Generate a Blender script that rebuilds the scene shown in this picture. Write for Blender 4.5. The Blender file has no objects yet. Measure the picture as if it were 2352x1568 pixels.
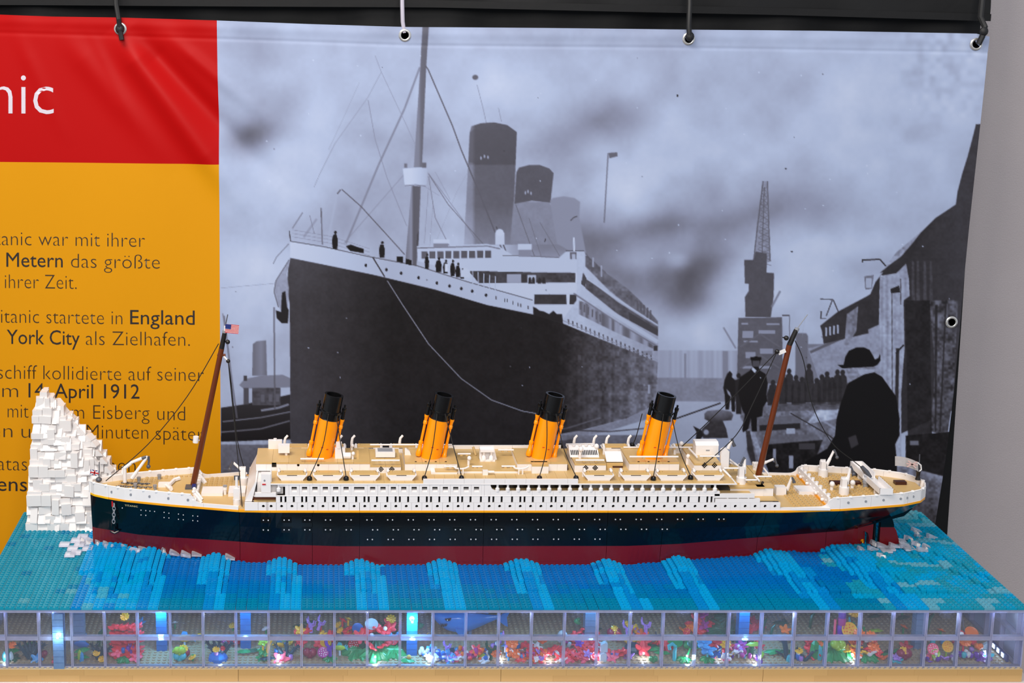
import bpy, math, random
import numpy as np
from mathutils import Vector, Matrix
R = math.radians
scene = bpy.context.scene
C = scene.collection
# ------------------------------------------------------------------ camera
F, CX, CY, TH, H = 3226., 735., 528., R(10.344), 1.0214      # focal length and principal point in pixels of 2352x1568
cam_d = bpy.data.cameras.new('camera'); cam = bpy.data.objects.new('camera', cam_d); C.objects.link(cam)
cam.location = (0, 0, H); cam.rotation_euler = (R(90) - TH, 0, 0)
cam_d.sensor_fit = 'HORIZONTAL'; cam_d.sensor_width = 36; cam_d.lens = F / 2352 * 36
cam_d.shift_x = (1176 - CX) / 2352; cam_d.shift_y = (CY - 784) / 2352
cam_d.clip_start = .02; cam_d.clip_end = 50
scene.camera = cam
# ------------------------------------------------------------------ world, lights, exposure
world = bpy.data.worlds.new('world'); scene.world = world; world.use_nodes = True
bg = world.node_tree.nodes['Background']; bg.inputs[0].default_value = (.80, .88, 1.0, 1); bg.inputs[1].default_value = .54
def area(name, loc, target, size, energy, col):
    d = bpy.data.lights.new(name, 'AREA'); d.shape = 'RECTANGLE'; d.size, d.size_y = size; d.energy = energy; d.color = col
    o = bpy.data.objects.new(name, d); C.objects.link(o); o.location = loc
    o.rotation_euler = (Vector(target) - Vector(loc)).to_track_quat('-Z', 'Y').to_euler(); return o
area('ceiling_lamp', (-.75, .95, 2.6), (.3, 2.2, .2), (1.5, .9), 60, (1, .92, .82))
area('front_window', (.1, -1.3, 2.2), (.5, 2.3, .3), (1.8, 1.3), 74, (1, .955, .91))
vs = scene.view_settings; vs.view_transform = 'Standard'; vs.look = 'None'; vs.exposure = .06; vs.gamma = 1; vs.use_curve_mapping = False
scene.cycles.max_bounces = 10; scene.cycles.transparent_max_bounces = 24; scene.cycles.diffuse_bounces = 4
scene.cycles.caustics_reflective = False; scene.cycles.caustics_refractive = False; scene.cycles.sample_clamp_indirect = 4
# ------------------------------------------------------------------ geometry of the view (measured from the photograph)
YS, YC, YF = 2.057, 2.137, 1.908          # near side of the ship, its centre line, front of the tank
YB = 2.40                                 # banner
def ray(x, y):
    u = (x - CX) / F; v = (y - CY) / F
    return u, math.cos(TH) - v * math.sin(TH), -math.sin(TH) - v * math.cos(TH)
def atY(x, y, Y):
    u, dy, dz = ray(x, y); t = Y / dy; return Vector((u * t, Y, H + dz * t))
def atZ(x, y, z):
    u, dy, dz = ray(x, y); t = (z - H) / dz; return Vector((u * t, dy * t, z))
def XS(x, y=1160, Y=YS): return atY(x, y, Y).x      # X of a pixel column on the near side
def lin(c):
    c = c / 255.; return c / 12.92 if c <= .04045 else ((c + .055) / 1.055) ** 2.4
def rgb(r, g, b): return (lin(r), lin(g), lin(b), 1)
# ------------------------------------------------------------------ materials
MATS = {}
def mat(name, col, rough=.32, spec=.5, metal=0, var=.05, scale=60., bump=0, coat=0, transl=0, attr=None, emit=0, bscale=None):
    m = bpy.data.materials.new(name); m.use_nodes = True; nt = m.node_tree; N = nt.nodes; L = nt.links
    b = N['Principled BSDF']; out = N['Material Output']
    tc = N.new('ShaderNodeTexCoord'); nz = N.new('ShaderNodeTexNoise'); nz.inputs['Scale'].default_value = scale; nz.inputs['Detail'].default_value = 3
    L.new(tc.outputs['Object'], nz.inputs['Vector'])
    hs = N.new('ShaderNodeHueSaturation')
    mr = N.new('ShaderNodeMapRange'); mr.inputs[3].default_value = 1 - var; mr.inputs[4].default_value = 1 + var
    L.new(nz.outputs['Fac'], mr.inputs[0]); L.new(mr.outputs[0], hs.inputs['Value'])
    if attr:
        a = N.new('ShaderNodeVertexColor'); a.layer_name = attr; L.new(a.outputs['Color'], hs.inputs['Color'])
    else: hs.inputs['Color'].default_value = col
    L.new(hs.outputs[0], b.inputs['Base Color'])
    b.inputs['Roughness'].default_value = rough; b.inputs['Specular IOR Level'].default_value = spec; b.inputs['Metallic'].default_value = metal
    b.inputs['Coat Weight'].default_value = coat
    if emit: b.inputs['Emission Color'].default_value = col; b.inputs['Emission Strength'].default_value = emit
    if bump:
        nb = N.new('ShaderNodeTexNoise'); nb.inputs['Scale'].default_value = bscale or scale * 4; nb.inputs['Detail'].default_value = 4; L.new(tc.outputs['Object'], nb.inputs['Vector'])
        bp = N.new('ShaderNodeBump'); bp.inputs['Strength'].default_value = bump; bp.inputs['Distance'].default_value = .002
        L.new(nb.outputs['Fac'], bp.inputs['Height']); L.new(bp.outputs[0], b.inputs['Normal'])
    if transl:
        t = N.new('ShaderNodeBsdfTranslucent'); mx = N.new('ShaderNodeMixShader'); mx.inputs[0].default_value = transl
        L.new(hs.outputs[0], t.inputs[0]); L.new(b.outputs[0], mx.inputs[1]); L.new(t.outputs[0], mx.inputs[2]); L.new(mx.outputs[0], out.inputs[0])
    MATS[name] = m; return m
def clear_mat(name, tint, body, fac, rough=.08):
    m = bpy.data.materials.new(name); m.use_nodes = True; nt = m.node_tree; N = nt.nodes; L = nt.links
    b = N['Principled BSDF']; out = N['Material Output']
    b.inputs['Base Color'].default_value = body; b.inputs['Roughness'].default_value = rough
    tr = N.new('ShaderNodeBsdfTransparent'); tr.inputs[0].default_value = tint
    fr = N.new('ShaderNodeFresnel'); fr.inputs[0].default_value = 1.45
    nz = N.new('ShaderNodeTexNoise'); nz.inputs['Scale'].default_value = 120
    tc = N.new('ShaderNodeTexCoord'); L.new(tc.outputs['Object'], nz.inputs['Vector'])
    mu = N.new('ShaderNodeMath'); mu.operation = 'MULTIPLY_ADD'; mu.inputs[1].default_value = fac * .5; mu.inputs[2].default_value = fac * .75; L.new(nz.outputs['Fac'], mu.inputs[0])
    ad = N.new('ShaderNodeMath'); ad.operation = 'ADD'; ad.use_clamp = True; L.new(mu.outputs[0], ad.inputs[0]); L.new(fr.outputs[0], ad.inputs[1])
    mx = N.new('ShaderNodeMixShader'); L.new(ad.outputs[0], mx.inputs[0]); L.new(tr.outputs[0], mx.inputs[1]); L.new(b.outputs[0], mx.inputs[2])
    L.new(mx.outputs[0], out.inputs[0]); MATS[name] = m; return m
mat('white', rgb(232, 227, 225), .28); mat('tan', rgb(200, 167, 110), .38, var=.06); mat('gold', rgb(240, 160, 10), .3); mat('gold_light', rgb(246, 184, 16), .3)
mat('black', rgb(12, 12, 13), .22, spec=.4); mat('hullblack', rgb(4, 10, 16), .14, spec=.35, var=.12, scale=14); mat('darkred', rgb(106, 12, 18), .28, var=.10, scale=30)
mat('funnel', rgb(255, 152, 0), .25); mat('brown', rgb(98, 42, 10), .3); mat('darkbrown', rgb(62, 26, 20), .3); mat('mastblack', rgb(24, 20, 18), .35)
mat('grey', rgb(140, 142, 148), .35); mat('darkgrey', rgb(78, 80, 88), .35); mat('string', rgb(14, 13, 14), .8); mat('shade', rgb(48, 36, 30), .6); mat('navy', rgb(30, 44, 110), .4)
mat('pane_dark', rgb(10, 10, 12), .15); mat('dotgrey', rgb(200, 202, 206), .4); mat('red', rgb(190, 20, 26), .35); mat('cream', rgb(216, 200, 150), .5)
mat('iceberg', rgb(222, 217, 215), .3, var=.03); mat('wall', rgb(176, 168, 170), .9, var=.05, scale=9, bump=.35, bscale=420)
mat('tent', rgb(11, 11, 13), .6, spec=.3, var=.2, scale=14, bump=.25, bscale=30); mat('steel', rgb(215, 212, 208), .22, metal=.75)
mat('strap', rgb(18, 18, 20), .6); mat('strap_clear', rgb(205, 200, 215), .3, transl=.3); mat('table', rgb(214, 202, 200), .6); mat('carpet', rgb(96, 92, 90), .95, bump=.4)
mat('print', (1, 1, 1, 1), .46, spec=.14, attr='print', var=.012, scale=30, bump=.02, bscale=900)
mat('ink_dark', rgb(52, 38, 22), .45); mat('ink_bold', rgb(36, 30, 28), .45); mat('ink_white', rgb(206, 197, 208), .42)
mat('floorplate', rgb(176, 160, 132), .4, var=.05); mat('tanbrick', rgb(192, 156, 102), .36, var=.04, scale=25); mat('tanbrick2', rgb(187, 151, 98), .36, var=.04, scale=25)
mat('water', (1, 1, 1, 1), .15, spec=.38, attr='tint', var=.10, scale=40, transl=.32)
clear_mat('pane', (.95, .96, .98, 1), rgb(190, 194, 214), .05); clear_mat('paneframe', (.86, .88, .96, 1), rgb(206, 208, 236), .34)
clear_mat('pillar', (.72, .82, .95, 1), rgb(140, 176, 222), .45, .12); clear_mat('pillar_blue', (.30, .62, .95, 1), rgb(30, 130, 220), .6, .12)
clear_mat('foamclear', (.92, .93, .97, 1), rgb(240, 240, 248), .24, .05); clear_mat('shark', (.30, .62, .92, 1), rgb(26, 140, 232), .60, .08); clear_mat('flagfilm', (.80, .80, .80, 1), rgb(205, 200, 200), .6, .2)
# ------------------------------------------------------------------ mesh builder
class MB:
    def __init__(s): s.v = []; s.f = []; s.sm = []
    def add(s, vs_, fs, smooth=False):
        o = len(s.v); s.v += [tuple(q) for q in vs_]; s.f += [tuple(i + o for i in f) for f in fs]; s.sm += [smooth] * len(fs); return s
    def box(s, x0, x1, y0, y1, z0, z1, M=None):
        vs_ = [(x, y, z) for z in (z0, z1) for y in (y0, y1) for x in (x0, x1)]
        if M is not None: vs_ = [M @ Vector(q) for q in vs_]
        return s.add(vs_, [(0, 2, 3, 1), (4, 5, 7, 6), (0, 1, 5, 4), (2, 6, 7, 3), (0, 4, 6, 2), (1, 3, 7, 5)])
    def cyl(s, p0, p1, r0, r1=None, n=10, caps=True, smooth=True):
        r1 = r0 if r1 is None else r1; p0 = Vector(p0); p1 = Vector(p1); q = (p1 - p0).to_track_quat('Z', 'Y'); a = q @ Vector((1, 0, 0)); b = q @ Vector((0, 1, 0))
        vs_ = [p + (a * math.cos(2 * math.pi * (k + .5) / n) + b * math.sin(2 * math.pi * (k + .5) / n)) * r for p, r in ((p0, r0), (p1, r1)) for k in range(n)]
        o = len(s.v); s.add(vs_, [(k, (k + 1) % n, n + (k + 1) % n, n + k) for k in range(n)], smooth)
        if caps: s.f += [tuple(o + k for k in reversed(range(n))), tuple(o + n + k for k in range(n))]; s.sm += [False, False]
        return s
    def lathe(s, prof, c=(0, 0, 0), n=14, M=None, smooth=True, sq=1):
        vs_ = []
        for r, z in prof:
            for k in range(n):
                a = 2 * math.pi * k / n; p = Vector((r * math.cos(a), r * math.sin(a) * sq, z)); vs_.append((M @ p if M is not None else p) + Vector(c))
        m = len(prof); fs = [(i * n + k, i * n + (k + 1) % n, (i + 1) * n + (k + 1) % n, (i + 1) * n + k) for i in range(m - 1) for k in range(n)]
        o = len(s.v); s.add(vs_, fs, smooth)
        if prof[0][0] > 1e-6: s.f.append(tuple(o + k for k in reversed(range(n)))); s.sm.append(False)
        if prof[-1][0] > 1e-6: s.f.append(tuple(o + (m - 1) * n + k for k in range(n))); s.sm.append(False)
        return s
    def tube(s, pts, r, n=6):
        pts = [Vector(p) for p in pts]; m = len(pts); rr = r if isinstance(r, (list, tuple)) else [r] * m; vs_ = []; prev = None
        for i, p in enumerate(pts):
            t = (pts[min(i + 1, m - 1)] - pts[max(i - 1, 0)]).normalized()
            if prev is None: prev = t.orthogonal().normalized()
            a = (prev - t * prev.dot(t)).normalized(); prev = a; b = t.cross(a)
            vs_ += [p + (a * math.cos(2 * math.pi * k / n) + b * math.sin(2 * math.pi * k / n)) * rr[i] for k in range(n)]
        fs = [(i * n + k, i * n + (k + 1) % n, (i + 1) * n + (k + 1) % n, (i + 1) * n + k) for i in range(m - 1) for k in range(n)]
        o = len(s.v); s.add(vs_, fs, True); s.f += [tuple(o + k for k in reversed(range(n))), tuple(o + (m - 1) * n + k for k in range(n))]; s.sm += [False, False]; return s
    def prism(s, poly, d0, d1, axis='y', M=None):     # polygon in the plane across `axis`, pushed out along it
        n = len(poly)
        def p3(a, b, d): return {'y': (a, d, b), 'z': (a, b, d), 'x': (d, a, b)}[axis]
        vs_ = [p3(a, b, d) for d in (d0, d1) for a, b in poly]
        if M is not None: vs_ = [M @ Vector(q) for q in vs_]
        return s.add(vs_, [tuple(range(n)), tuple(reversed(range(n, 2 * n)))] + [(k, n + k, n + (k + 1) % n, (k + 1) % n) for k in range(n)])
    def ball(s, c, r, n=10, m=6, sz=(1, 1, 1)):
        prof = [(max(math.sin(math.pi * i / m), 0) * r, -math.cos(math.pi * i / m) * r) for i in range(m + 1)]
        return s.lathe(prof, c, n, M=Matrix.Diagonal((*sz, 1)).to_3x3())
    def mesh(s, name, m):
        me = bpy.data.meshes.new(name); me.from_pydata(s.v, [], s.f); me.polygons.foreach_set('use_smooth', s.sm)
        if any(s.sm): me.set_sharp_from_angle(angle=R(38))
        me.materials.append(MATS[m]); me.update()
        # consistent outward normals
        import bmesh
        bm = bmesh.new(); bm.from_mesh(me); bmesh.ops.recalc_face_normals(bm, faces=bm.faces); bm.to_mesh(me); bm.free()
        return me
    def build(s, name, m, parent=None, loc=None): return link(name, s.mesh(name, m), parent, loc)
def link(name, data, parent=None, loc=None):
    o = bpy.data.objects.new(name, data); C.objects.link(o)
    if parent is not None:
        o.parent = parent
        if loc is None: o.matrix_parent_inverse = world_of(parent).inverted()      # vertices given in world space
    if loc is not None: o.location = loc
    return o
def world_of(o):
    m = o.matrix_basis.copy()
    return world_of(o.parent) @ o.matrix_parent_inverse @ m if o.parent else m
def tag(o, label, cat, group=None, kind=None):
    if label: o['label'] = label
    if cat: o['category'] = cat
    if group: o['group'] = group
    if kind: o['kind'] = kind
    return o
def thing(name, label, cat, loc=(0, 0, 0), group=None, rz=0):
    o = bpy.data.objects.new(name, None); C.objects.link(o); o.location = loc; o.rotation_euler = (0, 0, rz); o.empty_display_size = .02
    return tag(o, label, cat, group)
def rotm(axis, deg, at=(0, 0, 0)): return Matrix.Translation(Vector(at)) @ Matrix.Rotation(R(deg), 4, axis) @ Matrix.Translation(-Vector(at))
rnd = random.Random(7)
def interp(x, xs, ys): return float(np.interp(x, xs, ys))
# ------------------------------------------------------------------ room
def struct(name, mb, m): o = mb.build(name, m); o['kind'] = 'structure'; return o
struct('floor', MB().box(-4, 4, -3, 2.72, -.80, -.76), 'carpet')
struct('wall_back', MB().box(-4, 4, 2.61, 2.70, -.76, 3.0), 'wall')
tb = thing('display_table', 'long white table carrying the tank, its edge under the tan base', 'table', (.26, 2.1, -.76))
MB().box(-.520, 1.045, YF - .012, 2.290, -.028, -.0005).build('table_top', 'table', tb)
for x in (-.47, 1.0):
    for y in (YF + .05, 2.25): MB().box(x - .02, x + .02, y - .02, y + .02, -.76, -.028).build('leg', 'table', tb)
MB().box(-.46, .99, 2.245, 2.255, -.12, -.028).build('apron', 'table', tb)
# ------------------------------------------------------------------ black tent walling behind the banner
tent = thing('black_tent_wall', 'black fabric tent walling behind and above the printed banner', 'tent', (.2, 2.46, -.76))
def cloth(fx0, fx1, z0, z1, Y, nx, nz, wav, thick=.003):
    mb = MB(); vs_ = []; fs = []
    for side in (0, 1):
        for j in range(nz + 1):
            for i in range(nx + 1):
                x = fx0 + (fx1 - fx0) * i / nx; z = z0(x) + (z1(x) - z0(x)) * j / nz if callable(z0) else z0 + (z1 - z0) * j / nz
                vs_.append((x, Y + wav(x, z) + side * thick, z))
    n = (nx + 1) * (nz + 1); q = lambda i, j, s_: s_ * n + j * (nx + 1) + i
    for s_ in (0, 1):
        for j in range(nz):
            for i in range(nx):
                f = (q(i, j, s_), q(i + 1, j, s_), q(i + 1, j + 1, s_), q(i, j + 1, s_)); fs.append(f if s_ == 0 else f[::-1])
    for i in range(nx): fs.append((q(i, 0, 0), q(i, 0, 1), q(i + 1, 0, 1), q(i + 1, 0, 0))); fs.append((q(i, nz, 0), q(i + 1, nz, 0), q(i + 1, nz, 1), q(i, nz, 1)))
    for j in range(nz): fs.append((q(0, j, 0), q(0, j + 1, 0), q(0, j + 1, 1), q(0, j, 1))); fs.append((q(nx, j, 0), q(nx, j, 1), q(nx, j + 1, 1), q(nx, j + 1, 0)))
    return mb.add(vs_, fs, True)
cur = cloth(-1.3, 1.146, -.74, 1.16, 2.47, 90, 20, lambda x, z: .006 * math.sin(x * 19 + z * 2) + .004 * math.sin(x * 43 + 1)); cur.v = [(x + .022 * (1 - z) * (x + 1.3) / 2.446, y, z) for x, y, z in cur.v]; cur.build('curtain', 'tent', tent)
val0 = lambda x: interp(x, [-1.3, -.5, .2, .8, 1.15], [.975, .972, .968, .955, .945])
cloth(-1.3, 1.150, val0, lambda x: 1.16, 2.445, 120, 10, lambda x, z: .006 * math.sin(x * 9) + .004 * math.sin(x * 31 + z * 40) * (1.1 - z) * 6).build('valance', 'tent', tent)
cloth(-1.3, 1.150, lambda x: val0(x) - .004, lambda x: val0(x) + .008, 2.440, 120, 2, lambda x, z: .006 * math.sin(x * 9) - .002).build('hem', 'tent', tent)
MB().box(1.04, 1.075, 2.488, 2.520, -.76, 1.16).build('post', 'tent', tent)
MB().cyl((-1.3, 2.452, 1.15), (1.15, 2.452, 1.15), .012, n=12).build('top_bar', 'tent', tent)
# ------------------------------------------------------------------ banner sheet: relief of the cloth (pixels of the photograph stand for points of the sheet)
def ridge(x, y, x0, y0, x1, y1, s, a):
    dx, dy = x1 - x0, y1 - y0; l = math.hypot(dx, dy); t = ((x - x0) * dx + (y - y0) * dy) / l; d = ((x - x0) * dy - (y - y0) * dx) / l
    w = np.clip((t + 40) / 90, 0, 1) * np.clip((l + 120 - t) / 200, 0, 1)
    return a * np.exp(-(d / s) ** 2) * w
def relief(x, y):                        # + = towards the viewer, metres
    x = np.asarray(x, float); y = np.asarray(y, float)
    r = ridge(x, y, 285, 95, 520, 420, 30, .0100) - ridge(x, y, 325, 95, 560, 340, 26, .0085) + ridge(x, y, 160, 95, 330, 300, 28, .0036) + ridge(x, y, 400, 95, 560, 230, 16, .0032)
    r += ridge(x, y, 45, 90, 110, 230, 18, .0016) + ridge(x, y, 215, 90, 270, 200, 12, .0012)
    r += .0022 * np.sin(x / 170. + .4) * np.sin(y / 260. + .8) + .0012 * np.sin(x / 61. + y / 190.)
    top = np.interp(x, [-30, 0, 498, 930, 1580, 2270], [32, 33, 47, 62, 68, 79])
    d = y - top
    r += .0009 * np.exp(-((d - 16) / 11) ** 2) + .0010 * np.exp(-(d / 26.) ** 2) * np.sin(x / 31. + 2 * np.sin(x / 73.)) - .0007 * np.exp(-((d - 42) / 4) ** 2)
    r += .004 * np.exp(-((x - 2265 + (y - 90) * .1) / 45) ** 2) * np.sin(y / 150. + 1)
    return r
def topy(x): return np.interp(x, [-60, 0, 120, 268, 400, 498, 700, 930, 1250, 1580, 1900, 2240, 2270], [32, 33.5, 38, 40, 44, 47, 55, 62, 64, 68, 71, 77, 84])
def righty(y): return np.interp(y, [60, 85, 140, 290, 420, 640, 760, 900, 1050, 1150, 1215, 1320], [2271, 2269, 2263, 2249, 2237, 2216, 2205, 2190, 2171, 2156, 2146, 2132])
def lefty(y): return np.interp(y, [30, 47, 150, 250, 375, 700, 1085, 1300], [497.5, 498, 499.5, 502, 503.5, 505, 507.5, 509])
def plane_pts(px, py, off=0.):           # photograph pixels -> points on the sheet
    u = (px - CX) / F; v = (py - CY) / F; dy = math.cos(TH) - v * math.sin(TH); dz = -math.sin(TH) - v * math.cos(TH)
    Yp = YB - relief(px, py) - off; t = YB / dy
    return np.stack([u * t, Yp, H + dz * t], -1)
# ------------------------------------------------------------------ the printed picture: drawn once as tones on the sheet
PX0, PX1, PY0, PY1 = 490, 2280, 40, 1330
PW, PH = PX1 - PX0, PY1 - PY0
yy, xx = np.mgrid[PY0:PY1, PX0:PX1].astype(np.float32)
prng = np.random.RandomState(3)
def vnoise(cell, seed):
    rs = np.random.RandomState(seed); gh, gw = PH // cell + 3, PW // cell + 3; g = rs.rand(gh, gw).astype(np.float32)
    fy = (yy - PY0) / cell; fx = (xx - PX0) / cell; iy = fy.astype(int); ix = fx.astype(int); fy = fy - iy; fx = fx - ix
    fy = fy * fy * (3 - 2 * fy); fx = fx * fx * (3 - 2 * fx)
    return (g[iy, ix] * (1 - fx) + g[iy, ix + 1] * fx) * (1 - fy) + (g[iy + 1, ix] * (1 - fx) + g[iy + 1, ix + 1] * fx) * fy
T = 176 + 14 * (vnoise(190, 1) - .5) + 16 * (vnoise(80, 2) - .5) + 8 * (vnoise(34, 4) - .5) + 3 * (vnoise(9, 5) - .5)
def blob(x, y, sx, sy, a, rot=0):
    global T
    c, s_ = math.cos(R(rot)), math.sin(R(rot)); dx = xx - x; dy = yy - y; p = (dx * c + dy * s_) / sx; q = (-dx * s_ + dy * c) / sy
    T = T + a * np.exp(-p * p - q * q)
for b in [(580, 310, 60, 38, -48, -15), (640, 235, 60, 40, -14), (600, 110, 60, 40, -10), (720, 190, 60, 40, -8), (560, 470, 80, 60, 6), (620, 420, 120, 40, 8), (700, 540, 60, 50, -10), (770, 500, 40, 70, -10, 20), (900, 180, 120, 90, 14), (1000, 330, 90, 30, -12), (850, 330, 60, 40, -6),
          (1040, 480, 45, 40, 12), (1130, 190, 100, 60, 8), (1400, 275, 110, 55, -34, -12), (1270, 330, 60, 40, -10), (1250, 250, 60, 50, 6), (1600, 300, 140, 110, 12), (1480, 420, 120, 50, 8), (1350, 400, 60, 40, -14), (1330, 560, 130, 70, -46), (1430, 640, 90, 60, -34), (1240, 540, 70, 60, -20),
          (1510, 520, 90, 35, -34, -12), (1700, 510, 120, 40, -36, -16), (1600, 620, 100, 45, -48, -22), (1575, 690, 55, 40, -40, -10), (1560, 600, 26, 20, 26), (1450, 600, 60, 22, 12), (1390, 680, 50, 40, 14), (1640, 450, 60, 40, -10), (1860, 460, 90, 60, -22, 20), (1930, 330, 200, 140, 6), (1950, 560, 130, 30, 14), (1850, 640, 120, 80, 12),
          (2000, 180, 150, 90, 6), (2120, 300, 60, 40, -12), (2110, 180, 40, 30, -10), (600, 700, 90, 120, 10), (570, 600, 60, 60, 4), (1590, 760, 110, 50, 8), (2060, 450, 110, 70, -8)]: blob(*b)
T = 170 + (T - 174) * 1.3
def mask(pts):
    p = np.array(pts, float); x0 = max(int(p[:, 0].min()) - 1, PX0); x1 = min(int(p[:, 0].max()) + 2, PX1); y0 = max(int(p[:, 1].min()) - 1, PY0); y1 = min(int(p[:, 1].max()) + 2, PY1)
    if x1 <= x0 or y1 <= y0: return None
    sx = (np.arange((x1 - x0) * 2) + .5) / 2 + x0; sy = (np.arange((y1 - y0) * 2) + .5) / 2 + y0
    ins = np.zeros((len(sy), len(sx)), bool); n = len(p)
    for i in range(n):
        xa, ya = p[i]; xb, yb = p[(i + 1) % n]
        if ya == yb: continue
        rows = np.nonzero((sy >= min(ya, yb)) & (sy < max(ya, yb)))[0]
        if len(rows): xc = xa + (sy[rows] - ya) * (xb - xa) / (yb - ya); ins[rows] ^= sx[None, :] < xc[:, None]
    m = ins.reshape(y1 - y0, 2, x1 - x0, 2).mean((1, 3)).astype(np.float32)
    return slice(y0 - PY0, y1 - PY0), slice(x0 - PX0, x1 - PX0), m
def pol(pts, g, a=1., soft=0, gy=None, gx=None, noise=0, vstripe=0):
    r = mask(pts)
    if r is None: return
    sy, sx, m = r
    for _ in range(soft):
        q = np.pad(m, 1, mode='edge'); m = (q[:-2, 1:-1] + q[2:, 1:-1] + q[1:-1, :-2] + q[1:-1, 2:] + 2 * m) / 6
    tone = np.full(m.shape, float(g), np.float32)
    if gy: tone = tone + np.interp(yy[sy, sx], gy[0], gy[1]).astype(np.float32)
    if gx: tone = tone + np.interp(xx[sy, sx], gx[0], gx[1]).astype(np.float32)
    if noise: tone = tone + noise * (NZ[sy, sx] - .5)
    if vstripe: tone = tone + vstripe * (np.interp(xx[sy, sx], VX, VY) - .5)
    T[sy, sx] = T[sy, sx] * (1 - m * a) + tone * m * a
NZ = vnoise(5, 9) * .6 + vnoise(16, 11) * .6
VX = np.arange(PX0, PX1, 6.); VY = prng.rand(len(VX))
def ln(pts, w, g, a=1., soft=0):
    for (xa, ya), (xb, yb) in zip(pts[:-1], pts[1:]):
        l = math.hypot(xb - xa, yb - ya) or 1; nx, ny = -(yb - ya) / l * w / 2, (xb - xa) / l * w / 2
        pol([(xa + nx, ya + ny), (xb + nx, yb + ny), (xb - nx, yb - ny), (xa - nx, ya - ny)], g, a, soft)
def ell(x, y, rx, ry, g, a=1., soft=0): pol([(x + rx * math.cos(k * .3927), y + ry * math.sin(k * .3927)) for k in range(16)], g, a, soft)
def rect(x0, y0, x1, y1, g, **k): pol([(x0, y0), (x1, y0), (x1, y1), (x0, y1)], g, **k)
# far shore, river, dock water
rect(1500, 805, 1700, 872, 150, soft=3, vstripe=26, a=.75); rect(1500, 868, 1800, 925, 126, soft=3, noise=16); rect(1500, 922, 1800, 1335, 160, soft=2, gy=([922, 1100], [4, -8]), noise=6)
rect(1572, 812, 1577, 870, 128, soft=1); rect(1660, 806, 1672, 870, 126, soft=1)
rect(490, 1000, 1520, 1340, 104, soft=2, noise=22, gy=([1000, 1040, 1200], [10, -4, -26])); rect(1000, 1000, 1320, 1340, 62, soft=6, noise=20, a=.7)
for k in range(60):
    x = prng.randint(500, 1400); y = prng.randint(1012, 1100); ln([(x, y), (x + prng.randint(20, 70), y + prng.randint(-3, 4))], prng.uniform(1.5, 4), prng.randint(70, 150), .5, 1)
rect(508, 1010, 670, 1020, 165, soft=2, noise=40)
# tug
pol([(508, 936), (560, 928), (668, 905), (668, 1008), (508, 1014)], 44, soft=1, gy=([930, 1010], [6, -10])); ln([(512, 968), (600, 958), (668, 945)], 2.5, 135, .8, 1); ln([(508, 992), (600, 984), (666, 966)], 3, 120, .8, 1); ln([(600, 942), (640, 936), (664, 928)], 5, 160, .7, 1)
pol([(581, 790), (590, 783), (612, 781), (614, 862), (580, 862)], 118, soft=1, gx=([580, 600, 614], [-12, 6, -14])); pol([(550, 884), (562, 870), (600, 862), (650, 860), (668, 868), (668, 889), (560, 892)], 122, soft=1); rect(580, 890, 645, 930, 72, soft=1, noise=30); rect(560, 890, 572, 928, 80, soft=1); rect(560, 862, 568, 874, 70, soft=1)
for x in (600, 618, 634): rect(x, 905, x + 8, 922, 96, soft=1)
ln([(630, 705), (632, 940)], 3.5, 92, .9, 1); ln([(515, 725), (530, 850), (545, 960)], 4, 96, .8, 1); ln([(512, 720), (518, 760)], 3, 120, .8, 1)
# steam ship: funnels
pol([(1079, 305), (1083, 290), (1105, 283), (1135, 281), (1165, 287), (1187, 303), (1186, 330), (1178, 562), (1066, 562)], 100, soft=1, gx=([1066, 1084, 1092, 1186], [26, 20, -8, -8]), gy=([280, 375, 380, 470, 560], [-6, -14, 2, 4, 30]), noise=6)
pol([(1079, 305), (1090, 296), (1105, 300), (1140, 297), (1187, 306), (1186, 330), (1180, 375), (1125, 380), (1092, 375), (1077, 372)], 84, .55, 1)
pol([(1180, 462), (1262, 465), (1278, 490), (1300, 562), (1172, 562)], 128, soft=2, noise=8); pol([(1186, 396), (1192, 385), (1215, 379), (1240, 379), (1262, 387), (1272, 398), (1265, 466), (1222, 461), (1182, 468)], 88, soft=1, noise=6)
pol([(1264, 462), (1270, 455), (1295, 451), (1320, 455), (1333, 464), (1331, 500), (1350, 600), (1280, 560)], 134, soft=2)
for x, y in ((1105, 363), (1113, 359), (1121, 361), (1207, 443), (1213, 440), (1220, 444)): ell(x, y, 1.5, 4, 165, soft=1)
ln([(1397, 352), (1388, 512)], 3, 112, soft=1); pol([(1398, 351), (1418, 350), (1419, 359), (1400, 364)], 100, soft=1); ell(1092, 178, 7, 6, 96, soft=2); ln([(1096, 195), (1110, 250), (1117, 282)], 1.5, 138); ln([(1145, 248), (1152, 280)], 1.5, 140)
# mast, nest, rigging
pol([(972, 40), (987, 40), (980, 150), (970, 385), (951, 385), (966, 150)], 112, soft=1, gx=([950, 962, 968, 985], [14, 10, -10, -16])); pol([(946, 425), (967, 425), (962, 560), (957, 612), (931, 606)], 104, soft=1, gx=([932, 945, 950, 966], [6, 28, -14, -10])); pol([(958, 540), (963, 530), (962, 550), (957, 585)], 72)
ln([(965, 155), (930, 250), (870, 380), (795, 560)], 4.5, 122, .85, 1); ln([(978, 152), (984, 160), (1040, 290), (1060, 345), (1100, 440), (1180, 640)], 3.2, 92, .9); ln([(1140, 520), (1195, 660)], 2.5, 80)
ln([(862, 128), (876, 165), (935, 290), (955, 335)], 1.5, 140, .8); ln([(877, 165), (845, 225), (770, 330), (735, 400), (722, 430)], 1.6, 142, .8); ln([(826, 190), (790, 270), (755, 345)], 1.3, 148, .7); ln([(846, 230), (862, 320), (890, 410), (935, 520)], 1.8, 130, .8)
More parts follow.
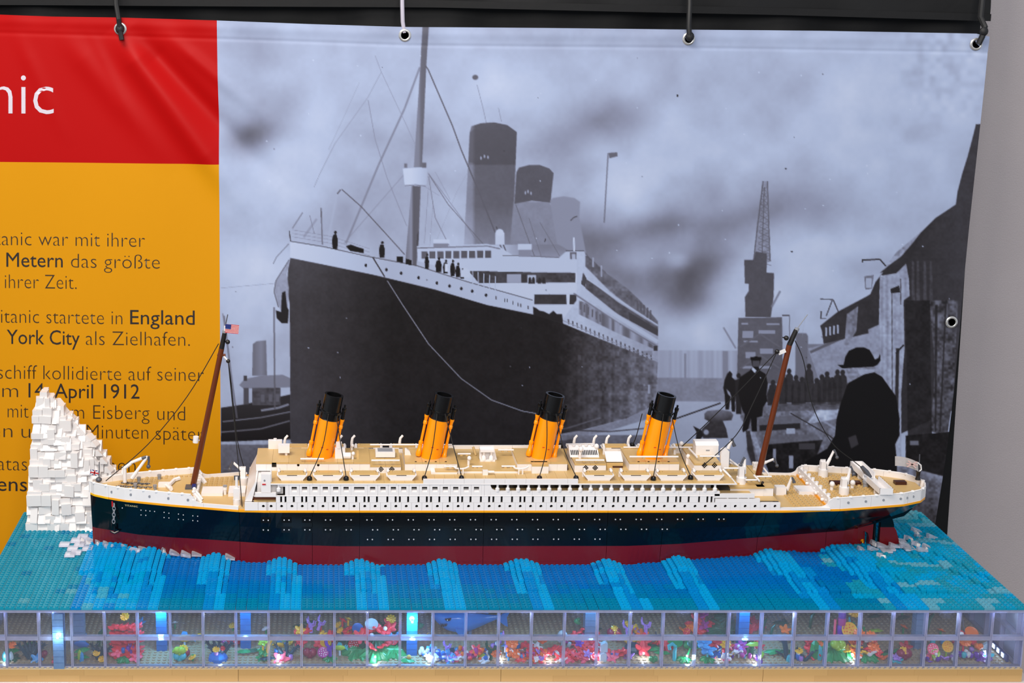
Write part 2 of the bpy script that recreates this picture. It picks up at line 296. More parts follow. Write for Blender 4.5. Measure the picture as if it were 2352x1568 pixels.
ln([(930, 400), (860, 480), (790, 560)], 1.6, 128, .8); ln([(785, 435), (830, 475), (930, 585)], 2.6, 92, .9); ln([(775, 445), (752, 560)], 5, 165, .7, 1); ln([(783, 436), (775, 446)], 3, 90)
ln([(985, 400), (1030, 470), (1110, 560), (1170, 625)], 2, 100, .8); ln([(985, 405), (1000, 500), (1040, 580), (1080, 620)], 1.8, 110, .8); ln([(984, 398), (1060, 500), (1120, 590)], 1.6, 116, .7); ln([(1000, 395), (1035, 460)], 1.3, 130, .6); ln([(985, 430), (975, 560)], 1.5, 130, .7); ln([(995, 470), (985, 590)], 1.3, 135, .6); ln([(1075, 395), (1050, 440), (1000, 560)], 1.2, 148, .6)
ln([(1185, 470), (1225, 580), (1260, 670), (1285, 735)], 2, 98, .75); ln([(1215, 500), (1260, 640)], 1.6, 104, .7); ln([(1240, 510), (1287, 590)], 1.5, 100, .7); ln([(970, 425), (1010, 450)], 1.2, 130, .6)
pol([(926, 388), (982, 384), (981, 424), (965, 428), (930, 426)], 190, soft=1, gx=([926, 945, 982], [6, 6, -22])); ln([(930, 427), (955, 425), (978, 428)], 2, 118); rect(929, 376, 936, 386, 110, soft=1); rect(970, 374, 980, 386, 100, soft=1)
ln([(738, 478), (741, 562)], 3, 105); ln([(696, 488), (672, 525)], 2.5, 120); ln([(728, 503), (698, 545)], 5, 140, .9, 1); ln([(712, 495), (722, 535)], 1.5, 120); ln([(665, 530), (668, 556)], 2.5, 70)
for dy in (0, 8, 16): ln([(672, 528 + dy), (760, 543 + dy), (850, 572 + dy)], 1.2, 120, .7)
# steam ship: forecastle, bridge, decks
pol([(958, 566), (1060, 563), (1118, 560), (1150, 568), (1180, 588), (1286, 591), (1302, 577), (1343, 577), (1340, 626), (1230, 628), (1060, 624), (960, 600)], 186, soft=1, gy=([560, 626], [-4, -2]))
ln([(958, 570), (1120, 565), (1150, 572)], 3, 118); ln([(1155, 587), (1200, 588), (1285, 592)], 2.5, 110); ln([(1300, 577), (1342, 577)], 2.5, 80); rect(1138, 534, 1159, 562, 190, soft=1); ell(1148, 534, 9, 8, 196, soft=1); rect(1190, 561, 1222, 574, 188, soft=1); rect(1192, 574, 1220, 590, 130, soft=1); rect(996, 550, 1033, 560, 192, soft=1); rect(996, 559, 1030, 568, 125, soft=1)
for k in range(9): rect(968.5 + 18.25 * k, 577.5 - k * .25, 982.5 + 18.25 * k, 594.5 - k * .25, 92 - k)
rect(1310, 580, 1325, 596, 95); rect(1314, 584, 1322, 596, 165); rect(1317, 546, 1321, 577, 196)
pol([(1076, 622), (1230, 626), (1340, 627), (1340, 651), (1100, 650)], 66, noise=26); rect(1165, 630, 1200, 650, 150, soft=1); rect(1208, 632, 1232, 650, 170, soft=1); rect(1198, 630, 1212, 650, 60, soft=1); rect(1322, 626, 1328, 660, 195)
pol([(1150, 651), (1326, 649), (1334, 662), (1325, 674), (1230, 677), (1225, 690), (1145, 668)], 192, soft=1); rect(1228, 677, 1326, 700, 58, soft=1, noise=10); rect(1302, 676, 1309, 705, 196)
pol([(1226, 700), (1325, 700), (1345, 716), (1345, 745), (1290, 745), (1226, 722)], 190, soft=1)
pol([(1326, 577), (1345, 582), (1420, 650), (1512, 742), (1512, 836), (1400, 787), (1288, 742), (1325, 690)], 160, soft=1, gx=([1330, 1512], [18, -14]), noise=14)
pol([(1345, 580), (1356, 592), (1400, 632), (1440, 662), (1470, 690), (1512, 738), (1512, 752), (1470, 722), (1400, 668), (1345, 612)], 98, soft=2, noise=40)
pol([(1346, 640), (1362, 650), (1420, 694), (1512, 752), (1512, 772), (1420, 722), (1362, 676), (1345, 662)], 82, soft=1, noise=30); pol([(1340, 626), (1348, 640), (1344, 660), (1335, 652)], 74)
ln([(1348, 640), (1420, 688), (1512, 748)], 3, 178, soft=1); ln([(1335, 668), (1400, 715), (1512, 786)], 9, 176, soft=1); ln([(1318, 674), (1420, 742), (1512, 797)], 4, 104, .8, 1)
pol([(1330, 690), (1345, 695), (1420, 742), (1512, 800), (1512, 806), (1420, 766), (1330, 722)], 120, soft=1, vstripe=70); pol([(1444, 716), (1512, 757), (1512, 772), (1446, 736)], 70, soft=1)
for k in range(20): x = 1306 + k * 10; ln([(x, 737 + k * 4.35 - 4), (x + 1, 745 + k * 4.35)], 3.2, 70, .8)
for k in range(7): rect(1332 + k * 9, 694 + k * 5.5, 1336 + k * 9, 712 + k * 5.5, 100)
ln([(1290, 735), (1400, 782), (1512, 828)], 2, 140); rect(1502, 795, 1511, 806, 60, soft=1)
for x, y0, y1 in ((1361, 592, 614), (1380, 610, 636), (1463, 690, 712), (1471, 695, 715), (1478, 700, 722), (1486, 706, 730), (1493, 712, 735)): rect(x, y0, x + 3.5, y1, 150 if x < 1400 else 90)
# hull
pol([(668, 590), (745, 607), (860, 631), (1000, 664), (1120, 700), (1226, 722), (1290, 742), (1400, 787), (1512, 832), (1509, 905), (1504, 932), (1440, 962), (1330, 990), (1230, 1008), (1190, 1042), (1000, 1058), (668, 1016), (666, 700), (660, 660), (662, 620)], 34, soft=1,
    gx=([660, 690, 800, 900, 1280, 1340, 1512], [26, 28, 14, -2, 0, 18, 54]), gy=([590, 700, 800, 1000], [8, 0, 0, 8]), noise=8)
r_h = mask([(1240, 726), (1290, 742), (1400, 787), (1512, 832), (1509, 905), (1504, 932), (1440, 962), (1330, 990), (1240, 1000)])
T[r_h[0], r_h[1]] += r_h[2] * np.clip((xx[r_h[0], r_h[1]] - 1270) / 150, 0, 1) * (14 + 44 * (NZ[r_h[0], r_h[1]] - .55) + 26 * (np.interp(xx[r_h[0], r_h[1]], VX, VY) - .5) * np.clip((yy[r_h[0], r_h[1]] - 780) / 90, 0, 1))
pol([(1230, 1010), (1350, 986), (1440, 962), (1504, 932), (1500, 960), (1400, 990), (1300, 1012)], 120, .8, 2, noise=30)
for k in range(26): x = prng.randint(1325, 1490); y = prng.randint(790, 900) ; rect(x, y, x + prng.randint(6, 22), y + prng.randint(6, 16), prng.randint(60, 110), a=.35, soft=1)
ln([(1380, 960), (1300, 985), (1240, 990)], 3, 130, .5, 1); rect(1489, 884, 1494, 905, 150, soft=1)
pol([(667, 554), (745, 567), (843, 589), (960, 611), (1080, 649), (1226, 690), (1226, 723), (1120, 701), (1000, 665), (860, 632), (745, 608), (667, 592)], 180, soft=1, gx=([667, 760, 900, 1226], [16, 6, -14, 2]))
ln([(667, 554), (745, 567), (843, 589), (960, 611), (1080, 649), (1224, 690)], 2, 70, .9)
for x, y in ((841, 610), (888, 620), (922, 628), (962, 638), (1004, 650), (1033, 657), (1060, 663), (1085, 669), (1117, 678)): ell(x, y, 3, 4, 38)
for x, y in ((1140, 684), (1160, 690), (1166, 691), (1179, 696), (1191, 700), (1197, 702), (1214, 707)): rect(x - 1.2, y - 4, x + 1.2, y + 4, 50)
pol([(666, 596), (650, 618), (634, 645), (630, 665), (636, 690), (650, 725), (662, 712), (664, 660), (659, 630)], 140, .9, 1, noise=26); ln([(665, 596), (634, 645), (630, 670), (640, 705)], 2, 95); pol([(648, 672), (656, 668), (660, 705), (664, 712), (662, 742), (648, 742), (636, 730), (634, 712), (646, 716)], 40, soft=1); ln([(628, 606), (636, 590), (664, 560)], 1.8, 110); ln([(508, 662), (640, 650)], 1.4, 140, .7)
ln([(857, 592), (884, 636)], 3, 58); ln([(890, 645), (925, 700), (985, 790), (1060, 870), (1130, 920), (1200, 945), (1240, 952)], 2.2, 135, .9)
ln([(1240, 985), (1400, 992), (1480, 985)], 3, 60, .8, 1)
# people and gear on the forecastle
for x, y, h, w in ((770, 572, 42, 12), (878, 592, 38, 12), (981, 618, 36, 9), (1008, 625, 34, 13), (1024, 628, 32, 11), (1040, 634, 38, 10), (1052, 637, 34, 10), (1062, 640, 24, 9)):
    pol([(x - w * .45, y), (x - w * .6, y - h * .45), (x - w * .4, y - h * .75), (x - w * .15, y - h * .8), (x + w * .3, y - h * .78), (x + w * .55, y - h * .5), (x + w * .45, y)], 34); ell(x + 1, y - h * .9, w * .25, h * .1, 36)
rect(1022, 606, 1030, 624, 200, soft=1); pol([(795, 566), (806, 562), (822, 568), (836, 572), (836, 582), (805, 577)], 30, soft=1); pol([(912, 590), (926, 590), (926, 604), (912, 601)], 30); pol([(932, 594), (946, 598), (946, 610), (932, 607)], 34); pol([(1058, 622), (1070, 614), (1080, 622), (1079, 638), (1058, 636)], 190, soft=1)
for x in range(1085, 1150, 13): rect(x, 622 + (x - 1085) * .25, x + 2, 655 + (x - 1085) * .25, 175)
pol([(1225, 705), (1232, 708), (1240, 714), (1250, 716), (1262, 722), (1272, 714), (1280, 722), (1292, 722), (1294, 744), (1226, 724)], 40, soft=1)
for x, y in ((1218, 640), (1226, 640), (1240, 641), (1250, 640)): pol([(x - 4, 652), (x - 3, y), (x, y - 4), (x + 3, y), (x + 4, 652)], 50)
# dock crane
pol([(1753, 417), (1765, 417), (1767, 500), (1770, 600), (1732, 600), (1738, 520), (1748, 450)], 122, .85, 1, noise=30)
for y in range(430, 600, 13): w = 5 + (y - 420) * .075; ln([(1757 - w, y), (1757 + w * .8, y + 11)], 1.6, 96, .8); ln([(1757 + w * .8, y), (1757 - w, y + 11)], 1.6, 100, .8)
ln([(1754, 417), (1736, 560), (1731, 600)], 2.5, 92); ln([(1764, 417), (1769, 600)], 2.5, 95); ln([(1757, 430), (1750, 600)], 2, 92)
pol([(1710, 597), (1732, 597), (1736, 578), (1762, 582), (1761, 626), (1778, 627), (1777, 680), (1772, 716), (1770, 728), (1712, 728), (1711, 682), (1720, 668), (1720, 652), (1711, 651)], 80, soft=1, noise=8)
ln([(1772, 705), (1792, 668)], 5, 120, .9, 1); ln([(1662, 752), (1690, 800)], 4, 118, .8, 1)
pol([(1696, 730), (1796, 728), (1798, 880), (1692, 880)], 92, soft=1, noise=10); rect(1796, 722, 1812, 726, 100); ln([(1813, 722), (1813, 780)], 2, 110)
for a in ((1703, 741, 1718, 745), (1760, 742, 1790, 746), (1705, 760, 1730, 776), (1742, 758, 1780, 766), (1708, 782, 1740, 786), (1745, 800, 1775, 812), (1712, 808, 1735, 822), (1705, 840, 1770, 846)): rect(*a, 150, a=.8, soft=1)
for y in (776, 825): ln([(1700, y + 20), (1745, y - 10), (1790, y + 20)], 4, 100)
pol([(1827, 764), (1852, 765), (1856, 772), (1856, 880), (1826, 880)], 108, soft=2); rect(1855, 790, 1900, 880, 118, soft=2, noise=8)
# sheds on the quay
pol([(1856, 800), (1900, 790), (1960, 760), (2010, 730), (2025, 900), (1890, 900), (1880, 870)], 138, soft=1, noise=26); pol([(1860, 806), (1990, 748), (1990, 756), (1862, 812)], 95, soft=1)
pol([(1884, 748), (1925, 716), (1990, 682), (2000, 676), (2012, 648), (2030, 625), (2022, 628), (2090, 560), (2120, 530), (2150, 500), (2196, 470), (2200, 440), (2210, 400), (2222, 360), (2232, 320), (2240, 285), (2280, 285), (2280, 900), (2060, 1000), (2020, 760), (1892, 790), (1888, 760)], 50, soft=1, noise=10, gx=([1880, 2100, 2200], [6, 0, 12]))
for x in (1896, 1905, 1914, 1923): rect(x, 752 - (x - 1896) * .22, x + 4, 772 - (x - 1896) * .22, 165, soft=1)
pol([(1946, 722), (1972, 704), (1968, 760), (1950, 790), (1946, 800), (1940, 790)], 120, soft=1, noise=50)
pol([(2028, 622), (2060, 580), (2098, 548), (2120, 528), (2096, 560), (2070, 590), (2048, 606)], 140, soft=1, noise=60)
pol([(2022, 634), (2060, 628), (2082, 606), (2088, 640), (2090, 680), (2076, 690), (2078, 800), (2070, 900), (2070, 1060), (2040, 1040), (2018, 850), (2020, 720)], 146, soft=1, noise=40, vstripe=30); pol([(2046, 664), (2066, 656), (2068, 672), (2047, 674)], 44); rect(2048, 674, 2051, 900, 100); rect(2068, 640, 2071, 700, 96)
pol([(1995, 757), (2022, 745), (2022, 870), (2000, 880)], 140, soft=1, noise=30)
for x in (2095, 2106, 2122, 2136): pol([(x, 600), (x + 5, 600), (x + 7, 690), (x - 1, 690)], 84, .5, 2, noise=40)
pol([(2135, 690), (2202, 690), (2190, 900), (2175, 1000), (2136, 990), (2148, 850)], 74, .9, 1, noise=80); pol([(2148, 700), (2154, 700), (2150, 990), (2146, 990)], 40, .8, 1); pol([(2172, 690), (2176, 690), (2160, 990), (2156, 990)], 44, .8, 1)
pol([(2080, 690), (2136, 690), (2140, 1000), (2085, 1000)], 38, .9, 1, noise=16); pol([(2080, 1000), (2190, 990), (2180, 1100), (2080, 1095)], 32, soft=1, noise=18); rect(2090, 1012, 2110, 1022, 140, a=.7, soft=2)
pol([(2020, 1075), (2075, 1070), (2175, 1095), (2165, 1340), (2020, 1340)], 92, soft=2, noise=60, gy=([1090, 1180, 1240], [20, -30, -40])); ln([(2062, 800), (2058, 1000)], 8, 40, .9, 1); ln([(2058, 812), (2076, 792)], 4, 44)
ln([(1980, 598), (2022, 596), (2036, 612)], 3.5, 60); ln([(1982, 598), (1982, 604)], 3, 60); pol([(1986, 635), (2008, 632), (2004, 664), (1988, 666)], 100, .8); rect(1990, 639, 2003, 661, 175, a=.8); ln([(1884, 687), (1914, 688), (1926, 716)], 3, 80); ln([(1912, 690), (1898, 726)], 3, 80); rect(1884, 714, 1888, 732, 90); ln([(1884, 732), (1898, 732)], 2, 90)
ln([(1850, 720), (1842, 775)], 1, 150, .5)
# quay floor and planks
pol([(1790, 925), (2030, 905), (2030, 1010), (1990, 1100), (1960, 1340), (1640, 1340), (1640, 1160), (1730, 1000), (1700, 960), (1700, 930)], 108, soft=2, noise=60)
pol([(1880, 940), (1938, 930), (1930, 960), (1850, 975)], 168, soft=2, noise=70); pol([(1740, 960), (1840, 952), (1842, 985), (1742, 992)], 100, soft=1, noise=20); ln([(1744, 982), (1838, 978)], 13, 46, soft=1); pol([(1745, 1002), (1870, 996), (1900, 1020), (1760, 1030)], 104, soft=1, noise=20)
pol([(1760, 1020), (1890, 1010), (1860, 1090), (1800, 1340), (1740, 1340)], 34, soft=2, noise=24); rect(1835, 1018, 1872, 1032, 66, soft=1); rect(1775, 1030, 1782, 1060, 140, soft=1); rect(1812, 1046, 1822, 1075, 150, soft=1)
pol([(1712, 988), (1722, 988), (1790, 1340), (1745, 1340)], 60, soft=1, noise=20); pol([(1722, 990), (1732, 990), (1800, 1180), (1778, 1180)], 140, soft=1, noise=60); ln([(1815, 948), (1905, 1000), (1940, 1030)], 3, 60); ln([(1850, 940), (1920, 985)], 4, 150, .7, 1)
rect(1806, 983, 1826, 996, 165, soft=1, noise=30); pol([(1530, 1000), (1700, 990), (1735, 1090), (1720, 1340), (1530, 1340)], 162, .8, 3)
# bollard
pol([(1618, 950), (1625, 943), (1655, 940), (1678, 944), (1684, 952), (1680, 964), (1660, 966), (1668, 985), (1672, 1005), (1615, 1006), (1612, 985), (1630, 968), (1618, 962)], 70, soft=1, noise=20, gy=([940, 952, 968], [40, 20, -16])); pol([(1592, 978), (1612, 988), (1616, 1000), (1606, 1012), (1598, 1010), (1600, 992)], 40, soft=1); ell(1622, 992, 6, 6, 150, soft=2)
ln([(1545, 965), (1600, 945), (1655, 925)], 3.5, 52); ln([(1500, 948), (1560, 946)], 2, 120, .6)
# people on the quay
pol([(1670, 858), (1676, 851), (1682, 858), (1681, 866), (1692, 876), (1694, 905), (1688, 910), (1688, 945), (1680, 944), (1678, 905), (1674, 940), (1666, 940), (1664, 905), (1661, 890), (1664, 872)], 36, soft=1); pol([(1668, 892), (1676, 900), (1680, 912), (1672, 905)], 170, a=.8, soft=1)
ell(1696, 862, 5, 6, 44, soft=1); pol([(1688, 872), (1702, 868), (1702, 950), (1690, 950)], 44, soft=1)
pol([(1724, 822), (1736, 817), (1747, 822), (1746, 832), (1742, 842), (1745, 850), (1758, 858), (1763, 880), (1760, 905), (1762, 920), (1752, 935), (1750, 955), (1738, 958), (1738, 990), (1726, 990), (1724, 958), (1718, 985), (1706, 992), (1704, 985), (1710, 950), (1704, 940), (1694, 900), (1698, 866), (1722, 850), (1728, 842)], 32, soft=1); rect(1723, 819, 1748, 826, 26, soft=1); pol([(1728, 842), (1737, 850), (1733, 856), (1726, 848)], 195, soft=1); rect(1728, 828, 1744, 841, 78, soft=1)
for k, (x, h) in enumerate(((1775, 58), (1798, 74), (1812, 80), (1828, 70), (1842, 62), (1858, 92), (1876, 62), (1888, 68), (1900, 72), (1912, 64), (1924, 80), (1936, 76), (1772, 46))):
    y = 930 - (k % 3) * 3; pol([(x - 10, y), (x - 11, y - h * .55), (x - 8, y - h * .78), (x - 3, y - h * .84), (x + 4, y - h * .84), (x + 9, y - h * .76), (x + 11, y - h * .5), (x + 9, y)], 46, .92, 1, noise=10); ell(x, y - h * .9, 5.5, 6.5, 50, soft=1)
pol([(1770, 928), (1950, 922), (1950, 940), (1770, 945)], 70, .7, 3, noise=40)
pol([(1938, 838), (1942, 820), (1950, 806), (1968, 798), (1985, 798), (1998, 804), (2006, 818), (2010, 826), (2018, 822), (2022, 812), (2023, 828), (2016, 838), (2000, 846), (1935, 846), (1924, 838)], 24, soft=1)
pol([(1944, 846), (2012, 842), (2010, 860), (1990, 868), (1965, 880), (1950, 868)], 120, soft=1, noise=60); pol([(1970, 848), (2010, 848), (2008, 862), (1975, 862)], 170, .7, 2)
pol([(1948, 880), (1985, 860), (2008, 855), (2026, 865), (2040, 885), (2058, 910), (2066, 960), (2066, 1000), (2056, 1020), (2060, 1060), (2058, 1340), (1850, 1340), (1850, 1060), (1900, 1030), (1918, 1000), (1922, 960), (1930, 930)], 24, soft=1); pol([(1948, 1005), (1966, 998), (1972, 1020), (1955, 1030)], 70, .8, 2)
# dust and scratches of the old plate
for k in range(70): ell(prng.randint(520, 2200), prng.randint(120, 900), prng.uniform(.8, 1.8), prng.uniform(.8, 1.8), 225 if prng.rand() < .7 else 60, .7)
ln([(1311, 507), (1318, 500), (1326, 497)], 2, 60); ln([(1254, 548), (1252, 556)], 2, 50); ell(1556, 220, 2, 3, 40); ell(1806, 388, 2.5, 1.5, 40); ell(1819, 578, 3, 1.5, 40)
blob(2000, 230, 1, 1, 0)
T = T + np.clip((xx - 2030) / 120, 0, 1) * np.clip((330 - yy) / 150, 0, 1) * 26 * (vnoise(14, 21) - .5)
T = np.clip(T, 0, 255)
def tone_rgb(t):
    k = [0, 30, 60, 100, 140, 180, 215, 255]
    return np.stack([np.interp(t, k, [8, 26, 58, 97, 138, 172, 200, 235]), np.interp(t, k, [8, 24, 56, 98, 145, 186, 211, 240]), np.interp(t, k, [10, 26, 62, 113, 172, 218, 236, 250])], -1)
def lin_a(c): c = c / 255.; return np.where(c <= .04045, c / 12.92, ((c + .055) / 1.055) ** 2.4)
# ------------------------------------------------------------------ banner object
def grid_mesh(rows):                      # list of patches: (px array 2-D, py array 2-D, rgb array)
    V = []; Q = []; Cc = []; o = 0
    for px, py, col in rows:
        h, w = px.shape; V.append(plane_pts(px, py).reshape(-1, 3)); Cc.append(col.reshape(-1, 3))
        i = np.arange(h * w).reshape(h, w) + o; Q.append(np.stack([i[:-1, :-1], i[1:, :-1], i[1:, 1:], i[:-1, 1:]], -1).reshape(-1, 4)); o += h * w
    V = np.concatenate(V); Q = np.concatenate(Q); Cc = np.concatenate(Cc)
    me = bpy.data.meshes.new('sheet'); me.vertices.add(len(V)); me.vertices.foreach_set('co', V.astype(np.float32).ravel())
    me.loops.add(Q.size); me.loops.foreach_set('vertex_index', Q.astype(np.int32).ravel())
    me.polygons.add(len(Q)); me.polygons.foreach_set('loop_start', np.arange(0, Q.size, 4, dtype=np.int32)); me.update(calc_edges=True); me.polygons.foreach_set('use_smooth', np.ones(len(Q), bool))
    a = me.color_attributes.new('print', 'FLOAT_COLOR', 'POINT'); a.data.foreach_set('color', np.concatenate([Cc, np.ones((len(Cc), 1))], 1).astype(np.float32).ravel())
    me.materials.append(MATS['print']); me.validate(); return me
def strip(xa, xb, ya, yb, nx, ny):        # functions bounding a patch
    s_ = np.linspace(0, 1, nx)[None, :]; t = np.linspace(0, 1, ny)[:, None]
    yg = np.full((ny, nx), 0.); xg = np.full((ny, nx), 0.)
    for _ in range(4):
        xg = xa(yg) + (xb(yg) - xa(yg)) * s_; yg = ya(xg) + (yb(xg) - ya(xg)) * t
    return xg, yg
BK = 1.0     # print density against the light that falls on it
def flat(px, c): return np.broadcast_to(lin_a(np.array(c, float)) * BK, px.shape + (3,))
split = lambda x: 371.5 + .0105 * x
pr = strip(lambda y: y * 0 - 430., lefty, topy, split, 230, 100); py_ = strip(lambda y: y * 0 - 430., lefty, split, lambda x: x * 0 + 1330., 200, 160)
pp = strip(lefty, righty, topy, lambda x: x * 0 + 1325., 890, 630)
ti = np.clip(pp[1] - PY0, 0, PH - 2); tj = np.clip(pp[0] - PX0, 0, PW - 2); i0 = ti.astype(int); j0 = tj.astype(int); fi = ti - i0; fj = tj - j0
tone = (T[i0, j0] * (1 - fj) + T[i0, j0 + 1] * fj) * (1 - fi) + (T[i0 + 1, j0] * (1 - fj) + T[i0 + 1, j0 + 1] * fj) * fi
banner = thing('printed_banner', 'large banner with red and yellow text field beside a photograph of a steamship', 'banner', (.3, YB, 0.))
link('banner_sheet', grid_mesh([(pr[0], pr[1], flat(pr[0], (170, 5, 5))), (py_[0], py_[1], flat(py_[0], (206, 140, 10))), (pp[0], pp[1], lin_a(tone_rgb(tone)) * .87)]), banner)
# eyelets
def eyelet(px, py):
    p = plane_pts(np.array(px, float), np.array(py, float)); c = Vector(p); M = Matrix.Rotation(R(90), 3, 'X')
    mb = MB().lathe([(.0068, -.0006), (.0066, .0010), (.0074, .0016), (.0092, .0016), (.0106, .0006), (.0108, -.0008)], c, 24, M); e = mb.build('eyelet', 'steel', banner)
    MB().lathe([(.0001, .0002), (.0068, .0002)], c, 20, M).build('eyelet_hole', 'pane_dark', e); return c
ey = [eyelet(277, 66), eyelet(930, 81), eyelet(1581, 89), eyelet(2239, 101), eyelet(2186, 740)]
def strap(pts, r, m, label, knot=None):
    t = tag(MB().tube(pts, r, 8).build('strap', m), label, 'strap', 'straps holding up the banner')
    if knot is not None: MB().ball(knot, .0075, 10, 6, (1, .7, 1.1)).build('knot', m, t)
f_ = Vector((0, -.008, 0))
strap([atY(265, -60, 2.425), atY(267, 10, 2.40), atY(273, 45, 2.385), ey[0] + f_, atY(280, 92, 2.386)], .0042, 'strap', 'black strap with hanging tail through the eyelet in the red field', ey[0] + f_)
strap([atY(924, -60, 2.425), atY(924, 10, 2.41), atY(925, 50, 2.405), atY(929, 76, 2.402)], .0035, 'strap_clear', 'pale clear strap at the eyelet left of the printed mast')
strap([atY(1583, -60, 2.425), atY(1584, 10, 2.40), atY(1582, 60, 2.388), ey[2] + f_], .0045, 'strap', 'black strap at the eyelet above the cloudy sky of the print', ey[2] + f_ + Vector((0, 0, .004)))
strap([atY(2262, -60, 2.425), atY(2252, 40, 2.40), atY(2262, 62, 2.385), atY(2256, 84, 2.385), ey[3] + f_], .0050, 'strap', 'black knotted strap at the corner eyelet beside the grey wall', atY(2260, 72, 2.383))
# lettering printed on the sheet
def letters(text, x0, x1, yb, size, m, off=0., slope=.012, name='lettering'):
    cu = bpy.data.curves.new('t', 'FONT'); cu.body = text; cu.size = size; cu.offset = off * size; cu.resolution_u = 3; cu.fill_mode = 'FRONT'
    ob = bpy.data.objects.new('t', cu); C.objects.link(ob); bpy.context.view_layer.update()
    me = bpy.data.meshes.new_from_object(ob.evaluated_get(bpy.context.evaluated_depsgraph_get())); bpy.data.objects.remove(ob); bpy.data.curves.remove(cu)
    n = len(me.vertices); co = np.zeros(n * 3, np.float32); me.vertices.foreach_get('co', co); co = co.reshape(-1, 3)
    a, b = co[:, 0].min(), co[:, 0].max(); px = x0 + (co[:, 0] - a) * (x1 - x0) / (b - a); py = yb - co[:, 1] + slope * (px - x1)
    me.vertices.foreach_set('co', plane_pts(px, py, .0003).astype(np.float32).ravel()); me.name = name
    me.materials.clear(); me.materials.append(MATS[m]); me.update(); return link(name, me, banner)
SZ = 48.
letters('Titanic', -245, 124, 262, 142, 'ink_white', -.011, .004)
for t, x0, x1, yb in (('Titanic war mit ihrer', -49, 333, 567), ('das größte', 163, 367, 617), ('ihrer Zeit.', 11, 176, 664), ('Titanic startete in', -26, 281, 745), ('als Zielhafen.', 197, 436, 795), ('schiff kollidierte auf seiner', -6, 468, 876),
                      ('am', -22, 41, 913), ('mit', 17, 65, 960), ('einem', 88, 193, 962), ('Eisberg', 214, 343, 964), ('und', 361, 425, 966), ('en', -22, 28, 1005), ('u', 49, 69, 1006), ('Minuten', 199, 340, 1009), ('später', 357, 468, 1012), ('atas', -6, 62, 1081), ('kamen', 190, 311, 1085)):
    letters(t, x0, x1, yb, SZ, 'ink_dark', -.0165)
for t, x0, x1, yb in (('0 Metern', -23, 144, 614), ('England', 299, 447, 746), ('York City', 15, 183, 792), ('14. April 1912', 65, 320, 916), ('iens', -18, 62, 1128)):
    letters(t, x0, x1, yb, SZ, 'ink_bold', .0)
# ------------------------------------------------------------------ brick-built ocean tank
S = .008; P = .0032; TX0, TX1, TY0, TY1 = -.507, 1.029, YF, YF + 46 * .008
ZF, ZW = .0192, .1152                    # sea-bed top, water top
tank = thing('ocean_tank', 'long see-through toy-brick sea tank on a tan base with blue plate water', 'display tank', (.261, 2.09, 0))
MB().box(TX0 + .006, TX1 - .006, TY0 + .006, TY1 - .006, 0, .0185).build('base_core', 'tanbrick2', tank)
seams_px = (547, 1150, 1752); seamX = [atY(p, 1550, YF).x for p in seams_px]
bricks = {}
def shared_box(name, w, d, h, m):
    k = (name, round(w, 4), round(d, 4), h, m)
    if k not in bricks: bricks[k] = MB().box(0, w, 0, d, 0, h).mesh(name, m)
    return bricks[k]
for course in (0, 1):
    x = TX0
    edges = [TX0] + [v for v in seamX] + [TX1]
    for a, b in zip(edges[:-1], edges[1:]):
        n = max(1, round((b - a) / (.064 if course else .080))); w = (b - a) / n; offs = [a] + [a + w * (k + (.5 if course and k < n else 0)) for k in range(1, n)] + [b]
        for p, q in zip(offs[:-1], offs[1:]):
            g0 = .0005 if p == a and a != TX0 else .00006; link('base_brick', shared_box('base_brick', q - p - g0 - .00006, .008, 0.00956, rnd.choice(('tanbrick', 'tanbrick2'))), tank, Vector((p + g0 - .261, TY0 - 2.09, course * .0096)))
    for X in (TX0, TX1 - .008):
        for k in range(5): link('base_brick', shared_box('base_brick', .008, .0719, 0.00956, 'tanbrick'), tank, Vector((X - .261, TY0 + .008 + k * .072 - 2.09, course * .0096)))
MB().box(TX0 + .0002, TX1 - .0002, TY0 + .0002, TY1 - .0002, .0190, ZF).build('sea_bed', 'floorplate', tank)
def stud_field(cells, z, r=.00245, h=.0017, n=8, z_is_list=False):
    ang = 2 * np.pi * (np.arange(n) + .5) / n; cx = np.array([c[0] for c in cells]); cy = np.array([c[1] for c in cells]); zz = np.array([c[2] for c in cells]) if z_is_list else np.full(len(cells), z)
    ring = np.stack([cx[:, None] + r * np.cos(ang), cy[:, None] + r * np.sin(ang), np.repeat(zz[:, None], n, 1)], -1); top = ring.copy(); top[..., 2] += h
    V = np.concatenate([ring, top], 1).reshape(-1, 3); b = np.arange(len(cells)) * 2 * n
    quads = np.array([[k, (k + 1) % n, n + (k + 1) % n, n + k] for k in range(n)]); q = (b[:, None, None] + quads).reshape(-1, 4); cap = b[:, None] + np.arange(n, 2 * n)
    return V, q.tolist() + cap.tolist()
cells = [(TX0 + S * (i + .5), TY0 + S * (j + .5)) for j in range(0, 40) for i in range(192)]
V, fs = stud_field(cells, ZF); me = bpy.data.meshes.new('sea_bed_studs'); me.from_pydata(V.tolist(), [], fs); me.materials.append(MATS['floorplate']); o = link('sea_bed_studs', me, tank); o['kind'] = 'stuff'
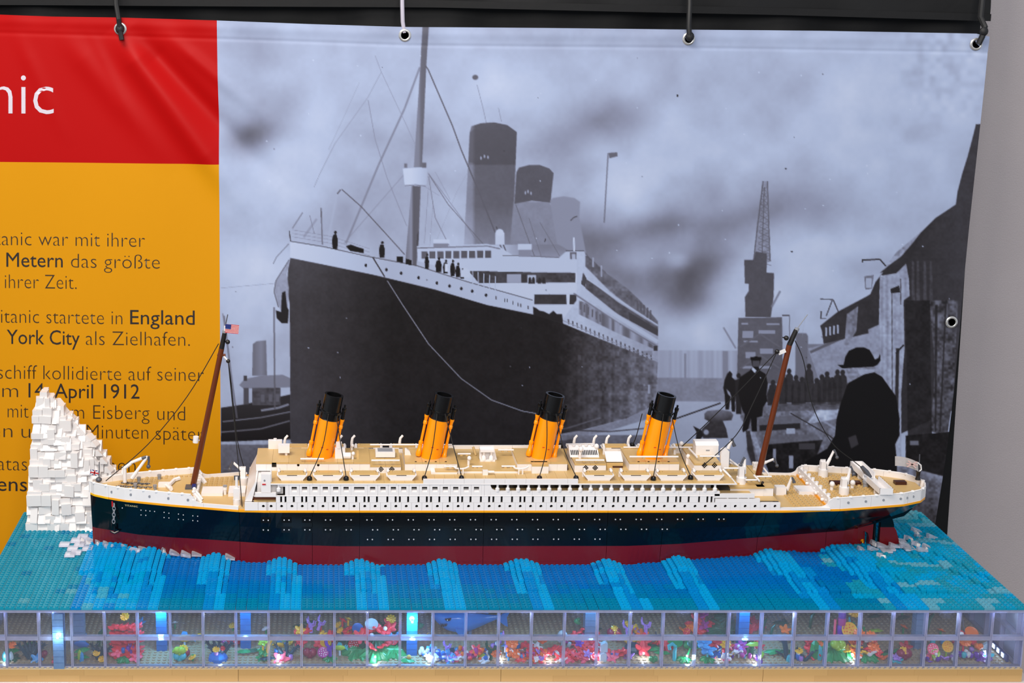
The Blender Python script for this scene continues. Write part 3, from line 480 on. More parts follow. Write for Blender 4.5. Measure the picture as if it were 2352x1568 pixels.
# clear wall panels: a thin pane in a ridged frame
PW_, PHH = .048, .0464
def panel_meshes(w, h):
    fr = MB(); b = .0019; d = .0075; c = .0030
    fr.box(.0002, w - .0002, 0, d, 0, c).box(.0002, w - .0002, 0, d, h - c, h).box(.0002, b, 0, d, c, h - c).box(w - b, w - .0002, 0, d, c, h - c)
    return MB().box(b, w - b, .0006, .0016, b, h - b).mesh('pane', 'pane'), fr.mesh('panel_frame', 'paneframe')
pm, fm = panel_meshes(PW_, PHH); pm2, fm2 = panel_meshes(.0240, PHH)
def panel(x, y, z, rz, a=pm, b=fm):
    o = link('pane', a, tank, Vector((x - .261, y - 2.09, z))); o.rotation_euler = (0, 0, rz); f = link('panel_frame', b, o, Vector((0, 0, 0))); return o
for r_ in (0, 1):
    z = ZF + r_ * PHH
    for k in range(32): panel(TX0 + k * PW_, TY0 + .004, z, 0)
    for k in range(7): panel(TX1, TY0 + .012 + k * PW_, z, R(90)); panel(TX0, TY0 + .012 + (k + 1) * PW_, z, R(-90))
    panel(TX1, TY0 + .012 + 7 * PW_, z, R(90), pm2, fm2); panel(TX0, TY0 + .036 + 7 * PW_, z, R(-90), pm2, fm2)
MB().box(TX0, TX1, TY1 - .0026, TY1, ZF, .112).build('back_wall', 'paneframe', tank)
MB().box(TX0, TX1, TY0 + .001, TY0 + .0115, .1118, .11205).box(TX0, TX1, TY0 + .0006, TY0 + .0016, .1075, .1118).build('top_rail', 'paneframe', tank)
# water: plates with studs, waves stepped up in single plates
waves = [((262, 1290), (225, 1390)), ((345, 1288), (322, 1390)), ((497, 1290), (488, 1390)), ((648, 1288), (648, 1390)), ((826, 1288), (850, 1390)), ((1008, 1288), (1040, 1390)), ((1192, 1288), (1241, 1390)), ((1382, 1288), (1448, 1390)), ((1545, 1286), (1620, 1390)), ((1766, 1275), (1895, 1390)), ((1955, 1290), (2085, 1390))]
WV = [(atZ(*a, ZW), atZ(*b, ZW)) for a, b in waves]
from bisect import bisect
hull_w = ([-.366, -.217, -.112, .01, .479, .666, .809, .878], [.002, .043, .068, .080, .077, .0395, .0258, 0])
def in_hull(x, y): return -.366 < x < .878 and abs(y - YC) < interp(x, *hull_w) - .002
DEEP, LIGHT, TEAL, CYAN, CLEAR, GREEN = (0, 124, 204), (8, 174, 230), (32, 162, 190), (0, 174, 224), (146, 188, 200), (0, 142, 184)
wr = random.Random(11)
modX = [atZ(p, 1390, ZW).x for p in (547, 949, 1354, 1752)]
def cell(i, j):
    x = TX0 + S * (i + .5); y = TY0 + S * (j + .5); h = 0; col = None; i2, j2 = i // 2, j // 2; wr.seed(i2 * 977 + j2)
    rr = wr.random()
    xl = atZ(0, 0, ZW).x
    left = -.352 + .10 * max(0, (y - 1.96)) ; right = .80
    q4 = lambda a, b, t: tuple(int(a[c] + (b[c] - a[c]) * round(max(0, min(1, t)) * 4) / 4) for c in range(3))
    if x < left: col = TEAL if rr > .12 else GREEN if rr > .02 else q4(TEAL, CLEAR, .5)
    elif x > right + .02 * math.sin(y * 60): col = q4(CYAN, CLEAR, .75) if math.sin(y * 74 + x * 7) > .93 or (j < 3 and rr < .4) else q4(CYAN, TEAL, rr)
    else: col = q4(DEEP, GREEN, 1.15 - j / 9. + .35 * (rr - .5))  # greener front rows: tint of the light from inside the tank, painted in
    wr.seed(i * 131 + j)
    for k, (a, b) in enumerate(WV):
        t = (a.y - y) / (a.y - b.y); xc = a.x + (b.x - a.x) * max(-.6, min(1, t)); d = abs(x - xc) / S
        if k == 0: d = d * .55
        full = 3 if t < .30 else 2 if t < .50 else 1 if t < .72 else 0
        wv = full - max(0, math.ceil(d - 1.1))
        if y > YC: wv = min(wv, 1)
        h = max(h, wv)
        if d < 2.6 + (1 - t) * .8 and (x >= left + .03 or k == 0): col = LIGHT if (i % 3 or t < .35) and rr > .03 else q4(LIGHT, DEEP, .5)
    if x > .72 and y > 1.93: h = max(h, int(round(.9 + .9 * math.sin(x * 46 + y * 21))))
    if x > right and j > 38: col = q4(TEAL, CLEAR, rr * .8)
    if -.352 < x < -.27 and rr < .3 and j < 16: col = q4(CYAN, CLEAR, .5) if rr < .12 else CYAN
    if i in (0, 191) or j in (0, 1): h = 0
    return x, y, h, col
def in_ice(x, y): return -.486 < x < -.30 and y > 2.200
def plate_geo(x0, x1, y0, y1, z0, z1, cs, r=.00245, hh=.0017, n=8, ox=0, oy=0, oz=0):
    vs_ = [(x - ox, y - oy, z - oz) for z in (z0, z1) for y in (y0, y1) for x in (x0, x1)]; fs_ = [(4, 5, 7, 6), (0, 1, 5, 4), (2, 6, 7, 3), (0, 4, 6, 2), (1, 3, 7, 5), (0, 2, 3, 1)]
    for cx, cy in cs:
        o_ = len(vs_)
        for zz in (z1, z1 + hh): vs_ += [(cx - ox + r * math.cos(2 * math.pi * (k + .5) / n), cy - oy + r * math.sin(2 * math.pi * (k + .5) / n), zz - oz) for k in range(n)]
        fs_ += [(o_ + k, o_ + (k + 1) % n, o_ + n + (k + 1) % n, o_ + n + k) for k in range(n)] + [tuple(o_ + n + k for k in range(n))]
    return vs_, fs_
def tint_mesh(name, V_, F_, cols):
    me = bpy.data.meshes.new(name); me.from_pydata(V_, [], F_); a = me.color_attributes.new('tint', 'FLOAT_COLOR', 'POINT'); a.data.foreach_set('color', np.array(cols, np.float32).ravel()); me.materials.append(MATS['water']); return me
g = .00022; VV, FF, CC = [], [], []; cache = {}
for jj in range(23):
    for ii in range(96):
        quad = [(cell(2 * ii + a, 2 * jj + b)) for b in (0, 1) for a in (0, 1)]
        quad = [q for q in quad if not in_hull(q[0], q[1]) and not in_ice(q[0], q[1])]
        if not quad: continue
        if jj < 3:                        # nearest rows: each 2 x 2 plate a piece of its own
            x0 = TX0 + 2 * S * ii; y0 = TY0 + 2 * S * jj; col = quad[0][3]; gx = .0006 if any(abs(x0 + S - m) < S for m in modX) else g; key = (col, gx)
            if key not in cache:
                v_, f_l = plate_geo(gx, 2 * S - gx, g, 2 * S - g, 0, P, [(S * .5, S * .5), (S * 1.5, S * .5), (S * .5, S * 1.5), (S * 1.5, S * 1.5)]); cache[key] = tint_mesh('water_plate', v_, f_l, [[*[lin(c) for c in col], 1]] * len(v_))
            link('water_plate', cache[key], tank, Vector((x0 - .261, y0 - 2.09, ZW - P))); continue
        groups = {}
        for q in quad: groups.setdefault(q[2], []).append(q)
        for h, qs in groups.items():
            xs = [q[0] for q in qs]; ys = [q[1] for q in qs]
            for bl in ([qs] if len(qs) in (1, 4) or len(set(xs)) == 1 or len(set(ys)) == 1 and len(qs) == 2 else [[q] for q in qs]):
                xs = [q[0] for q in bl]; ys = [q[1] for q in bl]; z1 = ZW + h * P
                v_, f_l = plate_geo(min(xs) - S / 2 + g, max(xs) + S / 2 - g, min(ys) - S / 2 + g, max(ys) + S / 2 - g, ZW - P if h == 0 else z1 - P * 1.02, z1, [(q[0], q[1]) for q in bl])
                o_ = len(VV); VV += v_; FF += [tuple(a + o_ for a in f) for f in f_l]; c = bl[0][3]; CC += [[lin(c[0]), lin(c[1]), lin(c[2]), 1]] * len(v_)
                if h:
                    v_ = [(x, y, z) for z in (ZW - P, z1 - P) for y in (min(ys) - S / 2 + g * 2, max(ys) + S / 2 - g * 2) for x in (min(xs) - S / 2 + g * 2, max(xs) + S / 2 - g * 2)]
                    o_ = len(VV); VV += v_; FF += [tuple(a + o_ for a in f) for f in [(0, 1, 5, 4), (2, 6, 7, 3), (0, 4, 6, 2), (1, 3, 7, 5)]]; CC += [[lin(c[0]), lin(c[1]), lin(c[2]), 1]] * 8
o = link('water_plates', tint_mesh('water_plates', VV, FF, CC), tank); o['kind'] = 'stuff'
v_, f_l = plate_geo(TX0, TX1, TY0 + .001, TY1, .1090, .11195, []); link('water_underlay', tint_mesh('water_underlay', v_, f_l, [[lin(90), lin(150), lin(190), 1]] * len(v_)), tank)
# pillars carrying the water, some with a lamp inside
def pillar(px, py, m, label, lamp=None):
    c = atZ(px, py, ZF); mb = MB()
    for k in range(9): z = ZF + .0096 * k; mb.box(c.x - .0079, c.x + .0079, c.y - .0079, c.y + .0079, z + .0003, min(z + .0093, .1088))
    for k in range(9): z = ZF + .0096 * k; mb.cyl((c.x, c.y, z), (c.x, c.y, min(z + .0096, .1088)), .0066, n=12)
    o = mb.build('pillar', m, tank); o['label'] = label
    if lamp: led(c.x, c.y - .011, lamp[0], lamp[1], lamp[2], tank)
    return o
mat('ledglow', (.55, .78, 1, 1), .3, emit=6); mat('ledwhite', (.85, .92, 1, 1), .3, emit=9)
def led(x, y, z, energy, col, parent, bulb='ledglow'):
    MB().box(x - .0012, x + .0012, y - .0010, y + .0010, z - .0012, z + .0012).build('led_chip', bulb, parent)
    d = bpy.data.lights.new('led', 'POINT'); d.energy = energy; d.color = col; d.shadow_soft_size = .004; o = bpy.data.objects.new('led', d); C.objects.link(o); o.location = (x, y - .004, z)
BL = (.20, .66, 1.0)
pillar(138, 1530, 'pillar', 'pale clear pillar close behind the front panes', (.070, .04, (.45, .75, 1)))
pillar(184, 1487, 'pillar', 'pale clear pillar'); pillar(373, 1490, 'pillar_blue', 'blue glowing pillar', (.086, .2, BL)); pillar(565, 1484, 'pillar_blue', 'blue glowing pillar', (.098, .2, BL))
pillar(945, 1500, 'pillar_blue', 'bright blue glowing pillar', (.075, .3, BL)); pillar(1352, 1474, 'pillar', 'pale clear pillar', (.09, .12, BL)); pillar(1703, 1478, 'pillar_blue', 'blue glowing pillar', (.09, .2, BL)); pillar(2107, 1486, 'pillar', 'pale clear pillar')
for px, py in ((12, 1522), (292, 1508), (505, 1522), (640, 1520), (862, 1524), (985, 1520), (1020, 1516), (1150, 1516), (1260, 1518), (1370, 1520), (1480, 1516), (1580, 1522), (1652, 1518), (1735, 1522), (1840, 1518), (1960, 1518), (2150, 1520), (2262, 1514)):
    c = atZ(px, py, ZF); led(c.x, c.y + .006, ZF + .008, .016, (.72, .86, 1), tank, 'ledwhite')
for k in range(20): led(TX0 + .038 + k * .0768, TY0 + .017, .1055, .034, (.80, .90, 1), tank, 'ledwhite')
c0 = atZ(2283, 1490, ZF); c1 = atZ(2322, 1520, ZF)
st = MB().box(TX1 - .0150, TX1 - .0120, c1.y - .004, c0.y + .01, ZF + .002, ZF + .012).build('led_strip', 'navy', tank); st['label'] = 'blue lamp strip on the end wall'
for k in range(3): y = c1.y + .006 + k * .014; MB().box(TX1 - .0158, TX1 - .0150, y, y + .006, ZF + .004, ZF + .010).build('led_chip', 'ledglow', st)
cw = [atZ(2155, 1440, ZF) + Vector((0, 0, .02)), atZ(2190, 1420, ZF) + Vector((0, 0, .05)), atZ(2205, 1450, ZF) + Vector((0, 0, .03)), atZ(2215, 1475, ZF) + Vector((0, 0, .01))]
MB().tube(cw, .0012, 6).build('lamp_cable', 'grey', tank)
# foam: clear slopes with white bits, thrown up along the hull
fr_ = random.Random(5)
wedge = MB().prism([(-.008, 0), (.008, 0), (.008, .0026), (-.005, .0072), (-.008, .0072)], -.004, .004).mesh('foam_slope', 'foamclear'); bit = MB().prism([(-.004, 0), (.004, 0), (.004, .0012), (-.003, .006), (-.004, .006)], -.0038, .0038).mesh('foam_bit', 'iceberg')
tile = MB().box(-.008, .008, -.008, .008, 0, .003).mesh('foam_tile', 'foamclear')
def foam(px, py, white, tilt, yaw, z=.0):
    c = atZ(px, py, ZW + .003); o = link('foam_slope', wedge, tank, Vector((c.x - .261, c.y - 2.09, ZW + .0035 + z))); o.rotation_euler = (R(fr_.uniform(-10, 14)), R(tilt), R(yaw))
    if white: b = link('foam_bit', bit, o, Vector((-.001, -.0052, -.0015)))
for a in ((230, 1248, 1, 4, 2), (247, 1254, 0, 10, 20), (252, 1260, 1, -6, 8), (266, 1262, 1, 2, 0), (288, 1261, 1, 14, 40), (311, 1268, 1, -14, -20), (331, 1262, 0, -10, 0), (353, 1257, 1, 12, 34), (380, 1266, 1, 20, 10), (400, 1274, 0, 16, 20), (426, 1277, 0, 14, 10), (452, 1277, 0, 2, 0), (528, 1284, 0, 6, 0), (205, 1245, 1, 0, 10), (196, 1240, 1, 4, -10),
          (1980, 1266, 1, 8, 0), (2005, 1264, 0, 6, 20), (2022, 1280, 1, 18, 50), (2008, 1250, 1, 12, 10), (2029, 1242, 1, 16, 16), (2025, 1257, 0, 4, 0), (2054, 1257, 0, 3, 0), (2069, 1246, 1, -8, 0), (2087, 1240, 1, 14, 30), (2104, 1222, 1, 6, 12), (2105, 1253, 1, 14, 30), (2118, 1266, 0, 2, 0), (2129, 1260, 1, 10, 6), (2112, 1236, 0, 6, 10), (2140, 1236, 0, 6, 10), (2078, 1256, 0, 0, 0)): foam(*a)
for px, py in ((150, 1252), (163, 1262), (172, 1243), (184, 1255), (195, 1236), (180, 1272), (166, 1275), (205, 1262), (198, 1248), (2030, 1266), (2045, 1262), (2090, 1262), (2120, 1245)):
    c = atZ(px, py, ZW); o = link('foam_tile', tile, tank, Vector((round((c.x - TX0) / S) * S + TX0 - .261, round((c.y - TY0) / S) * S + TY0 - 2.09, ZW + .0018)))
# ------------------------------------------------------------------ iceberg: white bricks and slopes
ice = thing('iceberg', 'jagged white iceberg built of toy bricks and slopes behind the bow', 'iceberg', (-.42, 2.24, ZW))
IY = 2.196
lft = [(912, 96), (925, 91), (940, 82), (965, 73), (985, 74), (1040, 70), (1100, 65), (1160, 61), (1221, 57)]; rgt = [(912, 106), (925, 120), (945, 133), (960, 148), (977, 170), (1000, 184), (1020, 206), (1045, 228), (1065, 240), (1096, 256), (1130, 300), (1221, 330)]
ir = random.Random(21); imesh = {}
def ice_piece(kind, w, d, h):
    k = (kind, round(w / .004), round(d / .004), round(h / .0032))
    if k not in imesh:
        mb = MB(); w2 = w / 2
        if kind == 'brick': mb.box(-w2 + .0001, w2 - .0001, 0, d, 0, h - .0002)
        elif kind == 'slope': mb.prism([(0, 0), (d, 0), (d, h - .0002), (d * .45, h - .0002), (0, .0018)], -w2 + .0001, w2 - .0001, 'x')
        elif kind == 'side': mb.prism([(-w2, 0), (w2, 0), (w2, .0018), (-w2 * .2, h - .0002), (-w2, h - .0002)], 0, d)
        elif kind == 'steep': mb.prism([(0, 0), (d, 0), (d, h - .0002), (d * .7, h - .0002)], -w2 + .0001, w2 - .0001, 'x')
        imesh[k] = mb.mesh('ice_brick', 'iceberg')
    return imesh[k]
core_pts = []
zz = ZW
while zz < .335:
    hgt = ir.choice((.0096, .0128, .0096, .0144)); ym = interp(zz + hgt / 2, *zip(*sorted((atY(100, y, IY + .02).z, y) for y in range(900, 1230, 10))))
    fr = (zz - ZW) / .215; yfront = IY + .050 * fr ** 1.25
    xl = atY(interp(ym, *zip(*lft)), ym, yfront).x; xr = atY(interp(ym, *zip(*rgt)), ym, yfront + .012).x
    if xr - xl < .006: break
    core_pts.append((zz, zz + hgt, xl, xr, yfront)); xm = xl + (xr - xl) * .62; x = xl
    while x < xr - .003:
        w = min(ir.choice((.012, .016, .016, .020, .024)), max(xr - x, .006)); d0 = max(0, (x + w / 2 - xm)) * .75; kind = ir.choice(('brick', 'brick', 'slope', 'slope', 'steep', 'side' if x > xm else 'brick')); hh = hgt * ir.choice((1, 1, 1, 1.34, 1.67)) if kind != 'brick' else hgt * ir.choice((1, 1, 1.3))
        if zz + hh > .332: hh = hgt
        o = link('ice_brick', ice_piece(kind, w, .020, hh), ice, Vector((x + w / 2 + .42, yfront + d0 - ir.choice((0, .0006, .0014, .003, .0045)) - 2.24, zz - ZW)))
        if ir.random() < .3: o.rotation_euler = (R(ir.uniform(-4, 2)), R(ir.uniform(-3, 3)), R(ir.uniform(-7, 9)))
        x += w
    if xr - xl > .03:                      # loose slopes along the falling ridge
        for k in range(1):
            o = link('ice_brick', ice_piece('side', .012, .016, .0096), ice, Vector((xr + .42 - .002, yfront + .016 - 2.24, zz - ZW))); o.rotation_euler = (0, 0, R(ir.uniform(-25, 10)))
    zz += hgt
for k in range(70):                       # taller pieces standing proud of the face
    a, b, xl, xr, yf = core_pts[min(int(ir.random() ** 1.2 * len(core_pts)), len(core_pts) - 1)]; w = ir.choice((.008, .012, .012, .016)); x = ir.uniform(xl + w / 2, max(xl + w, xl + (xr - xl) * .92)); xm = xl + (xr - xl) * .62; d0 = max(0, x - xm) * .75
    hh = min(ir.choice((.0128, .016, .0192, .0256)), .330 - a)
    if hh < .006: continue
    o = link('ice_brick', ice_piece(ir.choice(('steep', 'steep', 'slope', 'brick')), w, .016, hh), ice, Vector((x + .42, yf + d0 - ir.uniform(.002, .005) - 2.24, a - ZW))); o.rotation_euler = (R(ir.uniform(-3, 0)), R(ir.uniform(-2, 2)), R(ir.uniform(-9, 12)))
mb = MB()
for a, b, xl, xr, yf in core_pts: mb.prism([(xl + .001, yf + .006), (xl + (xr - xl) * .62, yf + .006), (xr - .001, yf + .006 + (xr - xl) * .28), (xr - .001, max(yf + .02 + (xr - xl) * .28, 2.270)), (xl + .001, max(2.270, yf + .02))], a, b, 'z')
mb.build('ice_core', 'iceberg', ice)
link('ice_brick', ice_piece('steep', .008, .012, .0128), ice, Vector((atY(101, 915, IY + .05).x + .42, IY + .047 - 2.24, atY(101, 922, IY + .05).z - ZW)))
# ------------------------------------------------------------------ the ship
ship = thing('model_ocean_liner', 'long brick-built model ocean liner with four yellow funnels, black hull and white decks', 'model ship', (.30, YC, ZW - .002))
ZR, ZG, ZG1 = .1471, .2023, .2055        # top of red, bottom and top of the gold line
ZP1, ZS1, ZB = .2183, .2291, .2504       # porthole row, slit row, boat deck
ZH = .2650                               # deckhouse roofs
def part(mb, name, m, parent=ship): return mb.build(name, m, parent)
gold_prof = ([-.3675, -.3600, -.339, -.308, -.233, -.1245, -.085, .72, .8076, .857, .912, .9456, .960, .9660], [.0020, .0105, .0221, .0352, .0547, .0780, .0800, .0800, .0735, .0645, .0540, .0385, .022, .002])
red_prof = ([-.3660, -.3600, -.2877, -.235, -.161, -.088, -.054, .03, .477, .56, .655, .72, .837, .876], [.0015, .006, .034, .045, .0560, .0690, .0735, .0800, .0790, .071, .052, .040, .0180, .0012])
wl_prof = ([-.3655, -.217, -.112, .01, .479, .62, .72, .809, .878], [.0012, .043, .068, .0795, .077, .052, .036, .0235, .0012])
mid_prof = ([-.3668, -.3600, -.339, -.308, -.233, -.1245, -.06, .03, .55, .66, .75, .83, .90, .930, .9480], [.0018, .008, .017, .031, .0505, .071, .0785, .080, .0795, .072, .059, .043, .027, .015, .0015])
LV = [(ZW - .003, wl_prof), (ZR, red_prof), (.176, mid_prof), (ZG, gold_prof)]
def hw(X, z):
    for (z0, p0), (z1, p1) in zip(LV[:-1], LV[1:]):
        if z <= z1: t = (z - z0) / (z1 - z0); return interp(X, *p0) * (1 - t) + interp(X, *p1) * t
    return interp(X, *gold_prof)
def near(X, z, off=.0): return YC - hw(X, z) - off
def loft(z0, p0, z1, p1, xa, xb, n=40, closed=True):
    mb = MB(); vs_ = []; rows = []
    e0 = (max(xa, p0[0][0]), min(xb, p0[0][-1])); e1 = (max(xa, p1[0][0]), min(xb, p1[0][-1])); top = []
    for k in range(n + 1):
        t = k / n; A = e0[0] + (e0[1] - e0[0]) * t; B = e1[0] + (e1[1] - e1[0]) * t
        vs_ += [(A, YC - interp(A, *p0), z0), (B, YC - interp(B, *p1), z1), (B, YC + interp(B, *p1), z1), (A, YC + interp(A, *p0), z0)]
    fs = []
    for k in range(n):
        a = 4 * k; fs += [(a, a + 4, a + 5, a + 1), (a + 1, a + 5, a + 6, a + 2), (a + 2, a + 6, a + 7, a + 3), (a + 3, a + 7, a + 4, a)]
    fs += [(0, 1, 2, 3), (4 * n + 3, 4 * n + 2, 4 * n + 1, 4 * n)]
    return mb.add(vs_, fs, False)
cuts = [-.40, -.125, -.012, XS(826), XS(1112), XS(1397), XS(1525), .6900, .8060, 1.0]
for k, (a, b) in enumerate(zip(cuts[:-1], cuts[1:])):
    n = 44 if k in (0, 7, 8) else 10; gap = .00028
    part(loft(ZW - .003, wl_prof, ZR, red_prof, a + gap, b - gap, n), 'hull_bottom', 'darkred')
    part(loft(ZR, red_prof, .176, mid_prof, a + gap, b - gap, n), 'hull_side', 'hullblack')
    part(loft(.176, mid_prof, ZG, gold_prof, a + gap, b - gap, n), 'hull_side', 'hullblack')
def scaled(p, k): return (p[0], [max(v * k, .0005) for v in p[1]])
part(loft(ZW - .003, scaled(wl_prof, .90), ZR, scaled(red_prof, .90), -.34, .84, 60), 'hull_core', 'pane_dark'); part(loft(ZR, scaled(red_prof, .90), ZG, scaled(mid_prof, .90), -.34, .84, 60), 'hull_core', 'pane_dark')
# keel plate at the stern, screw arch, rudder
kx = .876
part(MB().prism([(.80, .1130), (.862, .1130), (.862, ZR), (.80, ZR)], YC - .010, YC + .010), 'stern_frame', 'darkred')
arch = [(.862, ZR + .012), (.862, .113), (.8655, .113), (.8655, .130), (.868, .138), (.874, .141), (.880, .138), (.8825, .130), (.8825, .113), (.888, .113), (.888, ZR + .012)]
part(MB().prism(arch, YC - .005, YC + .005), 'screw_arch', 'darkred')
part(MB().prism([(.862, ZR), (.935, ZR + .020), (.948, .180), (.80, .180), (.80, ZR)], YC - .007, YC + .007), 'counter', 'hullblack')
part(MB().cyl((.892, YC, .113), (.892, YC, .176), .0022, n=8), 'rudder_post', 'black'); part(MB().cyl((.900, YC, .113), (.900, YC, .176), .0018, n=8), 'rudder_post', 'black')
part(MB().prism([(.900, .113), (.932, .113), (.931, .125), (.926, .141), (.922, ZR), (.900, ZR)], YC - .004, YC + .004), 'rudder', 'darkred')
part(MB().prism([(.900, ZR), (.922, ZR), (.9215, .152), (.916, .168), (.900, .170)], YC - .004, YC + .004), 'rudder_head', 'hullblack')
part(MB().cyl((.874, YC - .004, .124), (.868, YC, .124), .0028, .0018, 8).box(.8705, .8725, YC - .009, YC + .009, .1225, .1255).box(.8705, .8725, YC - .0015, YC + .0015, .115, .133), 'propeller', 'gold')
# gold line and bulwarks follow the deck edge
def rim(z0, z1, xa, xb, t=.0026, off=0., side=(-1, 1), n=60, ztop=None):
    mb = MB()
    for s_ in side:
        vs_ = []
        for k in range(n + 1):
            X = xa + (xb - xa) * k / n; w = interp(X, *gold_prof) + off; wi = max(w - t, .0004); zt = ztop(X) if ztop else z1
            vs_ += [(X, YC + s_ * w, z0), (X, YC + s_ * w, zt), (X, YC + s_ * wi, zt), (X, YC + s_ * wi, z0)]
        fs = []
        for k in range(n):
            a = 4 * k; fs += [(a + i, a + 4 + i, a + 4 + (i + 1) % 4, a + (i + 1) % 4) for i in range(4)]
        fs += [(0, 1, 2, 3), (4 * n + 3, 4 * n + 2, 4 * n + 1, 4 * n)]; mb.add(vs_, fs)
    return mb
xw0, xw1 = XS(548), XS(553)
gcuts = [-.3675, -.335, -.1262, XS(620), XS(720), XS(826), XS(920), XS(1016), XS(1112), XS(1208), XS(1302), XS(1397), XS(1490), XS(1585), XS(1680), XS(1780), .8055, .915, .966]
for a, b in zip(gcuts[:-1], gcuts[1:]):
    for s_ in (-1, 1): part(rim(ZG, ZG1, a + .00015, b - .00015, .004, .0006, (s_,), n=14 if b < 0 or a > .7 else 2), 'gold_stripe', 'gold_light' if a < -.36 else 'gold')
FCX = -.2010; POOP = .790                # break of the forecastle, break of the poop
def bulw(X):                             # top of the white bulwark
    return .2232 if X < FCX else interp(X, [FCX, FCX + .004, FCX + .008, FCX + .014, -.12], [.2232, .2200, .2140, .2112, .2112])
def bulw_aft(X): return interp(X, [.70, .772, .779, .785, POOP - .002, POOP + .002, 1], [.2095, .2095, .2100, .2128, .2190, .2222, .2222])
for a, b in ((-.3675, -.335), (-.335, FCX + .02), (FCX + .02, -.1262)):
    for s_ in (-1, 1): part(rim(ZG1, 0, a + .0001, b - .0001, .0030, 0, (s_,), n=40, ztop=bulw), 'bulwark', 'white')
for a, b in ((.730, .8055), (.8055, .857), (.857, .920), (.920, .966)):
    for s_ in (-1, 1): part(rim(ZG1, 0, a + .00015, b - .00015, .0030, 0, (s_,), n=30, ztop=bulw_aft), 'bulwark', 'white')
def rail(xa, xb, z, n, rad=.0013):
    for s_ in (-1, 1):
        pts = [(xa + (xb - xa) * k / n, YC + s_ * max(interp(xa + (xb - xa) * k / n, *gold_prof) - .0012, .0008), z) for k in range(n + 1)]
        r_ = part(MB().tube(pts, rad, 6), 'rail', 'white')
        for k in range(1, n, 3): p = pts[k]; part(MB().cyl((p[0] - .002, p[1], p[2]), (p[0] + .002, p[1], p[2]), rad * 1.7, n=8), 'rail_clip', 'white', r_)
rail(-.3665, FCX, .2240, 24); rail(POOP + .004, .9640, .2232, 24)
part(MB().cyl((-.3665, YC, ZG1), (-.3665, YC, .2245), .0035, n=10), 'stem_post', 'white'); part(MB().cyl((.9635, YC, ZG1), (.9635, YC, .2250), .0035, n=10), 'stern_post', 'white')
for k, X in enumerate((atY(258, 1134, 2.115).x, atY(301, 1139, 2.10).x, atY(343.5, 1143, 2.09).x, atY(386.5, 1147, 2.08).x, atY(431, 1152, 2.07).x)):
    part(MB().cyl((X, near(X, ZG, .0004), .2152), (X, near(X, ZG, -.001), .2152), .0022, n=12), 'porthole', 'grey')
for px, py in ((1940, 1154), (1983, 1151), (2027, 1148), (2070, 1145), (2087, 1143), (2105, 1140)):
    X = atY(px, py, 2.08).x; part(MB().cyl((X, near(X, ZG, .0004), .2150), (X, near(X, ZG, -.001), .2150), .0021, n=12), 'porthole', 'grey')
# tan decks
def deck(z, xa, xb, name, inset=.003, n=40, m='tan', th=.002):
    mb = MB(); vs_ = []
    for k in range(n + 1):
        X = xa + (xb - xa) * k / n; w = max(interp(X, *gold_prof) - inset, .0004); vs_ += [(X, YC - w, z), (X, YC + w, z), (X, YC + w, z - th), (X, YC - w, z - th)]
    fs = []
    for k in range(n): a = 4 * k; fs += [(a + i, a + 4 + i, a + 4 + (i + 1) % 4, a + (i + 1) % 4) for i in range(4)]
    fs += [(0, 1, 2, 3), (4 * n + 3, 4 * n + 2, 4 * n + 1, 4 * n)]; return part(mb.add(vs_, fs), name, m)
def deck_studs(z, xa, xb, inset, keep=lambda x, y: True, name='deck_studs'):
    cs = []
    x = xa + .004
    while x < xb - .002:
        w = interp(x, *gold_prof) - inset; y = YC - math.floor(w / .008) * .008 + .004
        while y < YC + w: 
            if keep(x, y): cs.append((x, y))
            y += .008
        x += .008
    V, fs = stud_field(cs, z); me = bpy.data.meshes.new(name); me.from_pydata(V.tolist(), [], fs); me.materials.append(MATS['tan']); o = link(name, me, ship); o['kind'] = 'stuff'
ZFC, ZWD, ZPO = .2150, .2060, .2140
deck(ZFC, -.362, FCX + .006, 'forecastle_deck'); deck(ZWD, FCX + .006, -.105, 'well_deck'); deck(ZWD, .690, POOP, 'aft_well_deck'); deck(ZPO, POOP, .9600, 'poop_deck')
deck_studs(ZFC, -.325, -.262, .006, lambda x, y: abs(y - YC) > .004); deck_studs(ZFC, -.2620, FCX, .006, lambda x, y: abs(y - YC) > interp(x, *gold_prof) - .016)
deck_studs(ZWD, .735, POOP - .004, .006); deck_studs(ZPO, POOP + .006, .915, .008); deck_studs(ZWD, FCX + .012, -.14, .006, lambda x, y: y > YC + .02)
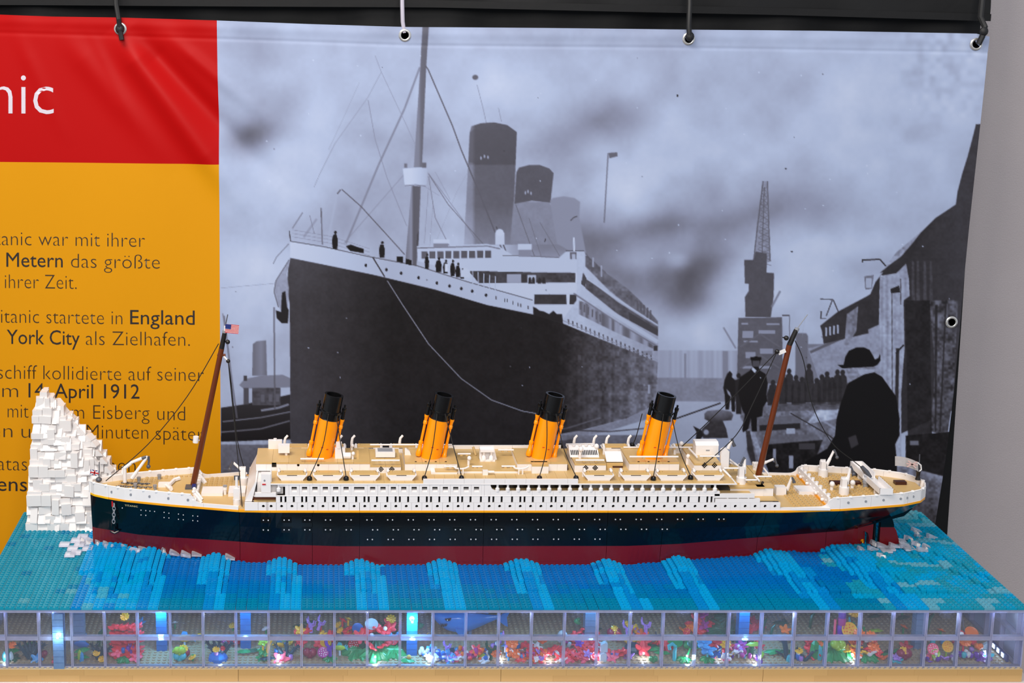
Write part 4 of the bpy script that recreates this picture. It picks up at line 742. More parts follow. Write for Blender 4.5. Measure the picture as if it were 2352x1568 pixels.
# ------------------------------------------------------------------ superstructure walls, brick by brick
W0, W1 = XS(562), XS(1790)
YT = YS + .0045
def hole_brick(w, h, cz, r, t=.0045, n=16):      # brick with a round hole, centre (w/2, cz)
    mb = MB(); out = []
    for k in range(n):
        a = 2 * math.pi * (k + .5) / n; c, s_ = math.cos(a), math.sin(a); kx_ = (w / 2) / abs(c) if abs(c) > 1e-6 else 9; kz = ((h - cz) if s_ > 0 else cz) / abs(s_) if abs(s_) > 1e-6 else 9; q = min(kx_, kz); out.append((w / 2 + c * q, cz + s_ * q))
    cor = [(0, 0), (w, 0), (w, h), (0, h)]
    vs_ = [(x, 0, z) for x, z in out] + [(w / 2 + r * math.cos(2 * math.pi * (k + .5) / n), 0, cz + r * math.sin(2 * math.pi * (k + .5) / n)) for k in range(n)] + [(w / 2 + r * math.cos(2 * math.pi * (k + .5) / n), t, cz + r * math.sin(2 * math.pi * (k + .5) / n)) for k in range(n)]
    fs = [(k, (k + 1) % n, n + (k + 1) % n, n + k) for k in range(n)] + [(n + k, n + (k + 1) % n, 2 * n + (k + 1) % n, 2 * n + k) for k in range(n)]
    b = len(vs_)
    for x, z in cor: vs_.append((x, 0, z))
    for ci, (x, z) in enumerate(cor):    # corner triangles
        ks = sorted(range(n), key=lambda k: (out[k][0] - x) ** 2 + (out[k][1] - z) ** 2)[:2]; fs.append((ks[0], ks[1], b + ci))
    vs_ += [(x, t, z) for x, z in cor]; fs += [(b + i, b + (i + 1) % 4, b + 4 + (i + 1) % 4, b + 4 + i) for i in range(4)] + [(b + 4, b + 5, b + 6, b + 7)]
    return mb.add(vs_, fs)
g2 = .00012
pb = hole_brick(.016 - 2 * g2, ZP1 - ZG1 - g2, .2124 - ZG1, .0023, .003).mesh('porthole_brick', 'white')
seams = [XS(826), XS(1112), XS(1397)]
def put(me, name, x, z, y=YS, mirror=True):
    o = link(name, me, ship, Vector((x - ship.location.x, y - ship.location.y, z - ship.location.z)))
    if mirror: o2 = link(name, me, ship, Vector((x - ship.location.x, 2 * YC - y - ship.location.y, z - ship.location.z))); o2.scale = (1, -1, 1)
    return o
first = XS(646.7) - .008                  # the brick whose hole shows at 646.7
holes = [XS(560 + v / 4.704) for v in (211, 295)] + [XS(560 + v / 4.704) for v in range(408, 1200, 112)]
rowsP = [(holes[k], .016) for k in range(2, len(holes))]
for a, b in ((XS(826), XS(1112)), (XS(1112), XS(1397)), (XS(1397), XS(1632)), (XS(1632), XS(1792))):
    n = round((b - a) / .016); rowsP += [(a + (b - a) * (k + .5) / n, (b - a) / n) for k in range(n)]
for X, w in rowsP: put(pb, 'porthole_brick', X - .008 + g2, ZG1)
for X in holes[:2]: put(pb, 'porthole_brick', X - .008 + g2, ZG1)
part(MB().box(W0, holes[0] - .0082, YS, YT, ZG1, ZP1), 'wall_end', 'white'); part(MB().box(W0, holes[0] - .0082, 2 * YC - YT, 2 * YC - YS, ZG1, ZP1), 'wall_end', 'white')
part(MB().box(W0, W1, YT - .0015, YT + .002, ZG1 + .002, ZP1), 'porthole_backing', 'pane_dark')
aw = XS(1790); part(MB().box(aw, .7885, YS + .0003, YT, ZG1, .2093), 'wall_end', 'white')
# slit row
sl = [645.7, 655.7, 674.8]
k = 0
while 693.9 + 71.55 * k < 1640:
    sl += [693.9 + 71.55 * k + d for d in (0, 9.6, 28.7, 52.5) if 693.9 + 71.55 * k + d < 1634]; k += 1
sx = [XS(p) for p in sl]; hwid = .00145; px_ = XS(634)
for X in sx + [XS(1642)]:
    mb = MB().box(px_ + (g2 if px_ != XS(634) else 0), X - hwid, YS, YT, ZP1 + g2, ZS1 - g2); part(mb, 'slit_brick', 'white'); px_ = X + hwid
part(MB().box(XS(634), XS(1642), YT - .002, YT, ZP1, ZS1), 'slit_backing', 'pane_dark'); part(MB().box(XS(634), XS(1642), 2 * YC - YT, 2 * YC - YS, ZP1, ZS1), 'far_wall', 'white')
part(MB().box(XS(1642), XS(1745), YS, YT, ZP1, .2245), 'wall_end', 'white')
part(MB().box(XS(634), XS(1642), YS - .0004, YS + .003, ZS1 - .0004, ZS1 + .0003), 'ledge', 'white')
# A-deck wall with square windows
def win_brick(w, h, wx0, wx1, wz0, wz1, t=.0045):
    return MB().box(0, wx0, 0, t, 0, h).box(wx1, w, 0, t, 0, h).box(wx0, wx1, 0, t, 0, wz0).box(wx0, wx1, 0, t, wz1, h)
wbm = win_brick(.016 - 2 * g2, .2475 - ZS1 - g2, .004, .012, .2353 - ZS1, .2438 - ZS1).mesh('window_brick', 'white')
for p in [675.6 + 23.8 * k for k in range(6)] + [855.5 + 23.8 * k for k in range(11)]: put(wbm, 'window_brick', XS(p) - .008 + g2, ZS1 + g2)
part(win_brick(XS(843.5) - XS(806.5), .2475 - ZS1, XS(813) - XS(806.5), XS(837) - XS(806.5), .2353 - ZS1, .2438 - ZS1), 'window_brick', 'white').location = Vector((XS(806.5), YS, ZS1))
part(MB().box(XS(655), XS(663.5), YS, YT, ZS1, .2475), 'wall_end', 'white'); part(MB().box(XS(1105.4), XS(1111.8), YS, YT, ZS1, .2475), 'wall_end', 'white')
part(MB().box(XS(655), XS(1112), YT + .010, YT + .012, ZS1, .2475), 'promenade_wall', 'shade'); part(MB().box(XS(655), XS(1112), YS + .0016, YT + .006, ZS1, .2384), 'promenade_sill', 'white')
# open promenade: half wall, pillars, deep shade behind
for a in range(1126, 1650, 48): b = min(a + 48, 1652); part(MB().box(XS(a) + g2, XS(b) - g2, YS, YT, ZS1 + g2, .2365), 'half_wall', 'white')
col_m = MB().cyl((0, 0, 0), (0, 0, .0045), .0034, n=10).cyl((0, 0, .0045), (0, 0, .0062), .0034, .0018, 10).cyl((0, 0, .0062), (0, 0, .0112), .0018, n=8).mesh('promenade_pillar', 'white')
for k in range(22): put(col_m, 'promenade_pillar', XS(1142.9 + 23.8 * k, 1128), .2363, YS + .0022)
put(col_m, 'promenade_pillar', XS(640, 1128), .2363, YS + .0022)
part(MB().box(XS(1112) + g2, XS(1126), YS, YT, ZS1, .2475), 'wall_end', 'white'); part(MB().prism([(XS(1126), .2365), (XS(1139), .2368), (XS(1130), .2400), (XS(1126), .2450)], YS, YT), 'wall_bracket', 'white')
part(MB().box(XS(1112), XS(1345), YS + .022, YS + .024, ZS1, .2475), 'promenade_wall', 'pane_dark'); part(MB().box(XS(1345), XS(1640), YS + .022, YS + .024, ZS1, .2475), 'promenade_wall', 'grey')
for k in range(12): X = XS(1352 + k * 23.8); part(MB().box(X, X + .006, YS + .0212, YS + .022, .2395, .2455), 'window', 'pane_dark')
part(MB().box(XS(1112), XS(1655), YT, YS + .022, ZS1 + .001, .2340), 'promenade_floor', 'tan')
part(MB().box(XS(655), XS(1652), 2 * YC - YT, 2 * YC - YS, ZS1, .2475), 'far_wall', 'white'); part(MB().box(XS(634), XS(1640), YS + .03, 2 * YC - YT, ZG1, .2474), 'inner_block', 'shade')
# fore end of the superstructure
part(MB().box(XS(586), XS(634), YS, YT, .2275, .2340), 'bridge_front_rail', 'white'); part(MB().box(XS(580), XS(636), YS + .012, YC + .07, ZG1, .2268), 'forward_house', 'white')
part(MB().box(XS(583), XS(634), YS + .004, YS + .012, ZP1, ZP1 + .001), 'side_deck', 'tan'); part(MB().box(XS(578), XS(634), YS + .011, YS + .0122, ZP1, .2240), 'recess', 'brown')
part(MB().box(XS(583), XS(634), YS + .004, YC + .070, .2264, .2275), 'forward_deck', 'white'); part(MB().box(XS(590), XS(650), YS + .014, YC + .066, .2275, ZB - .003), 'bridge_block', 'white')
part(MB().prism([(XS(562), ZP1), (XS(578), ZP1), (XS(590), .2500), (XS(586), .2500)], YS + .0045, YC + .072), 'screen_wall', 'white')
part(MB().box(XS(600), XS(622), YS + .0005, YS + .0120, .2345, .2640), 'bridge_wing', 'white'); X = XS(608); part(MB().cyl((X, YS + .0002, .2540), (X, YS + .001, .2540), .0016, n=10), 'porthole', 'grey'); part(MB().box(XS(602.5), XS(611), YS - .0003, YS + .001, .2470, .2488), 'port_light', 'red')
part(MB().box(XS(621), XS(624), YS + .0030, YS + .018, .2500, .2690), 'wing_screen', 'white')
part(MB().box(XS(643), XS(655), YS + .001, YS + .004, .2440, .2475), 'arch', 'white')
# boat deck: planked edge tiles, white edge strip, raised bulwark amidships
D0, D1 = XS(622, 1108), XS(1688, 1108)
n = 45
for k in range(n): a, b = D0 + (D1 - D0) * k / n, D0 + (D1 - D0) * (k + 1) / n; part(MB().box(a + g2, b - g2, YS + .001, YS + .0525, ZB - .0012, ZB), 'deck_tile', 'tan')
part(MB().box(D0, D1, YS + .0525, 2 * YC - YS - .001, ZB - .0012, ZB), 'deck_centre', 'tan')
for a in range(622, 1690, 96): b = min(a + 96, 1690); part(MB().box(XS(a) + g2, XS(b) - g2, YS - .0006, 2 * YC - YS + .0006, .2475, ZB - .0012), 'deck_edge', 'white')
for a, b in ((972, 1019), (1019, 1066), (1066, 1112), (1112, 1160), (1160, 1208), (1208, 1304), (1304, 1328)):
    for y in (YS, 2 * YC - YS - .0030): part(MB().box(XS(a, 1105) + g2, XS(b, 1105) - g2, y - .0004, y + .0030, .2475, .2562), 'deck_bulwark', 'white')
# deck houses
HY0, HY1 = 2.1101, 2.176
def house(x0, x1, holes_=(), lattice=(), y0=HY0, y1=HY1, z0=ZB, z1=ZH, wallm='white'):
    a, b = atY(x0, 1070, y0).x, atY(x1, 1070, y0).x; h = part(MB().box(a, b, y0 + .0016, y1, z0, z1 - .0030), 'deckhouse', wallm)
    n_ = max(1, round((b - a) / .016))
    for k in range(n_): part(MB().box(a + (b - a) * k / n_ + g2 * .7, a + (b - a) * (k + 1) / n_ - g2 * .7, y0, y0 + .0016, z0, z1 - .0032), 'house_brick', wallm, h)
    m_ = max(1, round((b - a) / .024))
    for k in range(m_): part(MB().box(a + (b - a) * k / m_ + g2, a + (b - a) * (k + 1) / m_ - g2, y0 - .0004, y1 + .0004, z1 - .0032, z1), 'roof_tile', 'tan', h)
    for p, q in holes_: c = atY(p, q, y0); part(MB().cyl((c.x, y0 - .0003, c.z), (c.x, y0 + .001, c.z), .0021, n=12), 'porthole', 'pane_dark', h)
    for p, q in lattice:
        c = atY(p, q, y0); mb = MB()
        for i in range(-2, 3):
            for j in range(-2, 3):
                if (i + j) % 2 == 0 and i * i + j * j < 6: mb.box(c.x + i * .0016 - .0010, c.x + i * .0016 + .0010, y0 - .0004, y0 + .0004, c.z + j * .0017 - .0010, c.z + j * .0017 + .0010)
        part(mb, 'lattice_window', 'pane_dark', h)
    return h
house(588, 850, ((685, 1067.5), (731, 1067.5)), ()); c = atY(629.5, 1067, HY0); part(MB().box(c.x - .0036, c.x + .0036, HY0 - .0004, HY0 + .001, c.z - .0036, c.z + .0036), 'window', 'pane_dark')
house(930, 1050, ((955, 1062), (978, 1062), (1001, 1062), (1024, 1062)))
house(1188, 1303); house(1320, 1392, (), ((1367, 1074), (1345, 1074)), y0=2.1040); house(1445, 1560, ((1467, 1062), (1490, 1062), (1513, 1062), (1536, 1062))); house(1594, 1656, (), ((1618, 1068), (1641, 1068)), y0=2.1040)
house(850, 921, (), ((875, 1077), (900, 1077)), y0=2.1000, z1=ZH - .0015)
part(MB().box(XS(1222, 1075, 2.098), XS(1260, 1075, 2.098), 2.098, HY0 + .004, ZB, ZH - .0032), 'house_bay', 'white'); part(MB().box(XS(1222, 1075, 2.098), XS(1260, 1075, 2.098), 2.098, HY0 + .004, ZH - .0032, ZH), 'bay_roof', 'tan')
part(MB().box(XS(1050, 1080, 2.1), XS(1190, 1080, 2.1), 2.0990, HY1 + .006, ZB, ZB + .0030), 'raised_deck', 'white'); part(MB().box(XS(1050, 1080, 2.1), XS(1190, 1080, 2.1), 2.0995, HY1 + .006, ZB + .0030, ZB + .0045), 'raised_deck_top', 'tan')
part(MB().box(XS(990, 1080, 2.096), XS(1050, 1080, 2.096), 2.0950, 2.1101, ZB, ZB + .0030), 'raised_deck', 'white'); part(MB().box(XS(1000, 1080, 2.096), XS(1050, 1080, 2.096), 2.0955, 2.1101, ZB + .0030, ZB + .0045), 'raised_deck_top', 'tan')
# white rods on clips (railings)
def rod(x0, y0, x1, y1, Y, r_=.0014, clips=2, m='white'):
    a, b = atY(x0, y0, Y), atY(x1, y1, Y); o = part(MB().cyl(a, b, r_, n=8), 'railing', m)
    for k in range(clips): p = a.lerp(b, (k + .7) / (clips + .4)); part(MB().box(p.x - .002, p.x + .002, p.y - .0008, p.y + .0028, p.z - .0035, p.z + .0008), 'railing_clip', 'tan', o)
for r_ in ((853, 1057, 918, 1057, 2.099), (850, 1021, 1038, 1021, 2.176), (1051, 1042, 1081, 1042, 2.146), (1144, 1033, 1180, 1033, 2.165), (1152, 1070.5, 1183, 1070.5, 2.112), (1020, 1071, 1050, 1071, 2.100), (1084, 1071, 1108, 1071, 2.112), (1322, 1056.5, 1388, 1056.5, 2.1035), (1446, 1048.5, 1558, 1048.5, 2.1095), (1607, 1047.5, 1652, 1047.5, 2.1035), (1432, 1027, 1478, 1027, 2.175), (1300, 1020, 1362, 1019, 2.178), (1532, 1027, 1590, 1027, 2.175), (1662, 1075, 1700, 1075, 2.105), (1660, 1055, 1690, 1068, 2.13), (1712, 1102, 1738, 1102, 2.09), (1738, 1094, 1772, 1094, 2.10)): rod(*r_)
rod(690, 1053.5, 744, 1053.5, 2.1100, .0014, 0)
for x in (1059, 1196): pts = [atY(x - 17, 1071, 2.098), atY(x - 12, 1075, 2.096), atY(x, 1076.5, 2.095), atY(x + 10, 1075, 2.096), atY(x + 18, 1071, 2.098)]; o = part(MB().tube(pts, .0014, 6), 'curved_rail', 'white'); part(MB().box(pts[2].x - .004, pts[2].x - .002, 2.094, 2.097, ZB, pts[2].z).box(pts[2].x + .002, pts[2].x + .004, 2.094, 2.097, ZB, pts[2].z), 'rail_foot', 'white', o)
part(MB().box(XS(1109, 1085, 2.09), XS(1121, 1085, 2.09), 2.090, 2.0955, ZB, ZB + .0075), 'locker', 'white'); part(MB().cyl(atY(1121, 1083.5, 2.093), atY(1135, 1083.5, 2.093), .002, n=8), 'locker_pipe', 'white')
# benches
def bench(px, py, w=.016, y=None):
    p = atZ(px, py, ZB); part(MB().box(p.x - w / 2, p.x + w / 2, p.y, p.y + .006, ZB, ZB + .0025).box(p.x - w / 2, p.x + w / 2, p.y + .0045, p.y + .007, ZB, ZB + .0062), 'bench', 'darkbrown')
bench(977, 1080); bench(940, 1078, .011); bench(1294, 1079); bench(1419, 1074); bench(1620, 1078)
# lifeboats with davits
def boat(x0, x1, Y, zb, cover=True):
    cxp = (x0 + x1) / 2; c = atY(cxp, 1095, Y); w = .0235; t = thing_local('lifeboat')
    poly = [(-w + .0070, 0), (w - .0070, 0), (w, .0078), (-w, .0078)]; b = MB().prism(poly, 0, .0165); b.prism([(-w + .0063, -.0012), (w - .0063, -.0012), (w - .0070, 0), (-w + .0070, 0)], .0005, .016)
    top = MB().box(-w + .0025, w - .0025, .0016, .0150, .0078, .0098).box(-w + .006, w - .006, .0030, .0136, .0098, .0110).cyl((-w + .008, .008, .0108), (-w + .008, .008, .0124), .0022, n=8).cyl((w - .008, .008, .0108), (w - .008, .008, .0124), .0022, n=8)
    return c, b, top
def thing_local(n): return None
c_, bb, tt = boat(635, 706, 2.0645, ZB); bm1 = bb.mesh('boat_hull', 'white'); bm2 = tt.mesh('boat_cover', 'tan'); bm3 = MB().box(-.0078, .0078, -.0003, .0006, .0073, .0080).mesh('boat_seam', 'shade')
dav = MB().tube([(0, 0, 0), (0, 0, .008), (0, -.001, .012), (0, -.006, .0145), (0, -.010, .0130)], [.0024, .0022, .0020, .0018, .0022], 7).ball((0, -.010, .0125), .0026, 8, 5).mesh('davit', 'white')
def put_boat(x0, x1, py_base, near_side):
    z = ZB + .0012; Y = 2.0655 if near_side else 2 * YC - 2.0655 - .0165; X = atY((x0 + x1) / 2, 1098 if near_side else py_base, Y).x
    o = link('lifeboat', bm1, ship, Vector((X - .30, Y - YC, z - ship.location.z))); link('boat_cover', bm2, o, Vector((0, 0, 0))); link('boat_seam', bm3, o, Vector((0, 0, 0)))
    for s_ in (-1, 1):
        d = link('davit', dav, ship, Vector((X + s_ * .0205 - .30, Y + (.020 if near_side else -.004) - YC, ZB - ship.location.z)))
        if not near_side: d.scale = (1, -1, 1)
for a, b in ((635.5, 706), (718, 788.5), (803, 872.5), (888, 956), (1342, 1410), (1426, 1495), (1510, 1578), (1595, 1662)): put_boat(a, b, 0, True)
for a, b in ((650, 712), (735, 790), (813, 880), (895, 960), (1302, 1370), (1382, 1449), (1465, 1530), (1546, 1610)): put_boat(a, b, 1025, False)
# funnels
rk = R(11); ax = Vector((math.sin(rk), 0, math.cos(rk))); FM = Matrix.Rotation(rk, 3, 'Y')
def funnel(pxb, num):
    b = atY(pxb, 1049, 2.128); base = Vector((b.x, 2.137, ZH - .002)); L = .1060
    f = part(MB().lathe([(.0160, -.004), (.0160, .0660)], base, 28, FM), 'funnel', 'funnel')
    part(MB().lathe([(.0161, .0660), (.0152, .0670), (.0152, L), (.0118, L), (.0118, .0850), (.0001, .0850)], base, 28, FM), 'funnel_top', 'black', f)
    part(MB().lathe([(.0150, .0760), (.0172, .0765), (.0172, .0800), (.0150, .0805)], base, 14, FM, smooth=False), 'collar', 'black', f)
    for s_ in (-1, 1):
        q = base + FM @ Vector((s_ * .0205, -.002, 0))
        part(MB().lathe([(.0040, .000), (.0046, .003), (.0046, .006), (.0040, .0075), (.0040, .0100), (.0032, .0110), (.0030, .020), (.0036, .0205), (.0036, .0245), (.0022, .0255), (.0022, .0530), (.0032, .0540), (.0032, .0585), (.0024, .0595), (.0030, .0650), (.0036, .0660), (.0036, .0690)], q, 10, FM), 'steam_pipe', 'funnel', f)
        part(MB().lathe([(.0028, .0690), (.0026, .0830), (.0034, .0840), (.0034, .0880), (.0016, .0890), (.0016, .0930)], q, 10, FM), 'pipe_head', 'black', f)
        part(MB().box(-.004, .004, -.001, .001, -.0012, .0012, Matrix.Translation(q + FM @ Vector((-s_ * .004, 0, .078)))), 'pipe_bracket', 'black', f)
    for a, zz_ in ((-100, .022), (-70, .020)): p = base + FM @ Vector((.0161 * math.cos(R(a)), .0161 * math.sin(R(a)), zz_)); part(MB().box(-.0018, .0018, -.0003, .0003, -.0005, .0005, Matrix.Translation(p)), 'mark', 'red', f)
    return base
fb = [funnel(p, k) for k, p in enumerate((738, 990, 1244, 1499))]
# stays of the funnels, made fast on black cleats
def stay(pts, r_=.00075): 
    P_ = [Vector(p) for p in pts]; out = []
    for k in range(len(P_) - 1):
        p0 = P_[max(k - 1, 0)]; p1, p2 = P_[k], P_[k + 1]; p3 = P_[min(k + 2, len(P_) - 1)]
        for i in range(6):
            t = i / 6; out.append(.5 * ((2 * p1) + (-p0 + p2) * t + (2 * p0 - 5 * p1 + 4 * p2 - p3) * t * t + (-p0 + 3 * p1 - 3 * p2 + p3) * t ** 3))
    return part(MB().tube(out + [P_[-1]], r_, 5), 'stay', 'string')
def cleat(px, py, z=ZB, rr=.0042): p = atZ(px, py, z); part(MB().lathe([(rr, 0), (rr, .004), (rr * .7, .0060), (.0004, .0066)], p, 10), 'cleat', 'black'); return p + Vector((0, 0, .005))
NY = 2.1200
for (sx0, sy0, mx, my, ex, ey_) in ((754.5, 950, 741, 1025, 711, 1102), (772, 955, 786, 1040, 795, 1102), (1004, 950, 993, 1030, 975, 1101), (1022, 950, 1040, 1020, 1060, 1101), (1256, 950, 1255, 1030, 1239, 1101), (1277, 950, 1295, 1030, 1323, 1101), (1524, 950, 1512, 1030, 1500.5, 1102), (1542, 950, 1560, 1030, 1586, 1100)):
    e = cleat(ex, ey_); stay([atY(sx0, sy0, NY), atY(mx, my, 2.098), e])
for px, py in ((1205, 1027), (1288, 1027), (1452, 1025)): cleat(px, py, ZB)
stay([atY(1475, 950, 2.14), atY(1462, 1000, 2.17), atY(1452, 1024, 2.19)])
# ------------------------------------------------------------------ masts, flags, rigging
def mast(p0, p1, p2, name='mast'):
    a, b, c = atY(*p0, YC), atY(*p1, YC), atY(*p2, YC); m = part(MB().cyl(a, b, .0048, .0042, 14), name, 'brown'); part(MB().cyl(b, c, .0042, .0036, 12), 'mast_head', 'mastblack', m); return m, a, b, c
m1, a1, b1, c1 = mast((444, 1113), (509, 800), (516, 764)); m2, a2, b2, c2 = mast((1742, 1090), (1813, 792), (1829, 757))
part(MB().cyl(atY(1829, 757, YC), atY(1855, 722, YC), .0008, n=6), 'antenna', 'grey', m2); part(MB().cyl(c2 - Vector((0, 0, .002)), c2 + Vector((.0015, 0, .003)), .0036, n=10), 'mast_cap', 'grey', m2)
part(MB().cyl(atY(516, 757, YC), atY(523, 722, YC), .0008, n=6), 'antenna', 'darkgrey', m1); part(MB().cyl(c1, c1 + Vector((0, 0, .004)), .0036, n=10), 'mast_cap', 'grey', m1); part(MB().box(c1.x - .0005, c1.x + .004, YC - .003, YC + .003, c1.z + .003, c1.z + .011), 'flag_clip', 'white', m1)
p = atY(449, 1009, YC - .004); part(MB().cyl(p - Vector((0, 0, .005)), p + Vector((.001, 0, .005)), .0046, n=12), 'crows_nest', 'white', m1); p = atY(463, 1011, YC); part(MB().cyl(p - Vector((.006, 0, 0)), p + Vector((.002, 0, 0)), .0012, n=6), 'nest_clip', 'white', m1)
p = atY(523, 785, YC - .004); part(MB().ball(p, .0038, 10, 6), 'block', 'mastblack', m1); p = atY(505, 814, YC); part(MB().cyl(p - Vector((.004, 0, 0)), p + Vector((.009, 0, -.001)), .0022, n=8), 'yard_clip', 'brown', m1); q1 = atY(524, 829, YC - .004)
part(MB().cyl(atY(514, 818, YC - .003), q1, .0014, n=6), 'yard_arm', 'white', m1); part(MB().ball(q1, .0034, 8, 5), 'block', 'mastblack', m1)
p = atY(1806, 776, YC - .004); part(MB().ball(p, .0040, 10, 6).cyl(p, p - Vector((.006, 0, -.001)), .0010, n=6), 'block', 'mastblack', m2); q2 = atY(1785, 807, YC - .004); w_ = atY(1796, 808, YC - .004)
part(MB().box(-.006, .006, -.001, .001, -.0028, .0028, Matrix.Translation(w_) @ Matrix.Rotation(R(-24), 4, 'Y')), 'yard_arm', 'white', m2); part(MB().ball(q2, .0040, 8, 5), 'block', 'mastblack', m2)
# mast foot
p = atZ(440, 1122, ZFC); part(MB().box(p.x - .010, p.x + .008, p.y - .004, p.y + .012, ZFC, ZFC + .0030), 'mast_foot', 'darkgrey'); part(MB().box(p.x + .001, p.x + .007, p.y - .0042, p.y + .004, ZFC + .002, ZFC + .0068), 'mast_socket', 'navy')
stay([atY(502, 789, YC), atY(430, 910, YC), atY(340, 1020, YC), atY(243, 1104, YC - .002)]); stay([q1, atY(529, 880, 2.12), atY(541, 1000, 2.10), atY(550, 1090, 2.08), atY(556, 1163, 2.066)]); stay([q1, atY(531, 880, 2.15), atY(545, 1010, 2.18), atY(560, 1072, 2.19)])
stay([q2, atY(1700, 895, 2.14), atY(1620, 975, 2.16), atY(1560, 1031, 2.18)]); stay([q2, atY(1730, 925, 2.12), atY(1690, 1000, 2.11), atY(1614, 1070, 2.10)]); stay([atY(1826, 782, YC), atY(1846, 830, YC), atY(1866, 930, YC), atY(1910, 1015, YC), atY(1960, 1058, YC), atY(1985, 1078, YC)])
p = atY(1990, 1084, YC); part(MB().tube([p + Vector((-.008, 0, .009)), p, p + Vector((.008, 0, -.008))], [.0030, .0042, .0020], 8), 'stay_end', 'darkgrey')
# flags: cloth with the colours laid on as thin strips
def flag(name, p00, w, h, rz, build, pole=None, lab=None):
    o = thing_part(name); M = Matrix.Translation(p00) @ Matrix.Rotation(R(rz), 4, 'Y'); return build(M, w, h)
def strip_q(mb, M, x0, x1, z0, z1, y=0): mb.box(x0, x1, y - .0002, y + .0002, z0, z1, M)
M = Matrix.Translation(atY(518, 743.5, YC - .003)) @ Matrix.Rotation(R(6), 4, 'Y'); fw, fh = .0215, .0140
us = MB(); strip_q(us, M, 0, fw, -fh, 0); us = part(us, 'flag', 'white'); us['label'] = 'small striped flag at the foremast head'
for k in range(7): mb = MB(); strip_q(mb, M, 0, fw, -fh + k * 2 * fh / 13, -fh + (k * 2 + 1) * fh / 13, -.0003); part(mb, 'flag_stripe', 'red', us)
mb = MB(); strip_q(mb, M, 0, fw * .42, -fh * 7 / 13, 0, -.0006); part(mb, 'flag_canton', 'navy', us)
M = Matrix.Translation(atY(208, 1077.5, YC - .002)) @ Matrix.Rotation(R(10), 4, 'Y'); fw, fh = .0140, .0090
jk = MB(); strip_q(jk, M, 0, fw, -fh, 0); jk = part(jk, 'jack_flag', 'navy'); jk['label'] = 'small crossed jack flag on the bow'
for a, b, c, d, m_, y in ((0, fw, -fh * .66, -fh * .34, 'white', -.0004), (fw * .40, fw * .60, -fh, 0, 'white', -.0004), (0, fw, -fh * .60, -fh * .40, 'red', -.0007), (fw * .44, fw * .56, -fh, 0, 'red', -.0007)): mb = MB(); strip_q(mb, M, a, b, c, d, y); part(mb, 'flag_cross', m_, jk)
for s_ in (-1, 1): mb = MB(); MM = M @ Matrix.Translation(Vector((fw / 2, -.0002, -fh / 2))) @ Matrix.Rotation(R(33 * s_), 4, 'Y'); strip_q(mb, MM, -fw * .52, fw * .52, -.0009, .0009); part(mb, 'flag_cross', 'white', jk)
jp = atY(228, 1092, YC); part(MB().cyl(atY(228, 1097, YC), atY(228, 1060, YC), .0007, n=6), 'jack_staff', 'darkgrey'); part(MB().ball(atY(227, 1101, YC), .0052, 12, 7, (1, 1, .8)), 'staff_base', 'darkgrey')
en = []
for k in range(13):
    t = k / 12; x = 2056 + 53 * t; yt = 1047.5 + 14 * t * t; en.append((atY(x, yt, YC + .012 - .012 * t), atY(x, yt + 22 - 1.5 * t, YC + .012 - .012 * t)))
mb = MB(); vs_ = [q + Vector((0, d, 0)) for d in (0, .0004) for pr_ in en for q in pr_]; nn = 26
fs = [(2 * k, 2 * k + 2, 2 * k + 3, 2 * k + 1) for k in range(12)] + [(nn + 2 * k, nn + 2 * k + 1, nn + 2 * k + 3, nn + 2 * k + 2) for k in range(12)] + [(2 * k, nn + 2 * k, nn + 2 * k + 2, 2 * k + 2) for k in range(12)] + [(2 * k + 1, 2 * k + 3, nn + 2 * k + 3, nn + 2 * k + 1) for k in range(12)]
ens = part(mb.add(vs_, fs, True), 'ensign', 'flagfilm'); ens['label'] = 'pale see-through flag with faint red cross on the stern'
mat('faintred', rgb(214, 176, 170), .5)
c = atY(2095, 1066, YC - .004)
for d in (0, 35, -35): part(MB().box(-.009, .009, -.0002, .0002, -.0009, .0009, Matrix.Translation(c) @ Matrix.Rotation(R(d + 8), 4, 'Y')), 'ensign_cross', 'faintred', ens)
part(MB().cyl(atY(2110, 1093, YC), atY(2112.5, 1043, YC), .0008, n=6), 'ensign_staff', 'darkgrey'); part(MB().lathe([(.0045, 0), (.0030, .006), (.0032, .012), (.0042, .014)], atY(2108, 1101, YC), 10), 'staff_base', 'mastblack'); part(MB().tube([atY(2108, 1062, YC), atY(2115, 1068, YC), atY(2116, 1078, YC), atY(2110, 1083, YC)], .0012, 6), 'flag_clip', 'white')
